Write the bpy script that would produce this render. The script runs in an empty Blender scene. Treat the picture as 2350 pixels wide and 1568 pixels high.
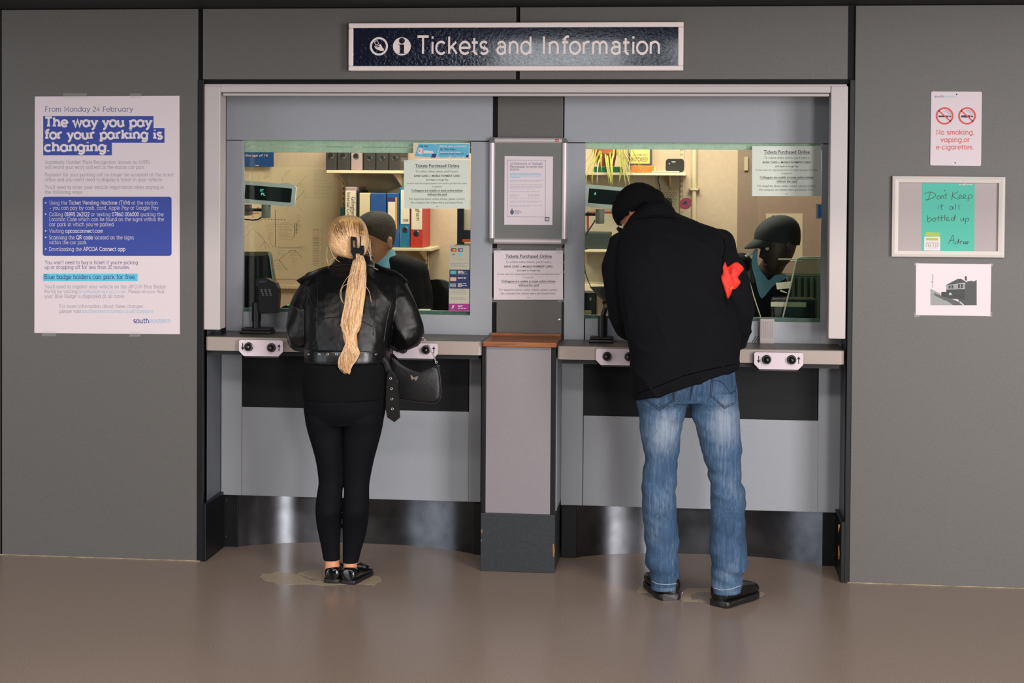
import bpy, bmesh, math, random
from mathutils import Vector, Matrix, noise
from mathutils.bvhtree import BVHTree
random.seed(7)
sc = bpy.context.scene
COL = sc.collection
PI = math.pi

# ------------------------------------------------------------------ camera
FPX, YAW, PIT, ROL, CY = 3717.7, 0.1089, 0.0235, 0.0066, 495.76
CAM = Vector((0.7966, -7.3226, 1.8))
FW = Vector((-math.sin(YAW)*math.cos(PIT), math.cos(YAW)*math.cos(PIT), -math.sin(PIT)))
_r = Vector((math.cos(YAW), math.sin(YAW), 0)); _u = _r.cross(FW)
RT = _r*math.cos(ROL) + _u*math.sin(ROL); UP = -_r*math.sin(ROL) + _u*math.cos(ROL)
cam = bpy.data.cameras.new('camera'); cam.sensor_width = 36; cam.lens = 36*FPX/2350
cam.shift_y = -(784-CY)/2350; cam.clip_start = .05; cam.clip_end = 200
camo = bpy.data.objects.new('camera', cam); COL.objects.link(camo)
m = Matrix((RT, UP, -FW)).transposed().to_4x4(); m.translation = CAM; camo.matrix_world = m
sc.camera = camo

# ------------------------------------------------------------------ world, lights, exposure
sc.view_settings.view_transform = 'Standard'; sc.view_settings.look = 'None'
sc.view_settings.gamma = 1.0; sc.view_settings.use_curve_mapping = False
sc.view_settings.exposure = -0.2
w = bpy.data.worlds.new('overcast'); sc.world = w; w.use_nodes = True
w.node_tree.nodes['Background'].inputs[0].default_value = (.80, .86, 1.0, 1)
w.node_tree.nodes['Background'].inputs[1].default_value = 0.04
def area(name, loc, target, sx, sy, power, col):
    l = bpy.data.lights.new(name, 'AREA'); l.shape = 'RECTANGLE'; l.size = sx; l.size_y = sy; l.energy = power; l.color = col
    o = bpy.data.objects.new(name, l); COL.objects.link(o); o.location = loc
    o.rotation_euler = (Vector(target)-Vector(loc)).to_track_quat('-Z', 'Y').to_euler(); return o
# daylight from the wide station entrance behind the photographer, and two rows of hall lamps
area('entrance_daylight', (6.7, -8.6, 2.55), (0.1, 0, 2.2), 2.6, 5.0, 820, (1.0, .955, .935))
area('side_entrance_daylight', (-7.6, -7.0, 2.4), (-.3, 0, 2.0), 5.2, 4.6, 215, (.88, .95, 1.0))
area('doorway_daylight', (3.9, -12.0, 1.6), (0, 0, 1.4), 1.0, 3.0, 330, (1.0, .97, .96))
area('clerestory_window', (-.75, -12.0, 3.35), (0, 0, 2.2), 1.5, .8, 48, (.93, .97, 1.0))
area('clerestory_window_far', (.95, -12.0, 3.4), (0, 0, 2.2), .7, .6, 16, (.93, .97, 1.0))
area('hall_lamp_row', (0.5, -5.6, 4.4), (0.5, -4.2, 0), 7.0, .6, 270, (1.0, .90, .82))

# ------------------------------------------------------------------ photo pixel -> place in the hall, at a known depth
def ray(u, v):
    return (FW*FPX + RT*(u-1175) - UP*(v-CY)).normalized()
def P(u, v, Y=0.0):
    d = ray(u, v); return CAM + d*((Y-CAM.y)/d.y)
def PF(u, v, Zz=0.0):
    d = ray(u, v); return CAM + d*((Zz-CAM.z)/d.z)
def R(u0, v0, u1, v1, Y):
    um, vm = (u0+u1)/2, (v0+v1)/2
    return P(u0, vm, Y).x, P(u1, vm, Y).x, P(um, v1, Y).z, P(um, v0, Y).z
def ZM(ox, oy, s):
    return lambda x, y: (ox+x/s, oy+y/s)

# ------------------------------------------------------------------ materials
def lin(c):
    return tuple(((x/255)/12.92 if x/255 <= .04045 else ((x/255+.055)/1.055)**2.4) for x in c)
MATS = {}
def M(name, rgb, rough=.55, metal=0., gain=1., var=0., vs=300., bump=0., bs=120., coat=0., emit=0., spec=.5, stretch=None, rvar=0.):
    """procedural material; rgb is an 8-bit display colour, gain turns it into a reflectance"""
    if name in MATS: return MATS[name]
    mt = bpy.data.materials.new(name); mt.use_nodes = True; nt = mt.node_tree; b = nt.nodes['Principled BSDF']
    c = [min(.9, x*gain) for x in lin(rgb)]
    b.inputs['Base Color'].default_value = (*c, 1); b.inputs['Roughness'].default_value = rough
    b.inputs['Metallic'].default_value = metal; b.inputs['Specular IOR Level'].default_value = spec
    if coat: b.inputs['Coat Weight'].default_value = coat; b.inputs['Coat Roughness'].default_value = .08
    if emit: b.inputs['Emission Color'].default_value = (*c, 1); b.inputs['Emission Strength'].default_value = emit
    if var or bump or rvar:
        tc = nt.nodes.new('ShaderNodeTexCoord'); src = tc.outputs['Object']
        if stretch:
            mp = nt.nodes.new('ShaderNodeMapping'); mp.inputs['Scale'].default_value = stretch
            nt.links.new(src, mp.inputs[0]); src = mp.outputs[0]
    if var:
        n = nt.nodes.new('ShaderNodeTexNoise'); n.inputs['Scale'].default_value = vs; n.inputs['Detail'].default_value = 3
        nt.links.new(src, n.inputs['Vector'])
        mr = nt.nodes.new('ShaderNodeMapRange'); mr.inputs['From Min'].default_value = .3; mr.inputs['From Max'].default_value = .7
        mr.inputs['To Min'].default_value = 1-var; mr.inputs['To Max'].default_value = 1+var
        nt.links.new(n.outputs['Fac'], mr.inputs['Value'])
        vm = nt.nodes.new('ShaderNodeVectorMath'); vm.operation = 'SCALE'; vm.inputs[0].default_value = c
        nt.links.new(mr.outputs[0], vm.inputs['Scale']); nt.links.new(vm.outputs[0], b.inputs['Base Color'])
    if rvar:
        n = nt.nodes.new('ShaderNodeTexNoise'); n.inputs['Scale'].default_value = 2.2; n.inputs['Detail'].default_value = 5
        nt.links.new(src, n.inputs['Vector'])
        mr = nt.nodes.new('ShaderNodeMapRange'); mr.inputs['To Min'].default_value = rough-rvar; mr.inputs['To Max'].default_value = rough+rvar
        nt.links.new(n.outputs['Fac'], mr.inputs['Value']); nt.links.new(mr.outputs[0], b.inputs['Roughness'])
    if bump:
        n = nt.nodes.new('ShaderNodeTexNoise'); n.inputs['Scale'].default_value = bs; n.inputs['Detail'].default_value = 4
        nt.links.new(src, n.inputs['Vector'])
        bp = nt.nodes.new('ShaderNodeBump'); bp.inputs['Strength'].default_value = bump; bp.inputs['Distance'].default_value = .004
        nt.links.new(n.outputs['Fac'], bp.inputs['Height']); nt.links.new(bp.outputs[0], b.inputs['Normal'])
    MATS[name] = mt; return mt
def glass(name, tint, refl=.06, clear=.97):
    """thin clear sheet: mostly see-through with a mirror reflection on top"""
    mt = bpy.data.materials.new(name); mt.use_nodes = True; nt = mt.node_tree; nt.nodes.clear()
    o = nt.nodes.new('ShaderNodeOutputMaterial'); mx = nt.nodes.new('ShaderNodeMixShader')
    t = nt.nodes.new('ShaderNodeBsdfTransparent'); t.inputs[0].default_value = (*[x*clear for x in tint], 1)
    g = nt.nodes.new('ShaderNodeBsdfGlossy'); g.inputs['Roughness'].default_value = .02
    f = nt.nodes.new('ShaderNodeFresnel'); f.inputs['IOR'].default_value = 1.45
    nt.links.new(f.outputs[0], mx.inputs[0]); nt.links.new(t.outputs[0], mx.inputs[1]); nt.links.new(g.outputs[0], mx.inputs[2])
    nt.links.new(mx.outputs[0], o.inputs[0]); MATS[name] = mt; return mt

G = 1.5
WALL = M('wall_laminate', (80, 78, 76), .5, gain=1.45, var=.2, vs=420, bump=.15, bs=500)
PANEL = M('booth_laminate', (128, 131, 137), .42, gain=G, var=.08, vs=420, bump=.08, bs=500)
RETURN = M('return_laminate', (84, 88, 96), .45, gain=1.2, var=.1, vs=420)
COLP = M('column_laminate', (112, 108, 112), .45, gain=G, var=.12, vs=420, bump=.1, bs=500)
JOINT = M('black_joint', (10, 11, 14), .6, spec=.2)
TRIM = M('black_trim', (18, 20, 24), .45, gain=1.0, var=.2, vs=30, spec=.3)
SKIRT = M('dark_green_skirting', (38, 42, 46), .5, gain=1.1, var=.18, vs=90, bump=.1, bs=80)
KICK = M('polished_kick_plate', (112, 114, 120), .27, metal=1., gain=1.0, var=.3, vs=9)
_b = KICK.node_tree.nodes['Principled BSDF']; _b.inputs['Anisotropic'].default_value = .92
_c = KICK.node_tree.nodes.new('ShaderNodeCombineXYZ'); _c.inputs[2].default_value = 1.0; KICK.node_tree.links.new(_c.outputs[0], _b.inputs['Tangent'])   # brushed sideways: highlights run upright
DARKP = M('dark_laminate', (18, 19, 21), .55, gain=1.0, var=.15, vs=300, spec=.25)
WHITEP = M('white_powder_coat', (176, 168, 168), .45, gain=1.25, var=.04, vs=300)
SIGNW = M('sign_frame_white', (200, 188, 186), .4, gain=1.55, var=.03, vs=200)
COUNTER = M('beige_counter', (138, 126, 120), .4, gain=1.45, var=.1, vs=500)
CTOP = M('counter_top_dark', (70, 66, 60), .38, gain=1.4, var=.15, vs=300)
PLATE = M('plate_white', (196, 182, 190), .4, gain=1.3)
BLACKP = M('black_plastic', (14, 15, 18), .35)
BLACKM = M('black_matt', (12, 13, 16), .6)
CHROME = M('chrome', (200, 196, 196), .22, metal=1.)
PAPER = M('white_paper', (196, 184, 190), .7, gain=1.35)
WOOD = M('ledge_wood', (122, 70, 34), .45, gain=1.5, var=.3, vs=9, stretch=(1, 8, 8))
def film(name, k):
    mt = bpy.data.materials.new(name); mt.use_nodes = True; nt = mt.node_tree; nt.nodes.clear()
    o = nt.nodes.new('ShaderNodeOutputMaterial'); mx = nt.nodes.new('ShaderNodeMixShader'); mx.inputs[0].default_value = k
    t = nt.nodes.new('ShaderNodeBsdfTransparent'); g = nt.nodes.new('ShaderNodeBsdfPrincipled'); g.inputs['Base Color'].default_value = (.7, .7, .7, 1); g.inputs['Roughness'].default_value = .2
    nt.links.new(t.outputs[0], mx.inputs[1]); nt.links.new(g.outputs[0], mx.inputs[2]); nt.links.new(mx.outputs[0], o.inputs[0]); MATS[name] = mt; return mt
TAPE = film('clear_tape', .10); LENS = glass('clear_lens', (.97, .97, .97))
GLASS = glass('window_glass', (.93, .98, .95))
CEIL = M('ceiling_black', (10, 11, 14), .7)

# ------------------------------------------------------------------ mesh building
ORG = {}
def empty(name, loc, **kw):
    o = bpy.data.objects.new(name, None); COL.objects.link(o); o.location = loc; o.empty_display_size = .1
    ORG[o.name] = Vector(loc); return props(o, **kw)
def props(o, label=None, cat=None, group=None, kind=None):
    if label: o['label'] = label
    if cat: o['category'] = cat
    if group: o['group'] = group
    if kind: o['kind'] = kind
    return o
class MB:
    def __init__(s): s.v = []; s.f = []
    def add(s, vs, fs):
        n = len(s.v); s.v += [Vector(x) for x in vs]; s.f += [tuple(i+n for i in f) for f in fs]; return s
    def box(s, x0, x1, y0, y1, z0, z1):
        return s.add([(x0,y0,z0),(x1,y0,z0),(x1,y1,z0),(x0,y1,z0),(x0,y0,z1),(x1,y0,z1),(x1,y1,z1),(x0,y1,z1)],
                     [(0,3,2,1),(4,5,6,7),(0,1,5,4),(1,2,6,5),(2,3,7,6),(3,0,4,7)])
    def bbox(s, x0, x1, y0, y1, z0, z1, r=.003):
        """box with chamfered edges"""
        bm = bmesh.new(); bmesh.ops.create_cube(bm, size=1)
        for v in bm.verts: v.co = Vector(((x0+x1)/2+v.co.x*(x1-x0), (y0+y1)/2+v.co.y*(y1-y0), (z0+z1)/2+v.co.z*(z1-z0)))
        bmesh.ops.bevel(bm, geom=bm.edges[:], offset=min(r, .45*min(x1-x0, y1-y0, z1-z0)), segments=2, affect='EDGES', profile=.5)
        return s.bm(bm)
    def bm(s, bm):
        bm.verts.index_update(); s.add([v.co.copy() for v in bm.verts], [tuple(v.index for v in f.verts) for f in bm.faces]); bm.free(); return s
    def prism(s, pts, d):
        """closed outline (list of Vector) pushed along d"""
        n = len(pts); d = Vector(d)
        return s.add(list(pts)+[Vector(p)+d for p in pts], [tuple(range(n)), tuple(range(2*n-1, n-1, -1))]+[(i, i+n, (i+1) % n+n, (i+1) % n) for i in range(n)])
    def loft(s, rings, cap=True, closed=False):
        n = len(rings[0]); b = len(s.v)
        for r in rings: s.v += [Vector(p) for p in r]
        k = len(rings)
        for i in range(k if closed else k-1):
            for j in range(n):
                s.f.append((b+i*n+j, b+i*n+(j+1) % n, b+((i+1) % k)*n+(j+1) % n, b+((i+1) % k)*n+j))
        if cap and not closed:
            s.f.append(tuple(b+j for j in range(n-1, -1, -1))); s.f.append(tuple(b+(k-1)*n+j for j in range(n)))
        return s
    def tube(s, pts, r, n=8, cap=True, flat=None):
        """pts: list of Vector; r: number or list; round (or flattened) pipe"""
        pts = [Vector(p) for p in pts]; k = len(pts); rr = r if isinstance(r, (list, tuple)) else [r]*k
        rings = []; prev = None
        for i, p in enumerate(pts):
            t = (pts[min(i+1, k-1)]-pts[max(i-1, 0)]).normalized()
            a = prev - t*prev.dot(t) if prev is not None else (t.orthogonal() if flat is None else Vector(flat)-t*Vector(flat).dot(t))
            if a.length < 1e-6: a = t.orthogonal()
            a.normalize(); prev = a; b = t.cross(a)
            q = rr[i] if isinstance(rr[i], (list, tuple)) else (rr[i], rr[i])
            rings.append([p+a*(math.cos(2*PI*j/n)*q[0])+b*(math.sin(2*PI*j/n)*q[1]) for j in range(n)])
        return s.loft(rings, cap)
    def lathe(s, c, prof, n=24, axis='z'):
        """prof: (radius, height)"""
        rings = []
        for r, h in prof:
            ring = []
            for j in range(n):
                a = 2*PI*j/n; x, y = math.cos(a)*r, math.sin(a)*r
                ring.append(Vector(c)+(Vector((x, y, h)) if axis == 'z' else Vector((x, -h, y)) if axis == 'y' else Vector((h, x, y))))
            rings.append(ring)
        return s.loft(rings)
    def ball(s, c, r, n=16, m=10, sc=(1, 1, 1), rot=None):
        rings = []
        for i in range(m+1):
            t = -PI/2+PI*i/m; t = max(-PI/2+.02, min(PI/2-.02, t)); ring = []
            for j in range(n):
                a = 2*PI*j/n; p = Vector((math.cos(a)*math.cos(t)*r*sc[0], math.sin(a)*math.cos(t)*r*sc[1], math.sin(t)*r*sc[2]))
                if rot: p = rot @ p
                ring.append(Vector(c)+p)
            rings.append(ring)
        return s.loft(rings)
    def build(s, name, mat, parent=None, smooth=False, origin=None, **kw):
        if origin is None:
            lo = Vector([min(v[i] for v in s.v) for i in range(3)]); hi = Vector([max(v[i] for v in s.v) for i in range(3)])
            origin = Vector(((lo.x+hi.x)/2, (lo.y+hi.y)/2, lo.z))
        me = bpy.data.meshes.new(name); me.from_pydata([v-origin for v in s.v], [], s.f)
        me.materials.append(mat)
        if smooth: me.polygons.foreach_set('use_smooth', [True]*len(me.polygons))
        me.update(); o = bpy.data.objects.new(name, me); COL.objects.link(o); ORG[o.name] = Vector(origin)
        if parent is not None: o.parent = parent; o.location = Vector(origin)-ORG[parent.name]
        else: o.location = origin
        return props(o, **kw)
def sharp(o, ang=40):
    me = o.data
    bm = bmesh.new(); bm.from_mesh(me); bmesh.ops.recalc_face_normals(bm, faces=bm.faces)
    for e in bm.edges:
        if len(e.link_faces) == 2 and e.calc_face_angle(0) > math.radians(ang): e.smooth = False
    for f in bm.faces: f.smooth = True
    bm.to_mesh(me); bm.free(); return o
def quad(u0, v0, u1, v1, Y): return [P(u0, v0, Y), P(u1, v0, Y), P(u1, v1, Y), P(u0, v1, Y)]
def rbox(u0, v0, u1, v1, Y0, Y1, name, mat, parent=None, r=.002, **kw):
    """box whose front face fills this patch of the photo at depth Y0, reaching back to Y1"""
    x0, x1, z0, z1 = R(u0, v0, u1, v1, Y0)
    return MB().bbox(x0, x1, min(Y0, Y1), max(Y0, Y1), z0, z1, r).build(name, mat, parent, **kw)
def rrect(cx, cz, hw, hh, r, n=5):
    pts = []
    for (sx, sz, a0) in ((1, 1, 0), (-1, 1, 90), (-1, -1, 180), (1, -1, 270)):
        for k in range(n+1):
            a = math.radians(a0+90*k/n); pts.append((cx+sx*(hw-r)+math.cos(a)*r, cz+sz*(hh-r)+math.sin(a)*r))
    return pts
def plate(pts, Y0, Y1): return MB().prism([Vector((x, Y0, z)) for x, z in pts], (0, Y1-Y0, 0))

# ------------------------------------------------------------------ lettering: a drawn slab / plain stroke alphabet and the built-in outline font
def A_(cx, cy, rx, ry, a0, a1):
    k = max(4, int(abs(a1-a0)/20)); return [(cx+rx*math.cos(math.radians(a0+(a1-a0)*i/k)), cy+ry*math.sin(math.radians(a0+(a1-a0)*i/k))) for i in range(k+1)]
O_ = lambda cx, r=2.4: A_(cx, 2.5, r, 2.5, 0, 360)
SF = {
 'a': (5.7, [O_(2.4), [(4.8,5),(4.8,0)]], [(4.8,0,0,.9)]), 'b': (5.6, [[(.8,7.2),(.8,0)], O_(3.2)], [(.8,7.2,.8,0)]),
 'c': (4.8, [A_(2.5,2.5,2.5,2.5,45,315)], []), 'd': (5.7, [O_(2.4), [(4.8,7.2),(4.8,0)]], [(4.8,0,0,.9),(4.8,7.2,.9,0)]),
 'e': (5, [A_(2.5,2.5,2.5,2.5,0,318), [(.1,2.5),(4.95,2.5)]], []),
 'f': (3.3, [[(1.5,0),(1.5,5.8)]+A_(2.9,5.8,1.4,1.4,180,60), [(.2,4.8),(3.3,4.8)]], [(1.5,0,1,1)]),
 'g': (5.6, [O_(2.4), [(4.8,5),(4.8,0)]+A_(2.5,0,2.3,2.1,360,215)], [(4.8,5,0,.8)]),
 'h': (5.8, [[(.8,7.2),(.8,0)], A_(2.8,3,2,2,180,0)+[(4.8,0)]], [(.8,0,.9,.9),(4.8,0,.9,.9),(.8,7.2,.8,0)]),
 'i': (2.2, [[(1.1,5),(1.1,0)], [(1.1,6.5),(1.1,7.3)]], [(1.1,0,1,1),(1.1,5,1,0)]),
 'j': (2.2, [[(1.2,5),(1.2,-.8)]+A_(.2,-.8,1,1.2,360,270), [(1.2,6.5),(1.2,7.3)]], [(1.2,5,1,0)]),
 'k': (5.3, [[(.8,7.2),(.8,0)], [(4.3,5),(.8,1.9)], [(2.2,3.1),(4.6,0)]], [(.8,0,.9,.9),(4.6,0,.8,.8),(4.3,5,.8,.8),(.8,7.2,.8,0)]),
 'l': (2.2, [[(1.1,7.2),(1.1,0)]], [(1.1,0,1,1),(1.1,7.2,1,0)]),
 'm': (8.6, [[(.8,5),(.8,0)], A_(2.45,3.3,1.65,1.7,180,0)+[(4.1,0)], A_(5.75,3.3,1.65,1.7,180,0)+[(7.4,0)]], [(.8,0,.8,.8),(4.1,0,.8,.8),(7.4,0,.8,.8),(.8,5,.8,0)]),
 'n': (5.8, [[(.8,5),(.8,0)], A_(2.8,3,2,2,180,0)+[(4.8,0)]], [(.8,0,.9,.9),(4.8,0,.9,.9),(.8,5,.8,0)]),
 'o': (5, [O_(2.5,2.5)], []), 'p': (5.6, [[(.8,5),(.8,-2.2)], O_(3.2)], [(.8,-2.2,.9,.9),(.8,5,.8,0)]),
 'q': (5.6, [O_(2.4), [(4.8,5),(4.8,-2.2)]], [(4.8,-2.2,.9,.9)]),
 'r': (3.9, [[(.9,5),(.9,0)], A_(2.9,3,2,2,180,65)], [(.9,0,.9,1.1),(.9,5,.9,0)]),
 's': (4, [A_(2,3.7,1.7,1.3,30,270)+A_(2,1.2,1.8,1.2,90,-150)], []),
 't': (3.4, [[(1.4,6.8),(1.4,1.3)]+A_(2.7,1.3,1.3,1.3,180,290), [(0,4.8),(3.2,4.8)]], []),
 'u': (5.8, [[(.8,5),(.8,2)]+A_(2.8,2,2,2,180,360), [(4.8,5),(4.8,0)]], [(.8,5,.8,0),(4.8,5,.8,0),(4.8,0,0,.9)]),
 'v': (5, [[(.4,5),(2.5,0),(4.6,5)]], [(.4,5,.6,.8),(4.6,5,.8,.6)]),
 'w': (7.6, [[(.4,5),(2.1,0),(3.8,5),(5.5,0),(7.2,5)]], [(.4,5,.6,.8),(7.2,5,.8,.6)]),
 'x': (5, [[(.5,5),(4.5,0)], [(4.5,5),(.5,0)]], [(.5,5,.6,.8),(4.5,5,.8,.6),(.5,0,.6,.8),(4.5,0,.8,.6)]),
 'y': (5, [[(.4,5),(2.5,.1)], [(4.6,5),(2.1,-1.2),(1.2,-2.1),(.3,-2.1)]], [(.4,5,.6,.8),(4.6,5,.8,.6)]),
 'z': (4.4, [[(.3,4.9),(4,4.9),(.3,.1),(4.2,.1)]], []),
 'A': (6.8, [[(.5,0),(3.4,7.2),(6.3,0)], [(1.5,2.4),(5.3,2.4)]], [(.5,0,.6,.9),(6.3,0,.9,.6)]),
 'B': (5.6, [[(.9,0),(.9,7.2),(3,7.2)]+A_(3,5.5,1.8,1.7,90,-90)+[(.9,3.8)], [(3,3.8)]+A_(3.1,1.9,2.1,1.9,90,-90)+[(.9,0)]], [(.9,0,.8,0),(.9,7.2,.8,0)]),
 'C': (6.8, [A_(3.6,3.6,3.5,3.6,42,318)], []), 'D': (6.6, [[(.9,0),(.9,7.2),(2.8,7.2)]+A_(2.8,3.6,3.4,3.6,90,-90)+[(.9,0)]], [(.9,0,.8,0),(.9,7.2,.8,0)]),
 'E': (5.2, [[(4.9,7.2),(.9,7.2),(.9,0),(5,0)], [(.9,3.7),(4,3.7)]], [(.9,0,.8,0),(.9,7.2,.8,0)]),
 'F': (5, [[(4.8,7.2),(.9,7.2),(.9,0)], [(.9,3.6),(4,3.6)]], [(.9,0,.9,.9),(.9,7.2,.8,0)]),
 'G': (7, [A_(3.6,3.6,3.5,3.6,42,345)+[(7,3.4),(4.2,3.4)]], []), 'H': (6.8, [[(1,7.2),(1,0)], [(5.8,7.2),(5.8,0)], [(1,3.7),(5.8,3.7)]], [(1,0,.9,.9),(1,7.2,.9,.9),(5.8,0,.9,.9),(5.8,7.2,.9,.9)]),
 'I': (2.4, [[(1.2,7.2),(1.2,0)]], [(1.2,0,1,1),(1.2,7.2,1,1)]),
 'K': (6, [[(.9,7.2),(.9,0)], [(5,7.2),(.9,3)], [(2.4,4.4),(5.3,0)]], [(.9,0,.8,.8),(.9,7.2,.8,.8)]),
 'L': (5, [[(.9,7.2),(.9,0),(4.8,0)]], [(.9,7.2,.9,.9),(.9,0,.8,0)]),
 'M': (8, [[(1,0),(1,7.2),(4,1.6),(7,7.2),(7,0)]], [(1,0,.9,.9),(7,0,.9,.9),(1,7.2,.8,0),(7,7.2,0,.8)]),
 'N': (6.8, [[(1,0),(1,7.2),(5.8,0),(5.8,7.2)]], [(1,0,.9,.9),(1,7.2,.8,0),(5.8,7.2,.9,.9)]),
 'O': (7.2, [A_(3.6,3.6,3.5,3.6,0,360)], []), 'P': (5.4, [[(.9,0),(.9,7.2),(3,7.2)]+A_(3,5.3,2,1.9,90,-90)+[(.9,3.4)]], [(.9,0,.9,.9),(.9,7.2,.8,0)]),
 'Q': (7.2, [A_(3.6,3.6,3.5,3.6,0,360), [(4.2,2.2),(6.6,-.6)]], []),
 'R': (6, [[(.9,0),(.9,7.2),(3,7.2)]+A_(3,5.4,2,1.8,90,-90)+[(.9,3.6)], [(3,3.6),(5.2,0)]], [(.9,0,.9,.9),(.9,7.2,.8,0),(5.2,0,.5,.7)]),
 'S': (5.2, [A_(2.6,5.4,2.1,1.8,30,270)+A_(2.6,1.8,2.3,1.8,90,-150)], []), 'T': (6, [[(.2,7.2),(5.8,7.2)], [(3,7.2),(3,0)]], [(3,0,1,1)]),
 'U': (6.6, [[(1,7.2),(1,2.4)]+A_(3.3,2.4,2.3,2.4,180,360)+[(5.6,7.2)]], [(1,7.2,.9,.9),(5.6,7.2,.9,.9)]),
 'V': (6.4, [[(.4,7.2),(3.2,0),(6,7.2)]], [(.4,7.2,.6,.9),(6,7.2,.9,.6)]), 'W': (9, [[(.4,7.2),(2.5,0),(4.5,7),(6.5,0),(8.6,7.2)]], [(.4,7.2,.6,.9),(8.6,7.2,.9,.6)]),
 'Y': (6, [[(.4,7.2),(3,3.2),(5.6,7.2)], [(3,3.2),(3,0)]], [(.4,7.2,.6,.9),(5.6,7.2,.9,.6),(3,0,.9,.9)]),
 '0': (5, [A_(2.5,3.5,2.3,3.5,0,360)], []), '1': (3, [[(.3,5.8),(1.7,7),(1.7,0)]], [(1.7,0,1,1)]),
 '2': (4.8, [A_(2.4,5,2,2,160,-30)+[(.4,0),(4.4,0)]], []), '3': (4.6, [A_(2.2,5.3,1.8,1.7,150,-90)+A_(2.2,1.8,2,1.8,90,-150)], []),
 '4': (5, [[(3.6,0),(3.6,7),(.3,2),(4.8,2)]], []), '5': (4.6, [[(4.2,7),(1.1,7),(.8,4)]+A_(2.2,2.3,2.1,2.3,115,-150)], []),
 '6': (4.8, [A_(2.4,2.2,2.1,2.2,0,360), [(.35,2.6),(.9,4.8),(2.9,7)]], []), '7': (4.4, [[(.3,7),(4.2,7),(1.5,0)]], []),
 '8': (4.8, [A_(2.4,5.3,1.8,1.7,0,360), A_(2.4,1.8,2.1,1.8,0,360)], []), '9': (4.8, [A_(2.4,4.8,2.1,2.2,0,360), [(4.45,4.4),(3.9,2.2),(1.9,0)]], []),
 '.': (1.5, [[(.7,-.1),(.7,.7)]], []), ',': (1.6, [[(.9,.7),(.9,0),(.4,-1.2)]], []), "'": (1.2, [[(.6,7.2),(.6,5.4)]], []),
 '(': (2.4, [A_(3.2,3,2.6,4.4,125,235)], []), ')': (2.4, [A_(-.8,3,2.6,4.4,55,-55)], []), '-': (3, [[(.3,2.4),(2.6,2.4)]], []),
 '–': (4.4, [[(.2,2.4),(4.2,2.4)]], []), '/': (3.6, [[(.3,-1),(3.3,7.6)]], []), ':': (1.5, [[(.7,0),(.7,.8)], [(.7,3.6),(.7,4.4)]], []), ' ': (2.6, [], [])}
def ribbon(pts, w, V, F, lay=0.):
    """flat stroke of width w in 2D"""
    closed = len(pts) > 3 and (Vector(pts[0])-Vector(pts[-1])).length < 1e-4
    if closed: pts = pts[:-1]
    n = len(pts); b = len(V); pv = [Vector(p) for p in pts]
    for i in range(n):
        a = pv[(i-1) % n] if (closed or i) else None; c = pv[(i+1) % n] if (closed or i < n-1) else None
        d1 = (pv[i]-a).normalized() if a is not None else None; d2 = (c-pv[i]).normalized() if c is not None else None
        if d1 is None: d1 = d2
        if d2 is None: d2 = d1
        n1 = Vector((-d1.y, d1.x)); n2 = Vector((-d2.y, d2.x)); mm = n1+n2
        if mm.length < .3: mm = n1
        else: mm = mm/(max(.35, mm.dot(n1)))
        a_, b_ = pv[i]+mm*w/2, pv[i]-mm*w/2; V.append(Vector((a_.x, a_.y, lay))); V.append(Vector((b_.x, b_.y, lay)))
    for i in range(n if closed else n-1):
        j = (i+1) % n; F.append((b+2*i, b+2*i+1, b+2*j+1, b+2*j))
SFS = {'a': (5.1, [[(.7,4.1)]+A_(2.5,3.5,1.8,1.5,150,0)+[(4.3,0)], [(4.3,2.9),(2.2,2.9)]+A_(2.2,1.45,1.8,1.45,90,270)+A_(2.6,1.6,1.7,1.6,270,350)], []),
 't': (3.3, [[(1.3,6.5),(1.3,1.3)]+A_(2.5,1.3,1.2,1.3,180,285), [(.1,4.7),(3.1,4.7)]], []), 'g': SF['g'], 'l': (1.9, [[(.9,7.2),(.9,0)]], []), 'i': (1.9, [[(.9,5),(.9,0)], [(.9,6.3),(.9,7.3)]], [])}
def stroke_text(txt, w1, w2, serif=True):
    """'*' toggles the heavier weight; returns 2D verts, faces, width (x-height 5, cap 7.2)"""
    V = []; F = []; x = 0; bold = False
    for ch in txt:
        if ch == '*': bold = not bold; continue
        wd, st, sf = SF.get(ch, SF['-']) if serif else SFS.get(ch, SF.get(ch, SF['-'])); w = w2 if bold else w1; k = 1.06 if bold else 1.0
        for si, s in enumerate(st): ribbon([(x+px*k, py) for px, py in s], w, V, F, si)
        if serif:
            for si, (sx, sy, l, r) in enumerate(sf):
                yy = sy+w*.42 if sy < .5 else sy-w*.42
                ribbon([(x+sx*k-l-w*.25*(l > 0), yy), (x+sx*k+r+w*.25*(r > 0), yy)], w*.84, V, F, 3+si % 5)
        x += wd*k+(1.0 if serif else .85)
    return V, F, x-.9
_GC = {}
def font_glyphs(chars, off):
    key = off
    tab = _GC.setdefault(key, {})
    need = [c for c in set(chars) if c not in tab and c != ' ']
    if not need and ' ' in tab: return tab
    cu = bpy.data.curves.new('probe', 'FONT'); cu.resolution_u = 2; cu.offset = off; ob = bpy.data.objects.new('probe', cu); COL.objects.link(ob)
    dg = bpy.context.evaluated_depsgraph_get()
    def ev(t):
        cu.body = t; ob.update_tag(); dg.update(); me = ob.evaluated_get(dg).to_mesh()
        vs = [Vector((v.co.x, v.co.y)) for v in me.vertices]; fs = [tuple(p.vertices) for p in me.polygons]; ob.evaluated_get(dg).to_mesh_clear()
        return vs, fs
    bar = max(v.x for v in ev('|')[0])
    tab[' '] = ([], [], max(v.x for v in ev('| |')[0])-max(v.x for v in ev('||')[0]))
    for c in need:
        vs, fs = ev(c); tab[c] = (vs, fs, max(v.x for v in ev(c+'|')[0])-bar)
    bpy.data.objects.remove(ob); bpy.data.curves.remove(cu); return tab
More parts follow.
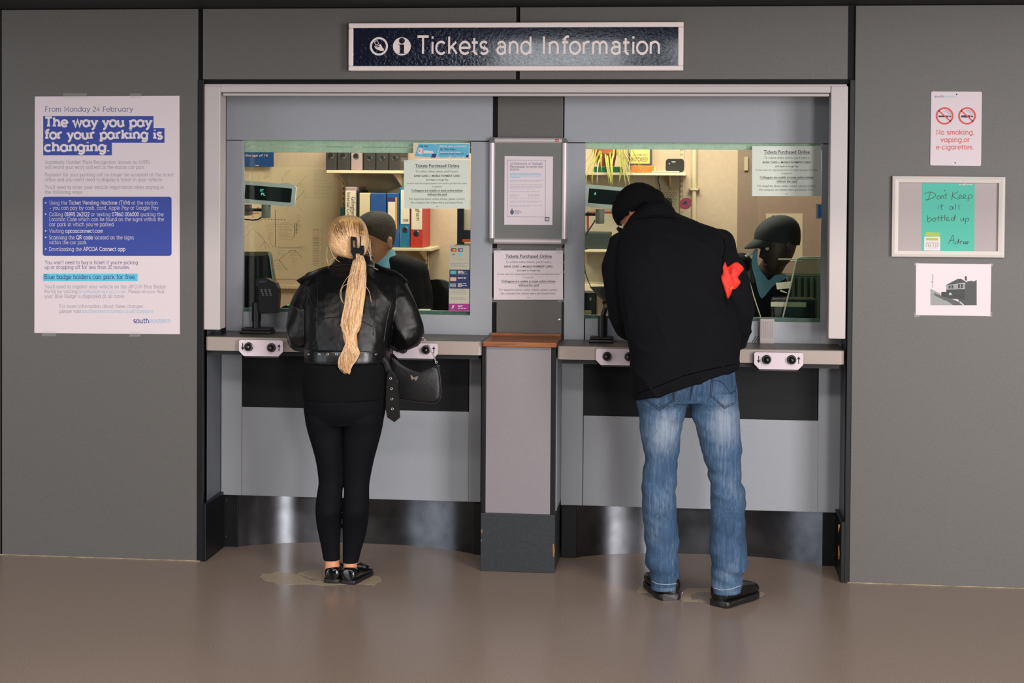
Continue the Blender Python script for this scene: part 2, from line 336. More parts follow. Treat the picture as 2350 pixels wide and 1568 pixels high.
def font_text(txt, off=0.):
    tab = font_glyphs(txt, off); V = []; F = []; x = 0
    for c in txt:
        vs, fs, adv = tab[c]; b = len(V); V += [Vector((v.x+x, v.y)) for v in vs]; F += [tuple(i+b for i in f) for f in fs]; x += adv
    x0 = min(v.x for v in V); x1 = max(v.x for v in V)
    return [Vector((v.x-x0, v.y)) for v in V], F, x1-x0
def put_text(mb, V, F, width, a, b, scale_y, n=Vector((0, 0, 0))):
    """lay 2D text from world point a (start of baseline) to b (end)"""
    d = (b-a)/width; up = Vector((0, 0, 1))
    dn = d.normalized(); up = (up-dn*up.dot(dn)).normalized()
    fr = Vector((0, -1, 0)); mb.add([a+d*v.x+up*(v.y*scale_y)+fr*((v.z if len(v) > 2 else 0)*4e-5) for v in V], F)
def slab(mb, txt, u0, u1, v, cap, Y, w1=.55, w2=.95, serif=True):
    V, F, wd = stroke_text(txt, w1, w2, serif); a, b = P(u0, v, Y), P(u1, v, Y)
    put_text(mb, V, F, wd, a, b, (P(u0, v-cap, Y).z-a.z)/7.2)
def sans(mb, txt, u0, u1, v, cap, Y, off=0.):
    V, F, wd = font_text(txt, off); a, b = P(u0, v, Y), P(u1, v, Y)
    put_text(mb, V, F, wd, a, b, (P(u0, v-cap, Y).z-a.z)/.70)
def strokes(mb, lines, w, Y, conv):
    """freehand pen lines given in a zoomed photo crop, pen width w metres"""
    for li, ln in enumerate(lines):
        pts = [P(*conv(*p), Y) for p in ln]; V = []; F = []
        if len(pts) > 2:
            q = [pts[0]]
            for i in range(len(pts)-1):
                p0, p1, p2, p3 = pts[max(i-1, 0)], pts[i], pts[i+1], pts[min(i+2, len(pts)-1)]
                for t in (.25, .5, .75, 1):
                    q.append(.5*((2*p1)+(p2-p0)*t+(2*p0-5*p1+4*p2-p3)*t*t+(3*p1-p0-3*p2+p3)*t**3))
            pts = q
        ribbon([(p.x, p.z) for p in pts], w, V, F); mb.add([Vector((v.x, Y-3e-5*(li % 6), v.y)) for v in V], F)
def greek(mb, u0, u1, v, h, Y, rnd, fill=1.0):
    """a row of print too small to read: word-length dashes"""
    u = u0
    while u < u0+(u1-u0)*fill-2:
        l = min(rnd.uniform(3, 11), u0+(u1-u0)*fill-u); mb.prism(quad(u, v-h, u+l, v, Y), (0, .0002, 0)); u += l+1.6
def prism_px(mb, pts, conv, Y, d=.0003): return mb.prism([P(*conv(*p), Y) for p in pts], (0, d, 0))
def disc(mb, u, v, rpx, Y, d=.0003, n=28, r2=None):
    c = P(u, v, Y); r = abs(P(u+rpx, v, Y).x-c.x)
    if r2 is None: mb.prism([c+Vector((math.cos(2*PI*k/n)*r, 0, math.sin(2*PI*k/n)*r)) for k in range(n)], (0, d, 0))
    else:
        V = []; F = []; rr = abs(P(u+(rpx+r2)/2, v, Y).x-c.x); w_ = abs(P(u+abs(rpx-r2), v, Y).x-c.x)
        ribbon([(c.x+math.cos(2*PI*k/n)*rr, c.z+math.sin(2*PI*k/n)*rr) for k in range(n)]+[(c.x+rr, c.z)], w_, V, F)
        mb.add([Vector((q.x, Y, q.y)) for q in V], F)
font_glyphs('abcdefghijklmnopqrstuvwxyzABCDEFGHIJKLMNOPQRSTUVWXYZ0123456789.,\'()!?-', 0.)
font_glyphs('abcdefghijklmnopqrstuvwxyzABCDEFGHIJKLMNOPQRSTUVWXYZ0123456789.,\'()!?-', .012)
# ================================================================== THE SETTING
YB = 0.2878                                   # face of the booth fronts, set back from the wall
YW = 1.80                                     # back wall of the ticket office
XL = P(466, 900, 0).x; XR = P(1943, 900, 0).x  # cheeks of the recess
ZT = 2.5774
fl = MB().box(-6, 6, -11, YW+.1, -.1, 0)
FLOOR = M('floor_resin', (118, 104, 94), .26, gain=1.9, var=.24, vs=230, rvar=.06, bump=.02, bs=160)
floor = fl.build('floor', FLOOR, kind='structure')
# worn pale rounds in the floor finish where people stand
WORN = M('worn_floor', (142, 128, 106), .40, gain=1.7, var=.15, vs=120)
def worn(outline, conv):
    pts = [PF(*conv(*p)) for p in outline]; q = []
    for i in range(len(pts)):
        a, b = pts[i], pts[(i+1) % len(pts)]
        for t in (0, .25, .5, .75): c = a.lerp(b, t); q.append(c+Vector((noise.noise(c*30)*.012, noise.noise(c*31+Vector((5, 1, 2)))*.03, 0)))
    MB().prism([Vector((p.x, p.y, .0001)) for p in q], (0, 0, .0006)).build('worn_patch', WORN, floor)
z4 = ZM(540, 1220, 3.092); z5 = ZM(1280, 1220, 3.092)
worn([(185,300),(300,290),(430,300),(480,330),(560,352),(680,355),(860,340),(900,310),(1020,318),(1040,345),(990,380),(600,382),(300,375),(180,340)], z4)
worn([(440,295),(520,275),(640,268),(720,280),(720,345),(600,345),(520,325)], z4)
worn([(870,440),(920,405),(1060,405),(1200,410),(1200,430),(1000,435),(960,445),(940,460),(960,480),(1050,495),(1040,503),(880,490),(860,480)], z5)
worn([(570,400),(640,395),(640,440),(560,430)], z5); worn([(1400,430),(1470,435),(1450,460),(1380,465)], z5)

# ceiling over the counter hall edge and over the office
ceil = MB().box(-4.2, 4.2, -2.0, .33, ZT, ZT+.25).build('ceiling', CEIL, kind='structure')

# left wall: dark backing, laminate panels with black shadow gaps between them
def wall(name, x0, x1):
    return MB().box(x0, x1, .016, .06, 0, ZT).build(name, JOINT, kind='structure')
wl = wall('wall_left', -4.2, XL); wr = wall('wall_right', XR, 4.2)
xj = P(4, 600, 0).x; xe = P(452.5, 700, 0).x
MB().bbox(-4.2, xj-.012, 0, .018, 0, ZT-.004, .0015).build('panel', WALL, wl)
MB().bbox(xj, xe, 0, .018, 0, ZT-.004, .0015).build('panel', WALL, wl)
xr0 = P(1956.5, 700, 0).x
MB().bbox(xr0, xr0+1.18, 0, .018, 0, ZT-.004, .0015).build('panel', WALL, wr)
MB().bbox(xr0+1.192, 4.2, 0, .018, 0, ZT-.004, .0015).build('panel', WALL, wr)
ZH = P(1175, 182, 0).z; ZR = P(1175, 192, 0).z
wt = MB().box(XL, XR, .016, .06, ZR, ZT).build('wall_top', JOINT, kind='structure')
MB().bbox(P(465.5, 100, 0).x, P(1184, 100, 0).x, 0, .018, ZH, ZT-.004, .0015).build('panel', WALL, wt)
MB().bbox(P(1193, 100, 0).x, P(1946, 100, 0).x, 0, .018, ZH, ZT-.004, .0015).build('panel', WALL, wt)
# black edge trims beside the opening and the cheeks of the recess
MB().bbox(P(453.5, 700, 0).x, XL+.002, -.004, .02, 0, ZH-.002, .002).build('trim_1', TRIM, kind='structure')
MB().bbox(XR-.001, P(1956, 700, 0).x, -.004, .02, 0, ZH-.002, .002).build('trim_2', TRIM, kind='structure')
MB().box(XL-.03, XL, .02, YB+.05, 0, ZR).build('wall_recess_left', RETURN, kind='structure')
MB().box(XR, XR+.03, .02, YB+.05, 0, ZR).build('wall_recess_right', RETURN, kind='structure')
zs = P(490, 1146, .1).z
MB().bbox(XL, XL+.016, -.006, YB, 0, zs, .002).build('baseboard_left', M('skirting_black', (14, 16, 20), .4, var=.2, vs=40, spec=.3), kind='structure')
bs = MB().bbox(XR-.018, XR, -.006, YB, 0, zs, .002).build('baseboard_right', MATS['skirting_black'], kind='structure')
CHIP = M('chipped_wood', (140, 98, 44), .7, gain=1.1, var=.3, vs=80)
def chip(pts, Y, parent, conv): MB().prism([P(*conv(*p), Y) for p in pts], (0, .0006, 0)).build('chip', CHIP, parent)
z8 = ZM(1680, 740, 2.45)
chip([(597,1137),(607,1138),(603,1160),(599,1185),(598,1165)], -.0068, bs, z8)
chip([(598,1265),(601,1250),(604,1300),(602,1335),(599,1330)], -.0068, bs, z8)

GLINT = M('floor_line_glint', (140, 126, 104), .6, gain=1.3, var=.4, vs=14)  # pale colour imitates the thin glint where floor meets wall
for k, (a, b) in enumerate(((-4.2, XL-.01), (XR+.012, 4.2))): MB().bbox(a, b, -.006, .001, 0, .004, .001).build('trim_%d' % (6+k), GLINT, kind='structure')
# ---------------------------------------------------------------- the two booth fronts
def booth(n, d):
    """d: photo coordinates of this front's joints"""
    w_ = empty('window_%d' % n, (P((d['l']+d['r'])/2, 1000, YB).x, YB, 0), kind='structure')
    T = YB+.03
    def pnl(name, u0, v0, u1, v1, mat=PANEL, Y=YB, back=T):
        # corners may slope: average each edge
        um = (d['l']+d['r'])/2; vm = (v0+v1)/2
        return MB().bbox(P(u0+.4, vm, Y).x, P(u1-.4, vm, Y).x, Y, back, P(um, v1-.4, Y).z, P(um, v0+.4, Y).z, .0012).build(name, mat, w_)
    g = d['g']                     # glass u0,u1, top v (mid), bottom v (mid)
    pnl('header_panel', d['l'], d['top'], d['r'], g[2]-1)
    pnl('stile', d['l'], g[2], g[0], d['ct']); pnl('stile', g[1], g[2], d['r2'], d['ct'])
    pnl('sill_panel', g[0], g[3], g[1], d['ct'])
    pnl('stile', d['ll'], d['ct'], d['p'][0], d['lb']); pnl('stile', d['p'][1], d['ct'], d['lr'], d['lb'])
    pnl('recess_panel', d['p'][0], d['ct'], d['p'][1], d['db'], DARKP, YB+.004)
    pnl('lower_panel', d['p'][0], d['db'], d['p'][1], d['lb'])
    for nm_, a_, b_, c_, e_ in (('backing_strip', d['l'], g[0]-1, d['top'], d['lb']), ('backing_strip', g[1]+1, d['r'], d['top'], d['lb']), ('backing_strip', d['l'], d['r'], g[3]+3, d['lb']), ('backing_strip', d['l'], d['r'], d['top'], g[2]-3)):
        um = (d['l']+d['r'])/2; MB().box(P(a_, 600, T).x, P(b_, 600, T).x, T, T+.005, P(um, e_-2, T).z, P(um, c_, T).z).build(nm_, DARKP, w_)  # hidden strips added so office light cannot leak through the panel seams
    # glazing with its green sawn edge, and the pale rails of the inner screen
    x0, x1, z0, z1 = R(g[0], g[2], g[1], g[3], YB+.012)
    MB().box(x0-.005, x1+.005, YB+.012, YB+.022, z0-.005, z1+.005).build('pane', GLASS, w_)
    EDGE = M('glass_edge_green', (172, 186, 172), .35, gain=1.6, var=.1, vs=60)
    rbox(g[0]-3, g[2]-2, g[1]+3, d['h1'], YB+.05, YB+.07, 'inner_rail', EDGE, w_)
    if d.get('h2'): rbox(g[0]-3, d['h1']+.8, g[1]+3, d['h2'], YB+.06, YB+.085, 'inner_rail', EDGE, w_)
    rbox(g[0]-3, g[3]-9, g[1]+3, g[3]+2, YB+.03, YB+.05, 'sill_edge', M('sill_edge_green', (72, 96, 92), .4, gain=1.2, var=.15, vs=40), w_)
    # hollowed stainless kick plate with flat side fillers
    k0, k1 = d['k']; zt = P((k0+k1)/2, d['lb'], YB).z+.02
    xa, xb = P(k0, d['kb'], YB).x, P(k1, d['kb'], YB).x; N = 28; rings = []
    for i in range(N+1):
        xk = xa+(xb-xa)*i/N; yk = YB+.03+.15*(1-abs(2*i/N-1)**2.6)
        rings.append([Vector((xk, yk, 0)), Vector((xk, yk, zt)), Vector((xk, yk+.012, zt)), Vector((xk, yk+.012, 0))])
    sharp(MB().loft(rings).build('kick_plate', KICK, w_))
    xl_, xr_ = P(d['ll'], d['lb'], YB).x, P(d['lr'], d['lb'], YB).x
    MB().bbox(xl_, xa, YB+.018, YB+.045, 0, zt, .002).build('kick_filler', TRIM, w_)
    MB().bbox(xb, xr_, YB+.018, YB+.045, 0, zt, .002).build('kick_filler', TRIM, w_)
    for fx in (xl_+.25*(xa-xl_), xb+.5*(xr_-xb)):
        for fz in (.05, zt-.05): MB().lathe((fx, YB+.018, fz), [(.005, 0), (.005, .001), (.003, .0022)], 10, 'y').build('screw', M('rusty_screw', (62, 46, 34), .5, metal=.4), w_)
    # space under the booth front: floor runs back to the plate; close the void above it
    MB().box(xl_, xr_, YB+.03, YB+.21, zt-.004, zt).build('kick_soffit', TRIM, w_)
    return w_
w1 = booth(1, dict(l=509, r=1131, r2=1130, top=219, ll=507.5, lr=1104, ct=800, g=(557.5, 1079, 323.5, 719.5), p=(555, 1076), db=939.5, lb=1145, h1=337, h2=350.5, k=(543, 1086), kb=1266))
w2 = booth(2, dict(l=1295, r=1946, r2=1940, top=221, ll=1287.5, lr=1942, ct=812, g=(1342, 1884, 329.5, 736), p=(1338, 1877), db=960, lb=1169, h1=343.5, k=(1322, 1888), kb=1290))
# central post: set-back upper face, and lower pier flush with the wall
wc = empty('wall_post', (P(1190, 1300, 0).x, 0, 0), kind='structure')
XC0, XC1 = P(1104.5, 1050, 0).x, P(1274.5, 1050, 0).x
ZL = P(1190, 795, 0).z
rbox(1140.5, 222, 1290.5, 790, YB+.004, YB+.03, 'upper_panel', WALL, wc)
rbox(1130, 222, 1141, 790, YB+.012, YB+.04, 'shadow_gap', JOINT, wc); rbox(1290, 222, 1296, 790, YB+.010, YB+.04, 'shadow_gap', TRIM, wc)
MB().bbox(XC0+.004, XC1-.004, .006, YB+.03, 0, ZL, .002).build('pier', TRIM, wc)
xp0, xp1 = P(1115, 1000, 0).x, P(1263.5, 1000, 0).x; zk = P(1190, 1179, 0).z
MB().bbox(xp0, xp1, -.001, .01, zk, ZL, .001).build('pier_panel', COLP, wc)
MB().bbox(XC0, XC1, -.008, YB, .0, zk, .003).build('baseboard', SKIRT, wc)
MB().bbox(XC0, xp0-.001, -.002, YB, zk, ZL, .002).build('corner_trim', TRIM, wc); MB().bbox(xp1+.001, XC1, -.002, YB, zk, ZL, .002).build('corner_trim', TRIM, wc)
MB().bbox(XC1-.002, XC1+.003, .03, YB, zk+.01, ZL-.05, .001).build('pier_side', PANEL, wc)
z7 = ZM(1040, 740, 2.53)
for ps in ([(578,1290),(586,1283),(590,1330),(586,1368),(579,1355)], [(162,1203),(168,1200),(170,1222),(163,1226)], [(161,1260),(166,1262),(165,1275),(161,1272)]):
    chip(ps, -.0088, wc, z7)
MB().lathe(P(1283.8, 734.6, YB+.002), [(.0055, 0), (.0055, .002), (.002, .003)], 12, 'y').build('screw', CHROME, wc)

# pale shutter frame lining the opening
sh = empty('shutter_frame', (0, .05, P(1175, 770, .02).z), label='off-white metal shutter frame lining the top and sides of the booth recess', cat='shutter frame')
def gd(u0, v0, u1, v1, Y0, Y1, nm, mat=WHITEP): return rbox(u0, v0, u1, v1, Y0, Y1, nm, mat, sh, .004)
gd(468.5, 193, 1944, 198, .004, .12, 'top_lip'); gd(506, 197.5, 1907, 212.5, .010, .13, 'head_rail'); gd(511, 214.5, 1903, 220.5, .004, .05, 'bottom_bar')
gd(508, 212, 1905, 215, .02, .05, 'slot', M('rail_slot', (96, 90, 86), .6))
gd(467.5, 197.5, 505, 757, .004, .10, 'guide_rail')
xg0, xg1 = P(1904, 480, .004).x, P(1943.5, 480, .004).x
MB().bbox(xg0, xg1, .004, .10, P(1920, 778, .004).z, P(1920, 197.5, .004).z, .004).build('guide_rail', WHITEP, sh)
gd(506, 214, 508.5, 770, .03, .11, 'seal_strip', JOINT)

# ---------------------------------------------------------------- counters, with their white plates of knobs
def counter(u0, u1, vt, vb, label, plates):
    """u0,u1 ends; vt,vb top and bottom of the front edge at mid length"""
    um = (u0+u1)/2; x0, x1 = P(u0, vt, 0).x, P(u1, vt, 0).x; zt, zb = P(um, vt, 0).z, P(um, vb, 0).z
    c = empty('counter', ((x0+x1)/2, .1, zb), label=label, cat='counter', group='ticket counters')
    r = .022
    def slabp(ins, z0, z1):
        pts = []
        for (cx, sx, a0) in ((x0+r, -1, 270), (x1-r, 1, 0)):
            for k in range(7):
                a = math.radians(180+90*k/6) if sx < 0 else math.radians(270+90*k/6)
                pts.append(Vector((cx+math.cos(a)*(r-ins), r+math.sin(a)*(r-ins), z0)))
        pts += [Vector((x1-ins, YB, z0)), Vector((x0+ins, YB, z0))]
        return MB().prism(pts, (0, 0, z1-z0))
    sharp(slabp(0, zb, zt-.003).build('edge_band', COUNTER, c)); sharp(slabp(.003, zt-.003, zt).build('worktop', CTOP, c))
    MB().box(x0+.02, x1-.02, .03, YB, zb-.022, zb).build('underframe', M('underframe_dark', (24, 25, 27), .6), c)
    for (pu0, pu1, pt, pb, knobs, arrows) in plates:
        px0, px1 = P(pu0, pt, -.03).x, P(pu1, pt, -.03).x; pm = (pu0+pu1)/2; z1, z0 = P(pm, pt, -.03).z, P(pm, pb, -.03).z
        ch = .022; pts = [(px0+.006, z1), (px1-.006, z1), (px1, z1-.006), (px1, z0+ch), (px1-ch, z0), (px0+ch, z0), (px0, z0+ch), (px0, z1-.006)]
        pl = plate(pts, -.03, -.02).build('control_plate', PLATE, c)
        plate([(x+(.004 if x < (px0+px1)/2 else -.004), max(z0-.008, z-.008) if z < z1-.02 else z-.01) for x, z in pts], -.02, .01).build('plate_body', M('plate_body_grey', (58, 60, 60), .5), pl)
        for (ku, kv) in knobs:
            k = P(ku, kv, -.03)
            sharp(MB().lathe(k, [(.021, 0), (.021, .002), (.0175, .004), (.0185, .012), (.0165, .022), (.010, .029), (.003, .032), (.0005, .0322)], 24, 'y').build('knob', M('knob_black', (18, 20, 22), .3, coat=.3), pl))
        for (au, av, up) in arrows:
            k = P(au, av, -.0304); s_ = 1 if up else -1
            MB().prism([k+Vector((a, 0, b*s_)) for a, b in ((-.002, -.016), (.002, -.016), (.002, .004), (.008, .004), (0, .017), (-.008, .004), (-.002, .004))], (0, .0003, 0)).build('arrow_mark', BLACKM, pl)
    return c
ct1 = counter(470, 1108, 777.5, 810, 'beige ticket counter at the left window where the blonde person stands',
    [(548.3, 649.4, 781, 817.5, [(571, 796), (623, 798)], [(556.8, 795.5, 0), (640.3, 798.5, 1)]),
     (902, 1004.5, 788, 823, [(925, 801.5), (978, 803)], [(911, 801, 0), (995.5, 803.5, 1)])])
ct2 = counter(1278, 1938.5, 799, 831, 'beige ticket counter at the right window where the man leans',
    [(1367.7, 1472, 801.4, 838.5, [(1393, 818), (1443, 819)], [(1463, 819.5, 1)]),
     (1731, 1843.5, 809.5, 848, [(1759.6, 825.5), (1816.7, 826)], [(1741, 825, 0), (1833, 827, 1)])])
# wooden ledge across the post
lg = empty('wooden_ledge', (P(1195, 797, -.02).x, .1, P(1190, 797, -.03).z), label='narrow brown wooden ledge with upstand on the central post', cat='ledge')
lx0, lx1 = P(1108, 790, -.03).x, P(1277, 790, -.03).x; lz0, lz1 = P(1190, 797, -.03).z, P(1190, 785.5, -.03).z
MB().bbox(lx0, lx1, -.03, YB, lz0, lz1, .004).build('shelf_board', WOOD, lg)
rbox(1125.5, 765.5, 1287.5, 781, YB-.02, YB, 'upstand', WOOD, lg, .003)
# ================================================================== SIGNS AND NOTICES
NAVY = M('print_navy', (38, 44, 110), .6, gain=1.25); BLUE = M('print_blue', (44, 60, 138), .55, gain=1.35, var=.05, vs=300)
PALEB = M('print_pale_blue', (128, 168, 192), .6, gain=1.35); GREYT = M('print_grey', (128, 122, 134), .6, gain=1.3)
BLACKT = M('print_black', (34, 34, 38), .6); CYAN = M('print_cyan', (84, 172, 198), .55, gain=1.35); WHITET = M('print_white', (200, 190, 194), .6, gain=1.35)
RED = M('print_red', (190, 62, 62), .55, gain=1.3)
# ---- long header sign
sg = empty('station_sign', (P(1184, 163, -.03).x, -.02, P(1184, 163, -.03).z), label='long navy sign reading Tickets and Information in a white frame', cat='sign')
SY = -.058
sx0, sx1, sz0, sz1 = R(799.5, 51.5, 1568.5, 162, SY); ix0, ix1, iz0, iz1 = R(810.5, 63, 1556, 150.8, SY)
SIGNF = M('sign_navy_gloss', (22, 27, 46), .09, gain=1.0, bump=.30, bs=70, coat=.5)
MB().bbox(ix0-.004, ix1+.004, SY+.006, -.012, iz0-.004, iz1+.004, .001).build('sign_face', SIGNF, sg)
for (a, b, c, d) in ((sx0, sx1, iz1, sz1), (sx0, sx1, sz0, iz0), (sx0, ix0, iz0, iz1), (ix1, sx1, iz0, iz1)):
    MB().bbox(a, b, SY, -.006, c, d, .004).build('frame_rail', SIGNW, sg)
for bx in (sx0+.12, sx1-.12): MB().box(bx-.02, bx+.02, -.012, .002, sz0+.03, sz1-.03).build('wall_bracket', TRIM, sg)
LY = SY+.0054
for wd_, a_, b_ in (('Tickets', 955.5, 1120.5), ('and', 1138, 1222), ('Information', 1241, 1517.5)):
    mb = MB(); slab(mb, wd_, a_+1.5, b_-1, 123.5, 39.5, LY, .98, 1, False); mb.build('lettering', SIGNW, sg)
mb = MB(); disc(mb, 869.6, 106.4, 20.8, LY, r2=16.2); mb.build('ticket_symbol_ring', SIGNW, sg)
zs_ = ZM(830, 40, 7.833)
mb = MB(); prism_px(mb, [(225,510),(245,520),(265,540),(320,530),(318,495),(340,480),(362,515),(378,550),(400,570),(398,600),(340,603),(285,580),(245,555)], zs_, LY)
V = []; F = []
ribbon([(p.x, p.z) for p in [P(*zs_(*q), LY) for q in [(228,440),(280,414),(318,498),(266,526),(228,440)]]], .0026, V, F); mb.add([Vector((q.x, LY, q.y)) for q in V], F)
prism_px(mb, [(262,490),(292,474),(296,484),(268,500)], zs_, LY); mb.build('hand_with_ticket', SIGNW, sg)
mb = MB(); disc(mb, 922.2, 106.4, 20.6, LY); io = mb.build('information_disc', SIGNW, sg)
mb = MB(); disc(mb, 922.3, 93.5, 6.8, LY-.0004)
prism_px(mb, [(655,488),(762,488),(762,640),(790,645),(790,652),(655,652),(655,645),(684,640),(684,500),(655,496)], zs_, LY-.0004); mb.build('letter_i', SIGNF, io)

# ---- parking poster on the left wall
zp = ZM(60, 200, 2.658); PY = -.0015
po = empty('parking_poster', (P(246, 767, 0).x, 0, P(246, 767, 0).z), label='large white and blue parking notice poster taped to the left wall', cat='poster')
mb = MB(); prism_px(mb, [(53,57),(935,53),(938,1508),(50,1500)], zp, PY, .0012); mb.build('sheet', PAPER, po)
PB = PY-.0004; PT = PY-.0008
mb = MB()
for q in ((104,177,777,260), (104,250,844,340), (104,332,523,416)): prism_px(mb, [(q[0],q[1]),(q[2],q[1]),(q[2],q[3]),(q[0],q[3])], zp, PB-.00002*q[1]/100)
mb.build('heading_band', BLUE, po)
def rr_px(x0, y0, x1, y1, r):
    return [(x, y) for x, y in rrect((x0+x1)/2, (y0+y1)/2, (x1-x0)/2, (y1-y0)/2, r)]
mb = MB(); prism_px(mb, rr_px(101,669,887,1030,16), zp, PB); mb.build('list_panel', BLUE, po)
mb = MB(); prism_px(mb, [(102,1138),(680,1138),(680,1184),(102,1184)], zp, PB); mb.build('highlight_band', CYAN, po)
def lines(rows, Y, w1, w2, mat, name, cap, conv=zp, parent=po):
    for t, x0, x1, y in rows:
        u0, v = conv(x0, y); u1, _ = conv(x1, y)
        if name != 'heading_lettering': mb = MB(); slab(mb, t, u0, u1, v, cap, Y, w1, w2); mb.build(name, mat, parent); continue
        tot = stroke_text(t, w1, w2)[2]; pos = 0
        for wd_ in t.split(' '):       # big headings: each word a part
            ln_ = stroke_text(wd_, w1, w2)[2]; mb = MB(); slab(mb, wd_, u0+(u1-u0)*pos/tot, u0+(u1-u0)*(pos+ln_)/tot, v, cap, Y, w1, w2); mb.build(name, mat, parent); pos += ln_+.9+3.6
lines([('From Monday 24 February', 115, 652, 148)], PT, .62, .9, NAVY, 'lettering', 10.6)
lines([('The way you pay', 115, 766, 240), ('for your parking is', 115, 830, 315), ('changing.', 115, 508, 391)], PT, 1.72, 1.8, WHITET, 'heading_lettering', 20.5)
lines([('Automatic Number Plate Recognition (known as ANPR)', 116, 755, 468), ('will record your entry and exit at the station car park.', 116, 725, 498),
       ('Payment for your parking will no longer be accepted at the ticket', 115, 900, 544), ("office and you won't need to display a ticket in your vehicle.", 115, 833, 574),
       ("You'll need to enter your vehicle registration when paying in", 115, 840, 620), ('the following ways:', 115, 345, 650),
       ("You'll need to register your vehicle on the APCOA Blue Badge", 113, 852, 1227), ('Portal by visiting', 113, 313, 1257), ('. Please ensure that', 610, 843, 1257),
       ('your Blue Badge is displayed at all times.', 113, 605, 1286), ('For more information about these changes', 204, 713, 1347), ('please visit', 204, 335, 1377)],
      PT, .6, .9, GREYT, 'body_lettering', 7.8)
lines([('Using the *Ticket Vending Machine (TVM)* at the station', 142, 803, 716), ('– you can pay by cash, card, Apple Pay or Google Pay', 142, 807, 747),
       ('Calling *01895 262122* or texting *07860 006000* quoting the', 141, 838, 787), ('Location Code which can be found on the signs within the', 141, 840, 817), ("car park in which you've parked", 141, 534, 848),
       ('Visiting *apcoaconnect.com*', 141, 470, 888), ('Scanning the *QR code* located on the signs', 140, 657, 928), ('within the car park', 140, 368, 958), ('Downloading the *APCOA Connect app*', 140, 605, 999)],
      PT, .72, 1.15, WHITET, 'list_lettering', 8.4)
mb = MB()
for y in (706, 775, 877, 917, 988): mb = MB(); prism_px(mb, [(115,y-4),(123,y-4),(123,y+4),(115,y+4)], zp, PT); mb.build('bullet_mark', WHITET, po)

lines([("You won't need to buy a ticket if you're picking", 115, 682, 1080), ('up or dropping off for less than 20 minutes.', 113, 633, 1109)], PT, .7, 1, NAVY, 'lettering', 8)
lines([('Blue badge holders can park for free.', 112, 670, 1170)], PT, .95, 1.2, NAVY, 'lettering', 9.6)
lines([('bluebadge.apcoa.co.uk', 322, 606, 1257), ('southeasternrailway.co.uk/carparks', 342, 778, 1377)], PT, .62, .9, PALEB, 'link_lettering', 7.8)
lines([('south', 655, 750, 1440)], PT, 1.0, 1.2, NAVY, 'lettering', 11.5); lines([('eastern', 753, 882, 1440)], PT, .8, 1.2, PALEB, 'lettering', 11.5)
def tape(parent, u0, v0, u1, v1, Y):
    MB().prism(quad(u0, v0, u1, v1, Y), (0, .0003, 0)).build('tape', TAPE, parent)
for q in ((145, 214, 200, 226), (298, 214, 325, 226), (96, 760, 128, 772), (296, 761, 322, 773)): tape(po, *q, PY-.001)

# ---- the printed ticket notice, shown three times
def ticket_notice(u0, v0, u1, v1, Y, label, sheet, ink, tapes=()):
    cx, vb = (u0+u1)/2, v1
    n = empty('ticket_notice', (P(cx, vb, Y).x, Y, P(cx, vb, Y).z), label=label, cat='notice', group='online ticket notices')
    MB().prism(quad(u0, v0, u1, v1, Y), (0, .0008, 0)).build('sheet', sheet, n)
    W_, H_ = u1-u0, v1-v0; cv = lambda x, y: (u0+(x-110)/400*W_, v0+(y-950)/283*H_); k = H_/113.
    for nm, off, rows in (('bold_lettering', .012, [('Tickets Purchased Online', 178, 445, 992, 7.6), ('BANK CARD', 172, 257, 1048, 4.8), ('MOBILE PAYMENT CARD', 279, 450, 1048, 4.8), ('(E.G Apple or Google Pay)', 245, 378, 1069, 3.6),
                          ('Colleagues are unable to issue online tickets', 155, 466, 1133, 5.2), ('without the card', 252, 369, 1155, 5.2)]),
                          ('lettering', 0., [("To collect online tickets, you'll need a", 180, 440, 1022, 5.2), ('or', 261, 275, 1048, 4.8), ('In most cases the original payment card used to purchase the ticket', 131, 490, 1090, 4.2), ('is required.', 281, 340, 1109, 4.2),
                          ('For enquiries about online tickets, please contact', 142, 478, 1182, 5.2), ('the company the tickets were purchased from.', 150, 469, 1203, 5.2)])):
        for t, x0, x1, y, cap in rows:
            mb = MB(); a = cv(x0, y); b = cv(x1, y); sans(mb, t, a[0], b[0], a[1], cap*k, Y-.0004, off)
            mb.build(nm, ink if off else M('print_soft', (92, 92, 92), .6), n)
    for x0, x1, y in ((178, 445, 995), (155, 466, 1136), (252, 369, 1158), (303, 318, 1220)):
        mb = MB(); mb.prism([P(*cv(x0, y), Y-.0004), P(*cv(x1, y), Y-.0004), P(*cv(x1, y+1.6), Y-.0004), P(*cv(x0, y+1.6), Y-.0004)], (0, .0002, 0)); mb.build('underline', ink, n)
    for q in tapes: tape(n, *q, Y-.0006)
    return n
SHEETG = M('laminated_sheet', (190, 196, 184), .35, gain=1.4)
ticket_notice(927, 367.5, 1078.5, 479, YB+.008, 'printed ticket notice taped to the left window beneath a blue sticker', SHEETG, BLACKT, ((920, 362, 935, 372),))
ticket_notice(1133, 575, 1292, 688, YB-.004, 'printed ticket notice taped to the central post below the silver frame', PAPER, BLACKT,
              ((1122, 570, 1150, 581), (1276, 570, 1300, 583), (1110, 683, 1140, 694), (1280, 684, 1302, 694), (1286, 600, 1300, 605), (1286, 622, 1300, 627)))
ticket_notice(1726, 335.5, 1884, 450, YB+.008, 'printed ticket notice taped to the right window above the clerk in a cap', SHEETG, BLACKT)

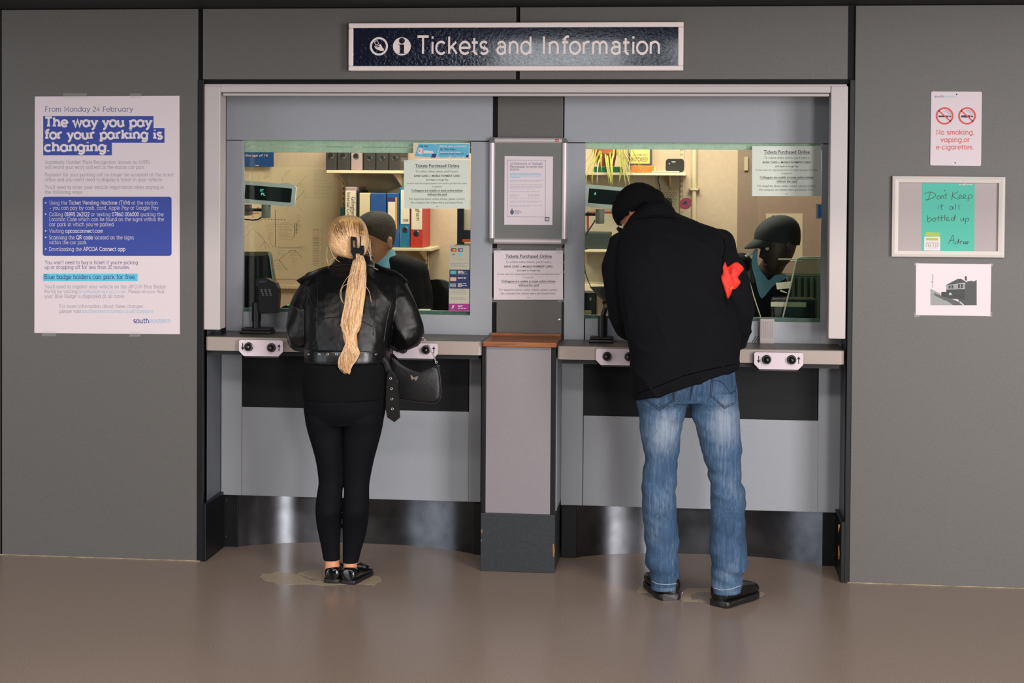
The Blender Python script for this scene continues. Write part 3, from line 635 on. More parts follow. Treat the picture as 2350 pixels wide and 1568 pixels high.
# ---- silver snap frame on the post, with a police notice inside
zf = ZM(1090, 200, 2.529)
ALU = M('satin_aluminium', (190, 180, 182), .38, metal=.35, gain=1.3); CORN = M('grey_plastic', (84, 86, 82), .5, gain=1.2)
fx0, fx1, fz0, fz1 = R(1122, 315.5, 1301.5, 560.5, YB-.035)
sf = empty('snap_frame', ((fx0+fx1)/2, YB-.01, fz0), label='silver rounded-corner poster frame on the central post', cat='frame')
FT = .027
MB().box(fx0+.012, fx1-.012, YB-.022, YB-.004, fz0+.012, fz1-.012).build('backing_board', M('frame_backing', (96, 98, 96), .55, gain=1.35, var=.14, vs=420), sf)
def rail(x0, x1, z0, z1, hor):
    n = 8; rings = []
    for k in range(n+1):
        a = PI*k/n; off = math.cos(a); dep = math.sin(a)*.014
        if hor: rings.append([Vector((x0, YB-.022-dep, (z0+z1)/2+off*(z1-z0)/2)), Vector((x1, YB-.022-dep, (z0+z1)/2+off*(z1-z0)/2)), Vector((x1, YB-.004, (z0+z1)/2+off*(z1-z0)/2)), Vector((x0, YB-.004, (z0+z1)/2+off*(z1-z0)/2))])
        else: rings.append([Vector(((x0+x1)/2+off*(x1-x0)/2, YB-.022-dep, z0)), Vector(((x0+x1)/2+off*(x1-x0)/2, YB-.022-dep, z1)), Vector(((x0+x1)/2+off*(x1-x0)/2, YB-.004, z1)), Vector(((x0+x1)/2+off*(x1-x0)/2, YB-.004, z0))])
    return sharp(MB().loft(rings).build('frame_rail', ALU, sf), 50)
rail(fx0+.026, fx1-.026, fz1-FT, fz1, 1); rail(fx0+.026, fx1-.026, fz0, fz0+FT, 1); rail(fx0, fx0+FT, fz0+.026, fz1-.026, 0); rail(fx1-FT, fx1, fz0+.026, fz1-.026, 0)
for sx, sz in ((0, 0), (1, 0), (0, 1), (1, 1)):
    cx, cz = (fx0+.026 if sx == 0 else fx1-.026), (fz0+.026 if sz == 0 else fz1-.026)
    a0 = {(1, 1): 0, (0, 1): 90, (0, 0): 180, (1, 0): 270}[(sx, sz)]
    pts = [(cx, cz)]+[(cx+.027*math.cos(math.radians(a0+9*k)), cz+.027*math.sin(math.radians(a0+9*k))) for k in range(11)]
    plate(pts, YB-.035, YB-.004).build('corner', CORN, sf)
mb = MB(); prism_px(mb, [(465,301),(487,301),(487,316),(465,316)], zf, YB-.0365, .001); rt = mb.build('maker_tag', M('tag_red', (168, 44, 44), .5), sf)
mb = MB(); greek(mb, 1275, 1281.5, 323, 1.6, YB-.037, random.Random(2)); mb.build('maker_print', WHITET, rt)
NYq = YB-.0232
pn = empty('permission_notice', (P(1213, 516, NYq).x, NYq, P(1213, 516, NYq).z), label='white printed permission notice inside the silver poster frame', cat='notice')
mb = MB(); prism_px(mb, [(172,400),(453,403),(449,801),(170,799)], zf, NYq, .0008); mb.build('sheet', PAPER, pn)
mb = MB(); V = []; F = []
ribbon([(p.x, p.z) for p in [P(*zf(*q), NYq) for q in [(189,424),(410,425),(408,754),(187,752),(189,424)]]], .0014, V, F); mb.add([Vector((q.x, NYq-.0003, q.y)) for q in V], F); mb.build('border_line', M('print_mauve', (120, 104, 116), .6, gain=1.2), pn)
lines([('Withdrawal of Implied', 204, 392, 451), ('Permission to enter the', 204, 393, 468), ('station', 204, 258, 484)], NYq-.0003, .95, 1, M('print_heading_grey', (108, 104, 118), .6, gain=1.1), 'heading_lettering', 5.4, zf, pn)
rg = random.Random(3); mb = MB()
for y, f in ((503, .95), (511, .95), (519, .95), (526, .3)): greek(mb, *[zf(x, y)[0] for x in (204, 392)], zf(0, y)[1], 1.6, NYq-.0003, rg, f)
mb.build('blue_print', PALEB, pn); mb = MB()
for y, f in ((544, 1), (551, .9), (568, 1), (577, 1), (585, 1), (592, .8), (608, .95), (624, .2), (631, .3), (639, .25), (647, .45), (664, 1), (671, .9), (688, 1), (695, .6)): greek(mb, *[zf(x, y)[0] for x in (204, 392)], zf(0, y)[1], 1.1, NYq-.0003, rg, f)
for y in (624, 631, 639, 647): greek(mb, *[zf(x, y)[0] for x in (306, 392)], zf(0, y)[1], 1.1, NYq-.0003, rg, .8)
mb.build('grey_print', M('print_faint', (166, 158, 166), .6, gain=1.3), pn)
mb = MB(); disc(mb, *zf(215, 724), 4.4, NYq-.0003, n=8); disc(mb, *zf(215, 709), 1.6, NYq-.0003, n=8); prism_px(mb, [(203,722),(215,712),(227,722),(224,734),(215,742),(206,734)], zf, NYq-.0004)
mb.build('police_crest', M('print_slate', (84, 88, 108), .6, gain=1.1), pn)
mb = MB(); sans(mb, 'BRITISH', *[zf(x, 0)[0] for x in (230, 258)], zf(0, 721)[1], 2.4, NYq-.0003, .012); sans(mb, 'TRANSPORT', *[zf(x, 0)[0] for x in (230, 272)], zf(0, 729)[1], 2.4, NYq-.0003, .012); sans(mb, 'POLICE', *[zf(x, 0)[0] for x in (230, 256)], zf(0, 737)[1], 2.4, NYq-.0003, .012)
mb.build('crest_lettering', MATS['print_slate'], pn)
mb = MB(); prism_px(mb, [(406,754),(432,755),(431,779),(405,778)], zf, NYq-.0006); lb = mb.build('logo_block', M('print_slate_dark', (58, 70, 92), .6, gain=1.1), pn)
mb = MB(); slab(mb, 'se', *[zf(x, 0)[0] for x in (410, 428)], zf(0, 772)[1], 5.6, NYq-.0010, 1.5, 1.5); mb.build('logo_lettering', WHITET, lb)

# ---- right wall: no-smoking plate
zr = ZM(2020, 180, 2.8); RY = -.004
ns = empty('no_smoking_sign', (P(2195, 380, 0).x, 0, P(2195, 380, 0).z), label='small white no smoking or vaping sign with red circles', cat='sign')
cvx = lambda pts: [P(*zr(*p), RY) for p in pts]
mb = MB(); mb.prism(cvx([(334,84),(648,86),(654,92),(648,556),(642,563),(328,559),(321,553),(328,90)]), (0, .0035, 0)); mb.build('sign_plate', PAPER, ns)
ry = RY-.0003
lines([('south', 350, 410, 122)], ry, .9, 1, NAVY, 'lettering', 4.6, zr, ns); lines([('eastern', 412, 489, 122)], ry, .8, 1, PALEB, 'lettering', 4.6, zr, ns)
lines([('No smoking,', 360, 605, 360), ('vaping,or', 388, 577, 408), ('e-cigarettes.', 361, 601, 455)], ry, 1.08, 1.2, RED, 'red_lettering', 10.4, zr, ns)
for k, cx in enumerate((414, 558)):
    mb = MB(); x = cx-414
    if k == 0: prism_px(mb, [(374,239),(438,239),(438,249),(374,249)], zr, ry); prism_px(mb, [(441,239),(445,239),(445,249),(441,249)], zr, ry); prism_px(mb, [(447,239),(455,239),(455,249),(447,249)], zr, ry)
    else: prism_px(mb, [(520,238),(566,236),(580,238),(580,250),(566,252),(520,250)], zr, ry); prism_px(mb, [(584,240),(597,240),(597,249),(584,249)], zr, ry)
    strokes(mb, [[(407+x,206),(412+x,214),(425+x,216),(436+x,222),(440+x,232)], [(415+x,200),(424+x,208),(436+x,209),(448+x,218),(452+x,232)]], .0012, ry, zr)
    mb.build('cigarette_symbol' if k == 0 else 'vape_symbol', M('print_ink_purple', (44, 34, 50), .6), ns)
    mb = MB(); disc(mb, *zr(cx, 241), 20.4, ry-.0003, r2=16.4, n=36)
    V = []; F = []; a, b = P(*zr(cx-38, 207), ry), P(*zr(cx+38, 276), ry); ribbon([(a.x, a.z), (b.x, b.z)], .0058, V, F); mb.add([Vector((q.x, ry-.0003, q.y)) for q in V], F)
    mb.build('prohibition_ring', RED, ns)
for q in ((491, 103), (482, 543)): MB().lathe(P(*zr(*q), RY), [(.003, 0), (.003, .0008), (.001, .0014)], 10, 'y').build('screw', BLACKM, ns)

# ---- white frame with the handwritten teal sheet
hf = empty('picture_frame', (P(2176, 591, 0).x, 0, P(2176, 591, 0).z), label='white landscape frame on the right wall holding a teal sheet', cat='frame')
def zq(x, y, Y=-.02): return P(*zr(x, y), Y)
o_ = [zq(80,628), zq(804,634), zq(797,1152), zq(74,1145)]; i_ = [zq(119,668), zq(764,672), zq(757,1112), zq(114,1107)]
WF = M('frame_white', (198, 190, 184), .38, gain=1.3)
for k in range(4):
    a, b, c, d = o_[k], o_[(k+1) % 4], i_[(k+1) % 4], i_[k]; ma, mb_ = a.lerp(d, .45)+Vector((0, -.007, 0)), b.lerp(c, .45)+Vector((0, -.007, 0)); bk = Vector((0, .02, 0))
    MB().add([a, b, mb_, ma, d, c, a+bk, b+bk, c+bk, d+bk], [(0,1,2,3), (3,2,5,4), (6,7,1,0), (4,5,8,9), (9,8,7,6), (0,3,4,9,6), (1,7,8,5,2)]).build('frame_rail', WF, hf)
BKY = -.006
MB().prism([Vector((p.x, BKY, p.z)) for p in i_], (0, .005, 0)).build('backing', M('backing_taupe', (150, 140, 140), .6, gain=1.35, var=.06, vs=500), hf)
tn = empty('teal_note', (P(2176, 578, 0).x, -.006, P(2176, 578, 0).z), label='teal sheet with handwritten message inside the white frame', cat='notice')
HY = -.0068
mb = MB(); prism_px(mb, [(270,670),(607,672),(605,1111),(267,1108)], zr, HY, .0006); mb.build('sheet', M('teal_paper', (62, 160, 140), .6, gain=1.35, var=.04, vs=300), tn)
hy = HY-.0003
hand = [[(322,732),(308,778),(292,780)], [(284,742),(318,730),(350,740),(354,756),(330,772),(290,782)], [(372,755),(364,766),(370,776),(384,772),(386,758),(374,754)], [(392,774),(394,757),(404,755),(408,772)], [(412,716),(418,726)],
        [(424,735),(421,770),(428,774)], [(412,752),(436,748)], [(466,730),(460,782)], [(500,728),(464,756),(503,778)], [(506,766),(522,760),(516,748),(506,756),(508,772),(528,772)], [(530,766),(548,760),(542,746),(532,756),(536,772),(558,770)],
        [(566,752),(564,790)], [(566,754),(584,748),(592,760),(580,770),(566,768)],
        [(372,822),(370,842)], [(374,810),(376,813)], [(396,805),(392,838),(402,844)], [(380,822),(410,818)], [(462,824),(450,826),(448,840),(462,842),(466,824),(470,844)], [(486,806),(484,844)], [(504,812),(508,844)],
        [(306,880),(304,918),(318,920),(330,906),(318,896),(306,906)], [(344,898),(336,912),(346,920),(358,910),(352,898),(342,900)], [(378,880),(372,912),(380,916)], [(396,878),(392,912),(400,914)], [(362,898),(412,892)], [(416,876),(414,914)], [(424,906),(440,902),(434,892),(424,900),(428,914),(446,912)],
        [(474,896),(460,898),(456,912),(470,914),(476,898),(482,876),(478,914)], [(518,898),(518,914),(530,916),(536,898),(538,916)], [(550,900),(546,936)], [(550,902),(566,898),(570,910),(560,918),(548,916)], [(578,904),(580,905)],
        [(438,1062),(454,1034),(468,1008),(474,1066)], [(444,1046),(478,1038)], [(500,1048),(486,1050),(484,1062),(498,1062),(504,1030),(506,1064)], [(514,1046),(516,1064)], [(514,1052),(520,1046),(528,1046)], [(534,1048),(534,1064)], [(548,1050),(538,1054),(538,1064),(548,1062),(550,1050),(552,1064)], [(556,1066),(558,1050),(566,1048),(562,1060),(562,1068)]]
for lo_, hi_, xa_, xb_ in ((0, 800, 0, 445), (0, 800, 445, 999), (800, 870, 0, 430), (800, 870, 430, 999), (870, 990, 0, 500), (870, 990, 500, 999), (990, 1200, 0, 999)):
    mb = MB(); strokes(mb, [h for h in hand if lo_ <= h[0][1] < hi_ and xa_ <= h[0][0] < xb_], .0024, hy, zr); mb.build('handwriting', M('marker_ink', (18, 40, 44), .5), tn)
mb = MB(); prism_px(mb, [(283,1017),(386,1018),(385,1107),(282,1105)], zr, hy); cd = mb.build('contact_card', PAPER, tn)
mb = MB(); prism_px(mb, [(290,985),(384,992),(381,1018),(287,1012)], zr, hy-.0002); prism_px(mb, [(294,1026),(370,1027),(370,1042),(294,1041)], zr, hy-.0004); mb.build('green_strip', M('print_lime', (142, 170, 66), .6, gain=1.3), tn)
mb = MB(); sans(mb, '116 123', *[zr(x, 0)[0] for x in (295, 373)], zr(0, 1083)[1], 7.4, hy-.0005); mb.build('card_lettering', M('print_olive', (128, 134, 84), .6, gain=1.2), cd)
mb = MB(); rg = random.Random(4)
for y in (1056, 1061, 1092): greek(mb, *[zr(x, 0)[0] for x in (296, 374)], zr(0, y)[1], .9, hy-.0005, rg)
mb.build('card_print', M('print_stone', (160, 160, 140), .6, gain=1.2), cd)
mb = MB(); greek(mb, *[zr(x, 0)[0] for x in (506, 592)], zr(0, 685)[1], 1.2, hy, rg); disc(mb, *zr(545, 683), 2.2, hy, n=10); mb.build('header_print', WHITET, tn)

# ---- black-and-white photograph print
ph = empty('photograph_print', (P(2188, 725, 0).x, 0, P(2188, 725, 0).z), label='white sheet with black-and-white photograph of a railway signal box', cat='photograph')
mb = MB(); prism_px(mb, [(230,1189),(714,1194),(708,1528),(228,1522)], zr, -.001, .0009); mb.build('sheet', PAPER, ph)
g = lambda n, v: M('photo_grey_%d' % n, (v-10, v-7, v-6), .6, gain=1.15, var=.3, vs=260)
def pic(name, n, v, polys, Y):
    mb = MB()
    for q in polys: prism_px(mb, q, zr, Y, .0002)
    mb.build(name, g(n, v), ph)
pic('photo_ground', 1, 150, [[(323,1352),(400,1390),(460,1420),(540,1458),(323,1458)]], -.0016)
pic('photo_hedge', 2, 78, [[(545,1320),(560,1305),(585,1300),(600,1306),(620,1296),(620,1458),(520,1458),(500,1420),(545,1400)]], -.0016)
pic('photo_tracks', 3, 92, [[(345,1378),(392,1398),(450,1412),(505,1436),(540,1458),(470,1458),(430,1432),(380,1410),(350,1395)]], -.0018)
pic('photo_building', 4, 62, [[(393,1372),(425,1372),(425,1355),(545,1355),(545,1422),(470,1418),(393,1402)]], -.0020)
pic('photo_cabin', 5, 148, [[(425,1330),(497,1322),(545,1318),(545,1352),(497,1356),(425,1358)]], -.0022)
pic('photo_roof', 6, 74, [[(420,1330),(500,1288),(520,1288),(558,1312),(497,1320)], [(544,1272),(556,1272),(557,1300),(545,1298)]], -.0024)
pic('photo_windows', 7, 60, [[(440,1334),(452,1332),(452,1350),(440,1351)], [(458,1331),(470,1330),(470,1349),(458,1350)], [(500,1324),(512,1322),(512,1348),(500,1349)], [(518,1322),(530,1321),(530,1347),(518,1348)]], -.0024)
pic('photo_pole', 8, 130, [[(336,1258),(340,1258),(339,1345),(336,1345)], [(328,1306),(334,1306),(334,1311),(328,1311)]], -.0018)
pic('photo_kerb', 9, 186, [[(505,1436),(516,1434),(536,1452),(540,1458),(530,1458)], [(442,1379),(459,1379),(459,1393),(442,1393)]], -.0024)
for q in ((2098, 603, 2110, 609), (2268, 605, 2279, 611), (2266, 716, 2277, 727), (2098, 718, 2110, 728)): tape(ph, *q, -.003)
# ================================================================== THE TICKET OFFICE BEHIND THE GLASS
CREAM = M('office_cream_paint', (206, 184, 158), .6, var=.04, vs=40); TAUPE = M('office_taupe_paint', (150, 128, 112), .6, var=.05, vs=60)
xo0, xo1 = XL-.5, XR+.6; xd = P(1692, 500, YW).x; xd2 = P(1735, 500, YW).x
bw = MB().box(xo0, xd, YW, YW+.06, 0, 2.6).build('wall_back', CREAM, kind='structure')
MB().box(xd, xo1, YW-.02, YW+.06, 0, 2.6).build('wall_back_right', TAUPE, kind='structure')
MB().box(xo0-.06, xo0, YB+.05, YW+.06, 0, 2.6).build('wall_office_left', CREAM, kind='structure')
MB().box(xo1, xo1+.06, YB+.05, YW+.06, 0, 2.6).build('wall_office_right', TAUPE, kind='structure')
MB().box(xo0, xo1, YB+.09, YW+.06, 2.6, 2.66).build('ceiling_office', M('office_ceiling', (200, 190, 175), .7), kind='structure')
MB().box(xo0, xo1, YB+.032, YB+.05, P(1175, 326, YB).z+.02, 2.62).build('wall_office_front', DARKP, kind='structure')
rbox(500, 655, 800, 663, YW-.02, YW, 'trim_3', M('dado_cream', (214, 196, 160), .5), kind='structure')
MB().box(xo0, xo1, YB+.225, YB+.24, 0, .95).build('wall_light_stop', DARKP, kind='structure')  # unseen wall added to block office light leaking out beside the kick plates
# door leaf of the taupe wall
rbox(1737, 300, 2060, 1200, YW-.035, YW-.02, 'door_1', M('office_door', (158, 134, 118), .55, var=.04, vs=30), kind='structure')
rbox(1708, 360, 1717, 392, YW-.032, YW-.02, 'trim_4', M('door_plate_cream', (196, 176, 146), .5), kind='structure')
for k, (lx, en) in enumerate(((-.75, 62), (.75, 66))):
    t = empty('ceiling_light', (lx, 1.05, 2.53), label='flat ceiling panel light above the %s ticket window' % ('left', 'right')[k], cat='light', group='office ceiling lights')
    MB().box(lx-.34, lx+.34, .75, 1.35, 2.545, 2.6).build('housing', WHITEP, t)
    MB().box(lx-.3, lx+.3, .79, 1.31, 2.535, 2.545).build('diffuser', M('lit_diffuser', (255, 226, 180), .5, emit=2.), t)
    area('panel_glow', (lx, 1.05, 2.53), (lx, 1.1, 0), 1.0, .6, en*.6, (1.0, .87, .75))
MB().bbox(xo0, xo1, YB+.052, .55, .95, .985, .003).build('office_desk', M('desk_grey', (96, 96, 92), .5), label='grey office desk running behind both ticket windows', cat='desk')

OFFW = M('shelf_cream', (222, 206, 170), .5); DGREY = M('binder_charcoal', (52, 48, 46), .6, var=.2, vs=60); LILAC = M('binder_lilac', (164, 140, 140), .6, var=.05, vs=60)
def shelf(u0, u1, v0, v1, Y0, label):
    s = empty('shelf', (P((u0+u1)/2, v1, Y0).x, YW-.1, P((u0+u1)/2, v1, Y0).z), label=label, cat='shelf', group='office wall shelves')
    b = rbox(u0, v0, u1, v1, Y0, YW, 'board', OFFW, s)
    for f in (.12, .85):
        xx = P(u0+(u1-u0)*f, v1, Y0).x; zz = P(u0, v1, Y0).z-.002
        MB().prism([Vector((xx-.004, YW-.002, zz)), Vector((xx-.004, Y0+.05, zz)), Vector((xx-.004, YW-.002, zz-.07))], (.008, 0, 0)).build('bracket', OFFW, s)
    return s
SY1 = 1.50
shelf(749, 925, 391, 398, SY1, 'cream upper shelf holding charcoal box files, left window'); shelf(786, 990, 568.5, 575.5, SY1, 'cream lower shelf holding coloured binders, left window')
def standard(u0, u1, v0, v1, label):
    s = empty('shelf_upright', (P(u0, v1, YW).x, YW, P(u0, v1, YW).z), label=label, cat='bracket', group='slotted shelf uprights')
    rbox(u0, v0, u1, v1, YW-.012, YW, 'channel', OFFW, s); n = int((v1-v0)/12)
    for i in range(n):
        for du in (.28, .62): rbox(u0+(u1-u0)*du, v0+3+i*12, u0+(u1-u0)*(du+.14), v0+10+i*12, YW-.0135, YW-.012, 'slot', BLACKM, s, .0003)
standard(785, 791, 330, 640, 'slotted upright left of the white labelled binder'); standard(977, 983, 470, 640, 'slotted upright right of the red binder')
standard(1560, 1568, 325, 660, 'slotted upright beside the pegboard, right window')
def binder(u0, u1, vt, vb, mat, label, hole=None, lab=None, lmat=None, Y=SY1+.012, dep=.26, extra=None, cat='binder', group='binders on the lower shelf'):
    b = empty('binder', (P((u0+u1)/2, vb, Y).x, Y+.1, P((u0+u1)/2, vb, Y).z), label=label, cat=cat, group=group)
    x0, x1, z0, z1 = R(u0+.4, vt, u1-.4, vb, Y)
    MB().bbox(x0, x1, Y, Y+dep, z0, z1, .004).build('cover', mat, b)
    if lab: rbox(*lab, Y-.0012, Y, 'spine_label', lmat or PAPERW, b, .0003)
    if hole:
        k = P(*hole, Y); rh = .0125
        sharp(MB().lathe(k, [(rh*1.35, 0), (rh*1.35, .002), (rh, .0026)], 20, 'y').build('finger_ring', CHROME, b)); MB().lathe(k, [(rh*.86, .001), (rh*.86, .003)], 20, 'y').build('finger_hole', BLACKM, b)
    if extra: extra(b, Y)
    return b
PAPERW = M('label_cream', (226, 210, 184), .6)
z6 = ZM(740, 320, 6.03)
def e_gill(b, Y):
    for t, x, y0, y1 in (('Internal Con', 338, 735, 1075), ('Gillingham', 402, 795, 1075)):
        V, F, wd = font_text(t); a = P(*z6(x, y0), Y-.0018); c = P(*z6(x, y1), Y-.0018); L = (a.z-c.z)/wd; mb = MB()
        mb.add([Vector((a.x+v.y*L*1.15, a.y, a.z-v.x*L)) for v in V], F); mb.build('spine_lettering', BLACKT, b)
binder(791.5, 818, 429, 568, LILAC, 'lilac binder with white Gillingham spine label, left end of shelf', lab=(792.5, 437.5, 816, 560), extra=e_gill)
binder(818.5, 824, 437, 568, BLACKM, 'thin black folder beside the white labelled binder')
binder(824, 849, 443, 568, M('binder_cream', (214, 196, 160), .6), 'plain cream binder between black folder and blue binder')
binder(849.5, 886, 443.5, 568, M('binder_blue', (34, 76, 140), .5, var=.12, vs=50), 'wide plain blue binder behind the seated clerk')
def e_or(b, Y):
    rbox(890.5, 453, 911, 526, Y-.0008, Y-.0002, 'orange_border', M('label_orange', (222, 150, 50), .6), b, .0002)
    rbox(890.5, 453, 907, 463, Y-.0016, Y-.001, 'purple_band', M('label_purple', (58, 40, 104), .6), b, .0002)
binder(887, 916, 443, 568, M('binder_azure', (20, 84, 142), .5, var=.06, vs=50), 'blue binder with orange-edged white spine label', lab=(890.5, 462.5, 906.5, 516), extra=e_or)
def e_bar(b, Y):
    rg = random.Random(5); mb = MB(); u = 925.5
    while u < 937: w_ = rg.uniform(.4, 1.2); mb.prism(quad(u, 503, u+w_, 509, Y-.0016), (0, .0003, 0)); u += w_+rg.uniform(.4, 1.)
    o = mb.build('barcode', BLACKT, b); o['kind'] = 'stuff'
binder(916.5, 941, 431, 568, M('binder_teal', (24, 112, 148), .5, var=.06, vs=50), 'teal blue binder with barcode label and finger hole', (929.5, 526.5), (920, 436, 940, 514), extra=e_bar)
def e_red(b, Y):
    V, F, wd = font_text('Gillingham'); a = P(958, 452, Y-.0018); c = P(958, 506, Y-.0018); L = (a.z-c.z)/wd
    MB().add([Vector((a.x-.006+v.y*L*1.1, a.y, a.z-v.x*L)) for v in V], F).build('spine_lettering', M('print_olive_dark', (96, 90, 70), .6), b)
binder(941.5, 971, 432, 568.5, M('binder_red', (190, 50, 38), .5, var=.05, vs=50), 'red binder with white spine label and finger hole', (955, 535.2), (944.5, 440, 969, 527), extra=e_red)
for i, (a, b_) in enumerate(((747.5, 773), (773.5, 804))): binder(a, b_, 318, 390.5, DGREY, ('charcoal box file at the left end of the upper shelf', 'charcoal box file left of the lilac binder')[i], group='box files on the upper shelf', hole=((a+b_)/2, 357))
binder(805, 832, 318, 390.5, LILAC, 'dusty lilac lever binder between charcoal box files, upper shelf', (817.4, 358.5), group='box files on the upper shelf')
for i, (a, b_) in enumerate(((834, 862), (862.5, 892), (892.5, 918))): binder(a, b_, 318, 390.5, DGREY, ('charcoal box file just right of the lilac binder', 'charcoal box file second from the right, upper shelf', 'charcoal box file at the right end of the upper shelf')[i], group='box files on the upper shelf', hole=((a+b_)/2, 362))
tb = rbox(781, 476, 790, 500, YW-.03, YW-.01, 'teal_tab', M('tab_teal', (74, 150, 150), .6), label='small teal tab hanging on the slotted upright, left window', cat='tag')

# posters and signs on the office wall, left
zi = ZM(500, 300, 3.266); WY = YW-.002
def sheet(name, u0, v0, u1, v1, mat, label, cat='poster', Y=WY):
    s = empty(name, (P((u0+u1)/2, v1, Y).x, Y, P((u0+u1)/2, v1, Y).z), label=label, cat=cat)
    MB().prism(quad(u0, v0, u1, v1, Y), (0, .0015, 0)).build('sheet', mat, s); return s
mp_ = sheet('rail_map', 535, 384, 766, 640, M('map_cream', (212, 194, 160), .6), 'faded cream rail network map on the left office wall')
def mlines(parent, ls, mat, w_, name, conv=zi, Y=WY-.0006):
    for l in ls:
        mb = MB(); pts = [P(*conv(*p), Y) for p in l]; V = []; F = []; ribbon([(p.x, p.z) for p in pts], w_, V, F); mb.add([Vector((q.x, Y, q.y)) for q in V], F); mb.build(name, mat, parent)
ML = M('map_line_grey', (168, 152, 130), .6); MD = M('map_line_dark', (112, 102, 90), .6); MO = M('map_line_orange', (200, 128, 84), .6); MPk = M('map_line_pink', (200, 150, 136), .6)
mlines(mp_, [[(260,305),(260,378)], [(305,330),(305,380)], [(345,365),(400,308)], [(485,352),(540,300)], [(585,420),(670,335)], [(590,555),(630,602)], [(350,720),(400,700),(545,700),(575,730),(575,800),(545,820)], [(360,760),(380,720),(540,718)],
             [(200,800),(260,735),(300,770),(320,800)], [(195,740),(262,690),(262,735)], [(300,690),(340,660),(420,665),(500,670)], [(380,800),(410,870),(640,878)], [(440,880),(640,880)], [(540,480),(590,440)], [(500,600),(540,560)]], ML, .0019, 'map_line')
mlines(mp_, [[(578,528),(650,450)], [(575,690),(575,800)], [(430,600),(430,860)]], MD, .0021, 'map_line')
mlines(mp_, [[(485,352),(485,395),(540,395)], [(310,880),(350,830),(360,890)], [(300,760),(390,880)]], MPk, .003, 'map_line')
mb = MB(); rg = random.Random(9)
for (a, b_, n) in (((430,600),(430,860),16), ((590,700),(590,770),8), ((410,975),(460,970),4), ((460,968),(540,900),8), ((545,900),(580,900),4), ((585,905),(625,945),5), ((462,975),(515,1042),9), ((575,700),(575,790),7), ((330,665),(500,668),8)):
    for i in range(n):
        t = i/max(1, n-1); q = zi(a[0]+(b_[0]-a[0])*t, a[1]+(b_[1]-a[1])*t); mb.prism(quad(q[0]-.9, q[1]-.9, q[0]+.9, q[1]+.9, WY-.0012), (0, .0002, 0))
mb.build('station_dots', MD, mp_)['kind'] = 'stuff'
mb = MB()
for x, y, l, n in ((200,330,45,3), (345,312,70,5), (500,305,40,4), (610,395,60,6), (640,470,40,4), (590,640,40,8), (380,740,40,7), (460,730,110,9), (480,690,80,2), (445,900,60,4), (540,915,50,5), (560,960,45,6), (430,1000,50,5), (600,870,90,4), (580,710,50,6)):
    for i in range(n):
        u, v = zi(x+rg.uniform(-4, 4), y+i*11); greek(mb, u, u+l/3.27*rg.uniform(.6, 1), v, .8, WY-.0006, rg)
for i in range(20): greek(mb, *[zi(q, 0)[0] for q in (718, 855)], zi(0, 300+i*10.8)[1], .8, WY-.0006, rg, rg.uniform(.7, 1))
for i in range(26): greek(mb, *[zi(q, 0)[0] for q in (772, 802)], zi(0, 735+i*11)[1], .9, WY-.0006, rg, rg.uniform(.7, 1))
mb.build('map_print', M('map_print_faint', (178, 162, 136), .6), mp_)['kind'] = 'stuff'
for i, c in enumerate((MO, MO, MPk, ML, MO, MO, MD, ML, MD, MD, MD, ML, MO, ML, ML, MPk, ML, ML, MO, MO, ML, MPk, ML)):
    y = 737+i*12.2; MB().prism([P(*zi(710, y), WY-.0006), P(*zi(758, y), WY-.0006), P(*zi(758, y+4), WY-.0006), P(*zi(710, y+4), WY-.0006)], (0, .0002, 0)).build('key_line', c, mp_)
sm = sheet('route_map', 545, 468, 597, 503, M('map_white', (226, 206, 176), .6), 'small route map with orange lines left of the display pole', Y=WY-.006)
mlines(sm, [[(190,570),(215,590),(240,618),(312,620)], [(240,618),(265,598),(310,575)], [(200,600),(230,590),(262,622)], [(262,600),(262,655)]], MO, .006, 'map_line', Y=WY-.007)
ag = sheet('age_sign', 545, 345, 628, 383, M('sign_blue', (16, 74, 136), .45, var=.06, vs=90), 'blue sign reading the age of 16, top left of window', 'sign', Y=YW-.03)
mb = MB(); sans(mb, 'the age of 16', 562.5, 615, 359, 5.4, YW-.0305, .012); mb.build('lettering', M('letter_cream', (230, 208, 190), .5), ag)
mb = MB(); greek(mb, 586, 594, 380.5, 1.4, YW-.0305, rg); mb.build('small_print', MATS['letter_cream'], ag); rbox(560, 352, 620, 378, YW-.028, YW, 'mount', CREAM, ag)

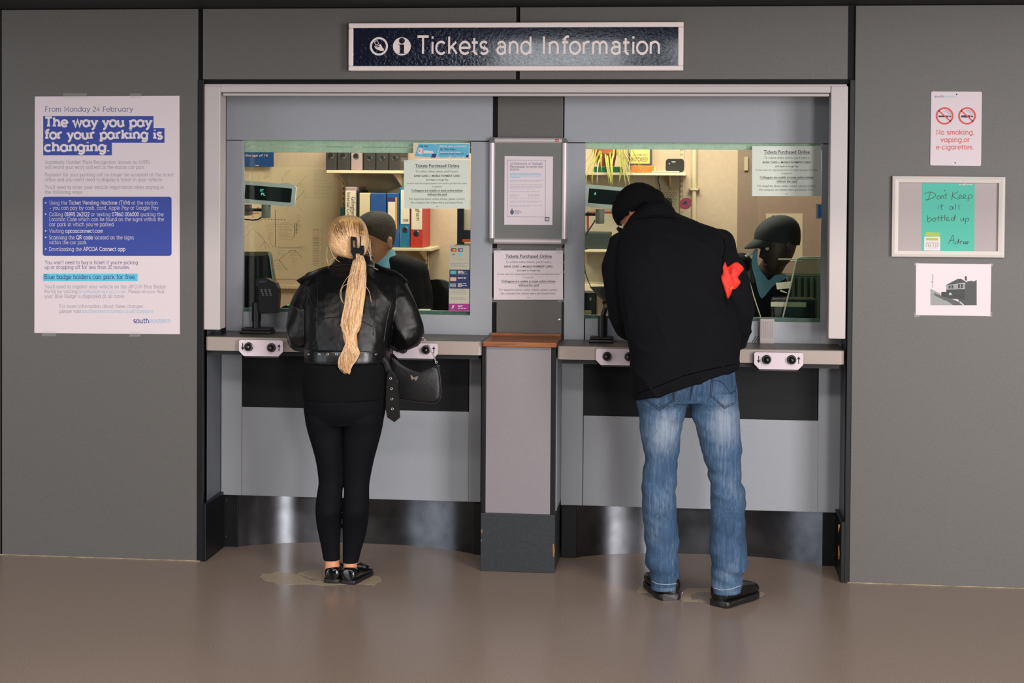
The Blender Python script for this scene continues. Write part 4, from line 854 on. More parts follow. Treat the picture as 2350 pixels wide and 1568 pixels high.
# customer display on its pole
def display(pts, scr, label, words, pole, Y):
    d = empty('customer_display', (P(*pole[0], Y).x, Y+.03, P(pole[0][0], pole[3], Y).z), label=label, cat='display', group='customer displays')
    q = [P(*p, Y) for p in pts]; n = len(q); c = sum(q, Vector())/n
    bk = [c+(p-c)*.93+Vector((0, .035, 0)) for p in q]
    MB().add(q+bk, [tuple(range(n)), tuple(range(2*n-1, n-1, -1))]+[(i, i+n, (i+1) % n+n, (i+1) % n) for i in range(n)]).build('housing', M('display_grey', (186, 190, 188), .4, gain=1.5), d)
    MB().prism([P(*p, Y-.0008) for p in scr], (0, .0008, 0)).build('screen', M('display_screen', (22, 34, 32), .15), d)
    for t, u0, u1, v, cap, up in words:
        mb = MB(); V, F, wd = font_text(t, .012); a, b = P(u0, v, Y-.0014), P(u1, v+up, Y-.0014); put_text(mb, V, F, wd, a, b, (P(u0, v-cap, Y).z-P(u0, v, Y).z)/.7); mb.build('lit_characters', M('display_glow', (120, 255, 225), .5, emit=.75), d)
    x = P(pole[0][0], pole[0][1], Y).x; r = .5*(P(pole[1], pole[0][1], Y).x-P(pole[2], pole[0][1], Y).x)
    zb, zt = P(pole[0][0], pole[3], Y).z, P(pole[0][0], pole[0][1]-10, Y).z
    sharp(MB().lathe((x, Y+.03, 0), [(abs(r)*.9, zb), (abs(r), zb+.004), (abs(r), zt)], 20).build('neck', M('pole_grey', (150, 150, 136), .45), d))
    xs = P(pole[4], 470, YB).x; MB().bbox(xs, x, Y+.06, Y+.075, zt-.035, zt-.020, .003).build('arm', BLACKP, d); MB().bbox(xs-.012, xs+.012, YB+.031, Y+.075, zt-.055, zt, .003).build('bracket', BLACKP, d)
    return d
zd = ZM(550, 320, 7.838); YD = YB+.26
b1 = [zd(*p) for p in ((-20,732),(960,812),(1000,832),(1015,870),(990,1160),(975,1200),(940,1214),(-20,1135))]
display(b1, [zd(*p) for p in ((105,815),(925,882),(942,900),(918,1125),(900,1140),(85,1070))], 'white pole display showing green letters in the left window',
        [('XT', *[zd(x, 0)[0] for x in (362, 432)], zd(0, 936)[1], 5.6, .6), ('PL', *[zd(x, 0)[0] for x in (385, 462)], zd(0, 1006)[1], 6, .6)], ((607.5, 480), 618, 597, 501, 530), YD)
ze = ZM(1335, 320, 8.71)
b2 = [ze(*p) for p in ((85,925),(110,900),(140,898),(1075,985),(1110,1010),(1118,1040),(1075,1395),(1050,1428),(95,1345),(62,1320))]
display(b2, [ze(*p) for p in ((150,978),(1030,1052),(1000,1345),(125,1268))], 'white pole display showing a letter A in the right window',
        [('A', *[ze(x, 0)[0] for x in (245, 290)], ze(0, 1112)[1], 7, .3)], ((1376, 490), 1386, 1365, 514, 1318), YD)
# curled black cable from the left display
MB().tube([P(*p, YD+.03) for p in ((540, 500), (560, 503), (580, 505.5), (592, 504), (600, 499))], .0035, 6).build('black_cable', BLACKP, label='short black cable below the left pole display', cat='cable')

# clerk-side monitor, phone
mo = empty('computer_monitor', (P(585, 712, .48).x, .48, .985), label='dark computer monitor behind glass at lower left window', cat='monitor')
zm = ZM(540, 570, 6.033); MY = .44
q = [zm(*p) for p in ((20,50),(440,48),(470,60),(486,95),(548,500),(560,840),(20,845))]
MB().prism([P(*p, MY) for p in q], (0, .035, 0)).build('bezel', M('monitor_olive', (96, 92, 62), .35), mo)
MB().prism([P(*zm(*p), MY-.004) for p in ((20,108),(380,104),(440,95),(462,105),(520,520),(530,820),(20,825))], (0, .004, 0)).build('screen', M('monitor_screen', (12, 18, 20), .12), mo)
MB().tube([P(*zm(*p), MY-.006) for p in ((455,70),(475,110),(500,300),(530,500))], .004, 8).build('edge_trim', M('trim_pale_teal', (110, 140, 138), .3), mo)
MB().bbox(P(575, 700, .48).x-.02, P(575, 700, .48).x+.02, .475, .51, .985, P(575, 690, .48).z, .004).build('stand', BLACKP, mo)
zc = ZM(540, 570, 6.033)
hs = empty('telephone_handset', (P(653, 716, .40).x, .40, P(653, 716, .40).z), label='black handset with green light on the inner sill', cat='phone')
MB().prism([P(*zc(*p), .40) for p in ((592,865),(610,835),(650,810),(700,790),(790,795),(800,850),(700,865),(600,885))], (0, .05, 0)).build('body', BLACKP, hs)
MB().prism([P(*zc(*p), .399) for p in ((712,786),(785,784),(785,796),(712,797))], (0, .02, 0)).build('light', M('green_led', (80, 200, 70), .4, emit=.6), hs)

# office chair behind the seated clerk
ch = empty('office_chair', (P(1000, 700, .98).x, .98, 0), label='black rounded-back office chair beside the seated clerk', cat='chair')
cc = P(1000, 690, .98); w0 = .075
pts = [(cc.x+a*.14, cc.z-.1+b*.30) for a, b in [(-1, -.4), (1, -.4)]+[(math.cos(t*PI/12), .28+.42*math.sin(t*PI/12)) for t in range(13)]]
sharp(plate(pts, .98, 1.03).build('backrest', M('chair_fabric', (16, 17, 20), .75, var=.15, vs=300), ch))
MB().bbox(cc.x-.24, cc.x+.22, .60, 1.02, .62, .70, .03).build('seat', MATS['chair_fabric'], ch)
MB().bbox(cc.x-.03, cc.x+.03, 1.02, 1.045, .62, cc.z-.1, .006).build('back_bar', BLACKP, ch)
MB().lathe((cc.x, .80, 0), [(.03, .09), (.03, .62)], 14).build('gas_stem', BLACKP, ch)
for k in range(5):
    a = 2*PI*k/5+.3; e = Vector((math.cos(a)*.28, math.sin(a)*.28, 0)); MB().tube([Vector((cc.x, .80, .10)), Vector((cc.x, .80, .07))+e], [.022, .014], 8).build('base_arm', BLACKP, ch)
    MB().lathe((cc.x+e.x, .80+e.y, 0), [(.012, 0), (.025, .012), (.025, .04), (.012, .055)], 10).build('castor', BLACKP, ch)

# stickers on the left window
YG = YB+.0085
ky = empty('key_sticker', (P(1013, 365, YG).x, YG, P(1013, 365, YG).z), label='blue and white smartcard sticker at top of left window', cat='sticker')
zk_ = ZM(940, 320, 9.227)
mb = MB(); prism_px(mb, [(75,73),(1275,75),(1270,415),(72,413)], zk_, YG, .0006); mb.build('sheet', PAPERW, ky)
mb = MB(); prism_px(mb, [(190,92),(515,100),(630,160),(560,385),(105,355)], zk_, YG-.0003); prism_px(mb, [(515,95),(1255,95),(1252,330),(1230,340),(1180,385),(580,385),(640,160)], zk_, YG-.0005); mb.build('cyan_print', M('sticker_cyan', (92, 176, 204), .5, gain=1.1), ky)
mb = MB(); disc(mb, *zk_(235, 250), 7, YG-.0008); prism_px(mb, [(260,205),(300,235),(350,235),(400,240),(440,240),(480,245),(515,280),(490,300),(260,290)], zk_, YG-.0008); mb.build('key_symbol', WHITET, ky)
mb = MB(); disc(mb, *zk_(208, 245), 2.3, YG-.0012, n=12); mb.build('key_hole', M('sticker_orange', (222, 130, 90), .5), ky)
mb = MB(); prism_px(mb, [(480,305),(570,312),(548,388),(455,386)], zk_, YG-.0012); prism_px(mb, [(1200,332),(1252,332),(1250,385),(1190,385)], zk_, YG-.0012); mb.build('logo_blocks', NAVY, ky)['kind'] = 'stuff'
mb = MB(); slab(mb, 'The Key', *[zk_(x, 0)[0] for x in (205, 392)], zk_(0, 160)[1], 3.9, YG-.0012, 1.3, 1.3); mb.build('lettering', NAVY, ky)
mb = MB(); slab(mb, 'to The Key?', *[zk_(x, 0)[0] for x in (648, 985)], zk_(0, 230)[1], 4.6, YG-.0012, 1.3, 1.3); mb.build('lettering', M('sticker_blue', (30, 88, 140), .5), ky)
mb = MB(); slab(mb, 'Have you switched', *[zk_(x, 0)[0] for x in (645, 1205)], zk_(0, 162)[1], 4.4, YG-.0012, 1.4, 1.4); mb.build('lettering', WHITET, ky)
mb = MB(); greek(mb, *[zk_(x, 0)[0] for x in (645, 1100)], zk_(0, 280)[1], 1.4, YG-.0012, rg); mb.build('small_print', WHITET, ky)
mb = MB(); greek(mb, *[zk_(x, 0)[0] for x in (645, 1155)], zk_(0, 316)[1], 1.5, YG-.0012, rg); mb.build('small_print', MATS['sticker_blue'], ky)
mb = MB(); x = 580
while x < 1190:
    h_ = random.uniform(12, 50); prism_px(mb, [(x, 395), (x+18, 395), (x+14, 395-h_), (x+5, 395-h_*.8)], zk_, YG-.0012); x += random.uniform(20, 36)
mb.build('skyline_print', WHITET, ky)['kind'] = 'stuff'
pl_ = empty('payment_leaflet', (P(1054, 713, YG).x, YG, P(1054, 713, YG).z), label='tall payment methods leaflet with navy and magenta bands on left window', cat='leaflet')
zl = ZM(1020, 550, 8.71)
LS = M('leaflet_sheet', (170, 168, 148), .5, gain=1.1)
mb = MB(); prism_px(mb, [(104,110),(512,118),(500,1430),(84,1420)], zl, YG, .0006); mb.build('sheet', LS, pl_)
def blk(name, mat, polys, dy=.0004):
    mb = MB()
    for q in polys: prism_px(mb, q, zl, YG-dy)
    return mb.build(name, mat, pl_)
blk('navy_band', M('leaflet_navy', (22, 40, 84), .5), [[(100,598),(508,602),(505,984),(98,978)]]); blk('magenta_band', M('leaflet_magenta', (146, 40, 122), .5), [[(88,1280),(500,1284),(498,1426),(84,1420)]])
blk('card_logo', BLACKT, [[(136,175),(236,175),(236,240),(136,240)]]); blk('card_logo', BLACKT, [[(270,175),(368,175),(368,242),(270,242)]])
for cx, cy, c in ((170, 208, 'print_red'), (302, 208, 'print_red')):
    mb = MB(); disc(mb, *zl(cx, cy), 2.7, YG-.0008, n=14); mb.build('logo_dot', MATS[c], pl_)
for cx, cy, c in ((202, 208, 'label_orange'), (335, 208, 'print_cyan')):
    mb = MB(); disc(mb, *zl(cx, cy), 2.7, YG-.0010, n=14); mb.build('logo_dot', MATS[c], pl_)
blk('card_logo', CYAN, [[(290,270),(352,270),(352,330),(290,330)]])
mb = MB(); sans(mb, 'VISA', *[zl(x, 0)[0] for x in (150, 218)], zl(0, 308)[1], 3, YG-.0006, .012); mb.build('lettering', NAVY, pl_)
mb = MB(); sans(mb, 'G Pay', *[zl(x, 0)[0] for x in (275, 355)], zl(0, 400)[1], 2.6, YG-.0006); mb.build('lettering', GREYT, pl_)
blk('card_picture', M('leaflet_teal', (84, 162, 172), .5), [[(118,622),(238,624),(236,694),(116,692)]], .0008); blk('card_picture', M('leaflet_peach', (206, 168, 140), .5), [[(116,752),(238,754),(236,828),(115,826)]], .0008); blk('card_picture', MATS['leaflet_teal'], [[(114,876),(230,878),(228,950),(112,948)]], .0008)
mb = MB(); strokes(mb, [[(140,880),(172,915),(205,948)], [(205,878),(170,915),(140,946)]], .003, YG-.0012, zl); mb.build('red_cross', RED, pl_)
mb = MB()
for y in (150, 478, 495, 525, 550, 1005, 1030, 1050, 1070, 1095, 1160, 1180, 1200): greek(mb, *[zl(x, 0)[0] for x in (122, 480)], zl(0, y)[1], .9, YG-.0006, rg, rg.uniform(.7, 1))
mb.build('fine_print', GREYT, pl_)['kind'] = 'stuff'
mb = MB()
for y in (635, 652, 668, 690, 762, 780, 888, 905, 925, 944, 1320, 1345, 1380): greek(mb, *[zl(x, 0)[0] for x in (268, 470)], zl(0, y)[1], 1., YG-.0010, rg, rg.uniform(.4, .95))
mb.build('pale_print', WHITET, pl_)['kind'] = 'stuff'
mb = MB(); strokes(mb, [[(150,1330),(190,1320),(165,1350),(185,1355),(140,1380)]], .003, YG-.0012, zl); mb.build('ear_symbol', WHITET, pl_)
# dark stand with leaflets beyond the leaflet, at the right edge of the left window
rk = empty('leaflet_rack', (P(1066, 565, 1.2).x, 1.2, .0), label='dark leaflet rack at the right edge of the left window', cat='rack')
rbox(1049, 478, 1064, 566, 1.2, 1.24, 'post', M('rack_navy', (26, 30, 40), .5), rk); rbox(1064, 528, 1090, 552, 1.2, 1.24, 'tray', MATS['rack_navy'], rk); rbox(1064, 480, 1092, 527, 1.21, 1.215, 'leaflet', PAPERW, rk, .0005); rbox(1061, 550, 1092, 556, 1.19, 1.2, 'orange_leaflet', M('rack_orange', (214, 96, 34), .5), rk, .0005)
_a = P(1049, 560, 1.25); _b = P(1095, 560, 1.25); MB().bbox(_a.x, _b.x, 1.16, 1.4, 0, _a.z, .003).build('stand', MATS['rack_navy'], rk)
# items lying on inner sill at right of left window
rbox(955, 713, 982, 726, YB+.055, YB+.16, 'paper_tray', M('tray_pale', (150, 158, 146), .5), label='pale paper tray on inner sill beside the seated clerk', cat='tray')

# ---------------------------------------------------------------- right-hand window
RY1 = 1.50
shelf(1325, 1574.5, 396.5, 402.5, RY1, 'cream shelf with trailing plant in the right window'); shelf(1325, 1440, 573, 579, RY1, 'short cream lower shelf at the left of right window')
pt = empty('spider_plant', (P(1390, 382, 1.6).x, 1.62, P(1390, 382, 1.6).z), label='spider plant with trailing leaves in an orange pot', cat='plant')
pc = P(1390, 382, 1.62); pz1 = P(1390, 341, 1.62).z; pr = .5*(P(1415, 350, 1.62).x-P(1364, 350, 1.62).x)
sharp(MB().lathe((pc.x, 1.62, 0), [(pr*.78, pc.z), (pr*.98, pz1-.03), (pr*1.06, pz1-.03), (pr*1.06, pz1), (pr*.98, pz1), (pr*.9, pz1-.02)], 28).build('pot', M('terracotta', (168, 88, 44), .7, var=.12, vs=30), pt))
MB().lathe((pc.x, 1.62, 0), [(pr*.95, pz1-.025), (pr*.95, pz1-.015)], 20).build('soil', M('soil', (40, 30, 22), .9), pt)
LEAF = [M('leaf_lime', (172, 172, 74), .5, var=.15, vs=40), M('leaf_pale', (206, 200, 128), .5, var=.1, vs=40), M('leaf_olive', (140, 146, 52), .5, var=.15, vs=40)]
leaves = [((1370,345),(1352,380),(1343,425)), ((1372,345),(1348,390),(1346,418)), ((1380,345),(1362,370),(1344,400)), ((1376,345),(1361,390),(1359,425)), ((1384,345),(1372,380),(1370,425)), ((1378,345),(1379,370),(1381,398)), ((1388,344),(1392,380),(1399,428)), ((1392,344),(1398,390),(1402,430)), ((1400,344),(1402,385),(1405,432)), ((1398,344),(1404,380),(1407,426)), ((1410,345),(1405,370),(1402,420)),
          ((1414,345),(1424,375),(1420,424)), ((1416,345),(1428,385),(1418,428)), ((1420,345),(1430,385),(1436,430)), ((1424,345),(1432,380),(1435,412)), ((1424,345),(1440,380),(1452,402)), ((1428,345),(1438,400),(1449,432)), ((1430,345),(1436,385),(1446,420)), ((1434,345),(1450,368),(1463,386)), ((1440,344),(1460,368),(1473,394)), ((1450,344),(1468,372),(1485,412)), ((1448,344),(1462,360),(1468,384)), ((1430,343),(1444,372),(1444,418)), ((1364,345),(1345,372),(1338,400)), ((1386,344),(1398,400),(1408,430))]
for i, (a, b_, c) in enumerate(leaves):
    Yl = 1.5+.03*math.sin(i*2.1)-.05; A0, B0, C0 = P(*a, 1.60), P(*b_, Yl), P(*c, Yl-.02); s0 = Vector((pc.x+(A0.x-pc.x)*.3, 1.62, pz1-.01)); top = Vector((A0.x, 1.58, A0.z+.05)); mb = MB(); ctrl = [s0, top, A0.lerp(B0, .25), B0, C0]; pts = []
    for k in range(len(ctrl)-1):
        p0, p1, p2, p3 = ctrl[max(k-1, 0)], ctrl[k], ctrl[k+1], ctrl[min(k+2, 4)]
        for t in (0, .34, .67): pts.append(.5*((2*p1)+(p2-p0)*t+(2*p0-5*p1+4*p2-p3)*t*t+(3*p1-p0-3*p2+p3)*t**3))
    pts.append(C0); n = len(pts); wl = random.uniform(.0045, .0075)
    mb.tube(pts, [(max(.0008, wl*math.sin(PI*(.12+.88*k/(n-1)))), .0012) for k in range(n)], 6, flat=(1, 0, 0)); mb.build('leaf', LEAF[i % 3], pt, smooth=True)
bk = rbox(1362, 382.5, 1427, 396, RY1+.03, RY1+.2, 'green_book', M('book_green', (26, 92, 54), .5, var=.08, vs=60), label='flat dark green book under the spider plant pot', cat='book', r=.004)
ob = empty('orange_folder', (P(1476, 396, RY1).x, RY1+.1, P(1476, 396, RY1).z), label='flat orange folder lying on shelf below the framed slogan', cat='folder')
rbox(1448.5, 380, 1504, 396, RY1+.03, RY1+.2, 'cover', M('folder_orange', (206, 112, 44), .55, var=.08, vs=60), ob, .005); rbox(1500.5, 381.5, 1505, 395, RY1+.028, RY1+.19, 'spine_edge', M('folder_paper', (220, 180, 120), .6), ob, .001)
fs = empty('slogan_frame', (P(1470, 380, 1.7).x, 1.7, P(1470, 380, 1.7).z), label='framed yellow slogan about hiding the bodies on shelf', cat='frame')
rbox(1442, 315, 1497, 380, 1.70, 1.72, 'frame', M('frame_slate', (78, 80, 74), .5), fs, .003); rbox(1447, 320, 1491, 375.5, 1.698, 1.70, 'card', M('slogan_yellow', (226, 206, 124), .6), fs, .0005)
for t, x0, x1, y, cp, of in (('to hide the', 1018, 1318, 330, 6, 0.), ('BODIES!', 985, 1325, 442, 9.5, .008)):
    mb = MB(); sans(mb, t, ze(x0, 0)[0], ze(x1, 0)[0], ze(0, y)[1], cp, 1.6974, of); mb.build('lettering', M('slogan_brown', (104, 84, 50), .6), fs)
rd = empty('shelf_device', (P(1549, 396, RY1+.05).x, RY1+.09, P(1549, 396, RY1+.05).z), label='small black rounded device standing on the cream shelf', cat='device')
x0, x1, z0, z1 = R(1527.5, 364.5, 1570, 395.5, RY1+.05)
sharp(plate(rrect((x0+x1)/2, (z0+z1)/2, (x1-x0)/2, (z1-z0)/2, .018), RY1+.05, RY1+.14).build('case', M('device_black', (42, 40, 34), .4, var=.1, vs=90), rd))
mb = MB(); greek(mb, 1541.5, 1552, 372.5, 1.6, RY1+.0494, rg); mb.build('maker_print', WHITET, rd)
MB().lathe(P(1536, 376, RY1+.05), [(.003, 0), (.003, .001)], 10, 'y').build('indicator', OFFW, rd)
rbox(1496, 393, 1559, 396.3, RY1+.0, RY1+.2, 'white_board', PAPERW, label='thin white board lying under the small black device', cat='board', r=.001)
MB().tube([P(1511, 404, 1.75), P(1510, 415, 1.74), P(1513, 425, 1.74), P(1515, 436, 1.74)], .003, 6).build('dark_cable', M('cable_teal', (30, 48, 52), .4), label='thin dark cable hanging below the shelf to the pegboard', cat='cable')
pb = empty('pegboard', (P(1530, 520, YW).x, YW-.02, P(1530, 520, YW).z), label='cream perforated pegboard panel on the right office wall', cat='pegboard')
px0, px1, pz0, pz1_ = R(1500, 436, 1556, 560, YW-.03); MB().bbox(px0, px1, YW-.03, YW-.022, pz0, pz1_, .001).build('panel', M('pegboard_cream', (208, 188, 152), .6), pb)
mb = MB()
for r_ in range(22):
    for c in range(9):
        cx = px0+.012+c*.0135+(.00675 if r_ % 2 else 0); cz = pz1_-.014-r_*.0125
        if cx < px1-.006 and cz > pz0+.01: mb.prism([Vector((cx+math.cos(k*PI/3)*.0024, YW-.0306, cz+math.sin(k*PI/3)*.0024)) for k in range(6)], (0, .0004, 0))
mb.build('holes', BLACKM, pb)['kind'] = 'stuff'
rp = empty('rounded_plate', (P(1535, 480, YW-.05).x, YW-.04, P(1535, 480, YW-.05).z), label='black rounded plate with dashed white edge hung on pegboard', cat='plate')
c0 = P(1529, 478, YW-.05); sharp(plate(rrect(c0.x, c0.z, .032, .055, .02), YW-.05, YW-.03).build('plate', BLACKM, rp))
mb = MB()
for k, (x, z) in enumerate(rrect(c0.x, c0.z, .026, .048, .016, 8)):
    if k % 2 == 0: mb.prism([Vector((x-.0015, YW-.0506, z-.0025)), Vector((x+.0015, YW-.0506, z-.0025)), Vector((x+.0015, YW-.0506, z+.0025)), Vector((x-.0015, YW-.0506, z+.0025))], (0, .0004, 0))
mb.build('edge_dashes', PAPERW, rp)['kind'] = 'stuff'
cn = empty('wall_conduit', (P(1593, 600, YW).x, YW-.02, .9), label='cream pipe conduit clipped to the right office wall', cat='pipe')
xx = P(1593, 450, YW-.02).x; MB().tube([Vector((xx, YW-.016, .8)), Vector((xx, YW-.016, 2.6))], .013, 12).build('pipe', OFFW, cn); 
kz = P(1593, 435, YW-.02).z; MB().bbox(xx-.03, xx+.03, YW-.034, YW-.002, kz-.005, kz+.005, .002).build('clip', OFFW, cn)
for s_ in (-1, 1): MB().lathe((xx+s_*.026, YW-.034, kz), [(.006, 0), (.005, .003)], 10, 'y').build('screw', CHROME, cn)
pp = empty('poppy_sticker', (P(1573, 481, YG).x, YG, P(1573, 481, YG).z), label='dark red poppy flower sticker on the right window', cat='sticker')
mb = MB(); prism_px(mb, [(1945,1310),(1965,1240),(2010,1190),(2070,1168),(2130,1168),(2180,1195),(2196,1235),(2185,1275),(2195,1310),(2165,1365),(2110,1395),(2040,1398),(1975,1370)], ze, YG, .0006); mb.build('petals', M('poppy_red', (128, 34, 52), .5, gain=1.2, var=.15, vs=120), pp)
mb = MB(); prism_px(mb, [(2005,1275),(2050,1250),(2090,1225),(2110,1240),(2105,1275),(2125,1300),(2080,1300),(2040,1305),(2010,1295)], ze, YG-.0004, .0003); mb.build('centre', M('poppy_navy', (36, 26, 48), .5), pp)
# red bordered poster, dark boxes and clutter at the left of the right window
z9 = ZM(1280, 310, 3.2)
rpz = sheet('red_bordered_poster', 1347, 486, 1440, 566, PAPERW, 'cream poster with red border behind the right display')
for q in ((1347, 486, 1440, 490), (1347, 486, 1351.5, 566)): MB().prism(quad(*q, WY-.0008), (0, .0004, 0)).build('red_border', M('border_red', (178, 64, 54), .6), rpz)
rbox(1335, 534, 1400, 572.5, RY1+.02, RY1+.22, 'dark_box_file', M('box_forest', (44, 52, 46), .6, var=.1, vs=60), label='dark green box file on the short lower shelf', cat='box', r=.004)
dp = empty('desk_lamp', (P(1352, 535, 1.4).x, 1.45, P(1352, 573, 1.4).z), label='thin dark desk lamp arm rising left of green box', cat='lamp')
MB().tube([P(1340, 546, 1.45), P(1350, 530, 1.45), P(1362, 512, 1.45), P(1366, 505, 1.45)], .004, 8).build('arm', BLACKP, dp); MB().lathe((P(1340, 546, 1.45).x, 1.45, P(1340, 573, 1.45).z), [(.02, 0), (.02, .006), (.005, .01), (.004, P(1340, 546, 1.45).z-P(1340, 573, 1.45).z)], 14).build('base', BLACKP, dp)
sheet('grey_poster', 1325, 582, 1440, 652, M('poster_stone', (168, 156, 134), .6, var=.15, vs=14), 'stone-grey poster below the short lower shelf')
rbox(1325, 654, 1440, 671, 1.55, YW, 'trim_5', OFFW, kind='structure')
eq = empty('till_printer', (P(1354, 725, .45).x, .45, .985), label='dark ticket printer left of the right card reader', cat='printer')
_x0, _x1, _z0, _z1 = R(1328, 671, 1369, 722, .42); MB().bbox(_x0, _x1, .42, .54, .985, _z1, .006).build('body', M('printer_dark', (30, 34, 34), .35, var=.2, vs=30), eq); rbox(1328, 713, 1356, 724, .40, .42, 'paper', PAPERW, eq, .001); rbox(1353, 683, 1357, 690, .417, .42, 'button', OFFW, eq, .0005)
MB().prism([P(1350, 717, .398), P(1357, 713, .398), P(1358, 719, .398)], (0, .002, 0)).build('yellow_tab', M('tab_yellow', (222, 190, 60), .6), eq)
MB().tube([P(1341, 600, YB+.1), P(1343, 625, YB+.1), P(1350, 645, YB+.09), P(1357, 662, YB+.07)], .0022, 6).build('thin_cable', BLACKP, label='thin cable drooping inside the right window', cat='cable')

# clear acrylic screen, printer and papers at the far right
zc2 = ZM(1680, 480, 5.227)
ac = empty('acrylic_screen', (P(1830, 735, .4).x, .4, .985), label='clear acrylic screen with sloping edge in front of the capped clerk', cat='screen')
ACR = glass('acrylic_clear', (.62, .72, .66)); ACE = M('acrylic_edge', (190, 196, 176), .25, gain=1.0)
MB().prism([P(*zc2(*p), .38) for p in ((790,580),(1200,576),(1200,1640),(540,1640))], (0, .006, 0)).build('sheet', ACR, ac)
MB().tube([P(*zc2(*p), .376) for p in ((1200,578),(820,580),(785,592),(765,640),(700,930),(610,1300))], .0035, 8).build('polished_edge', ACE, ac); MB().tube([P(*zc2(*p), .39) for p in ((1200,604),(555,602))], .0035, 8).build('back_rail', ACE, ac)
pr_ = empty('office_printer', (P(1830, 735, .45).x, .47, .985), label='black office printer with white label strip at lower right', cat='printer')
x0, x1, z0, z1 = R(1772, 686, 1874, 733, .41); MB().bbox(x0, x1, .41, .55, .985, z1, .012).build('body', M('printer_black', (14, 15, 16), .35), pr_)
rbox(1769, 694, 1850, 704.5, .405, .41, 'label_strip', PAPERW, pr_, .0006); rbox(1870, 686, 1876, 728, .402, .41, 'side_trim', CHROME, pr_, .001)
for yv in (709, 719): rbox(1775, yv, 1868, yv+1.4, .407, .41, 'slot', M('printer_slot', (40, 40, 42), .4), pr_, .0004)
rd2 = empty('slatted_cabinet', (P(1830, 700, 1.6).x, 1.6, 0), label='dark green cabinet with vertical slats behind the acrylic screen', cat='cabinet')
x0, x1, z0, z1 = R(1700, 632, 1900, 690, 1.55); MB().bbox(x0, x1, 1.57, 1.75, 0, z1, .004).build('body', M('cabinet_green', (58, 66, 56), .6), rd2)
for i in range(14): xs = x0+(x1-x0)*(i+.5)/14; MB().bbox(xs-.009, xs+.009, 1.556, 1.57, z1-.42, z1-.01, .003).build('slat', M('slat_green', (84, 90, 74), .55), rd2)
pp1 = MB().prism([P(*zc2(*p), .378) for p in ((525,885),(705,868),(690,950),(540,966))], (0, .0008, 0)).build('paper_slip', PAPERW, label='white paper slip behind the acrylic screen', cat='paper')
MB().prism([P(*zc2(*p), .378) for p in ((582,968),(660,1000),(655,1010),(575,985))], (0, .0008, 0)).build('paper_tag', PAPERW, label='tiny white tag below the paper slip', cat='tag')
dn = sheet('door_notice', 1758, 490, 1842, 600, M('notice_ivory', (206, 190, 160), .6), 'ivory notice on the office door behind the capped clerk', 'notice', Y=YW-.037)
mb = MB(); greek(mb, 1780, 1825, 500, 1.2, YW-.0376, rg); mb.build('small_print', ML, dn)
bl = sheet('blue_card', 1873, 468, 1900, 502, M('card_ivory', (196, 190, 168), .6), 'blue and white card at the right edge of right window', 'card', Y=YG)
MB().prism(quad(1877, 470, 1900, 499, YG-.0004), (0, .0005, 0)).build('blue_print', M('card_blue', (50, 128, 190), .5), bl)

# ---------------------------------------------------------------- card readers on the counters, speech unit
def card_reader(label, base, pole, sleeve, Y):
    zt = P((base[0]+base[2])/2, base[3], Y).z; x = P(pole[0], 760, Y).x
    t = empty('card_reader', (x, Y, zt), label=label, cat='card reader', group='card readers on the counters'); return t, x, zt
ctz1 = P(789, 777.5, 0).z; ctz2 = P(1608, 799, 0).z
def reader_common(t, x, Y, zt, u0, u1, pr0, vs_top, vs_bot):
    x0, x1 = P(u0, 770, Y).x, P(u1, 770, Y).x
    MB().bbox(x0, x1, Y-.055, Y+.055, zt, zt+.014, .005).build('base', BLACKP, t); MB().bbox(x0+.004, x1-.004, Y-.04, Y+.04, zt+.014, zt+.026, .005).build('base_plate', BLACKM, t)
    z1, z2 = P(0, vs_bot, Y).z, P(0, vs_top, Y).z
    MB().lathe((x, Y, 0), [(pr0, zt+.02), (pr0, z1+.01)], 20).build('pole', M('pole_black', (26, 28, 32), .3), t); MB().lathe((x, Y, 0), [(pr0*1.12, z1), (pr0*1.12, z2)], 20).build('sleeve', BLACKP, t)
YR = .19
t, x, zt = card_reader('black card payment terminal on a pole at the left window', (557, 755, 626, 768), (588.5,), 0, YR)
zt = ctz1; reader_common(t, x, YR, zt, 556, 626, .020, 686, 727)
mb = MB(); q = [P(*zm(*p), YR-.06) for p in ((285,425),(440,420),(560,480),(590,560),(598,650),(590,760),(585,900),(350,910),(318,850),(320,560),(280,500))]; mb.prism(q, (0, .05, 0)); tb_ = mb.build('terminal', M('terminal_black', (12, 13, 15), .3, coat=.2), t)
mb = MB(); mb.prism([P(*zm(*p), YR-.0615) for p in ((325,450),(425,445),(430,470),(330,478))], (0, .001, 0)); mb.build('screen', M('terminal_screen', (50, 62, 62), .15), t)
for r_ in range(4):
    for c in range(3):
        k = P(*zm(362+c*54+r_*8, 575+r_*25), YR-.061); MB().ball(k, .0042, 8, 6, (1.4, .6, 1)).build('key', M('key_grey', (70, 72, 76), .4), t)
MB().tube([P(*zm(*p), YR-.03) for p in ((525,475),(560,500),(582,560),(592,640),(590,740))], .003, 6).build('cable', BLACKP, t)
t, x, zt = card_reader('black card payment terminal on a pole at the right window', (1352, 774, 1409, 790), (1383,), 0, YR)
zt = ctz2; reader_common(t, x, YR, zt, 1352.5, 1409, .0205, 703, 744)
z10 = ZM(1330, 560, 5.227)
MB().prism([P(*z10(*p), YR-.05) for p in ((120,515),(360,508),(420,620),(300,690),(270,668),(215,620))], (0, .012, 0)).build('terminal_cradle', M('cradle_olive', (46, 42, 32), .4), t)
MB().prism([P(*z10(*p), YR-.06) for p in ((255,525),(420,515),(420,700),(320,690),(240,590))], (0, .03, 0)).build('terminal', MATS['terminal_black'], t)
MB().lathe(P(*z10(322, 742), YR-.03), [(.012, -.03), (.012, .012), (.007, .016)], 14, 'y').build('joint_knob', M('knob_grey', (84, 80, 76), .4), t)
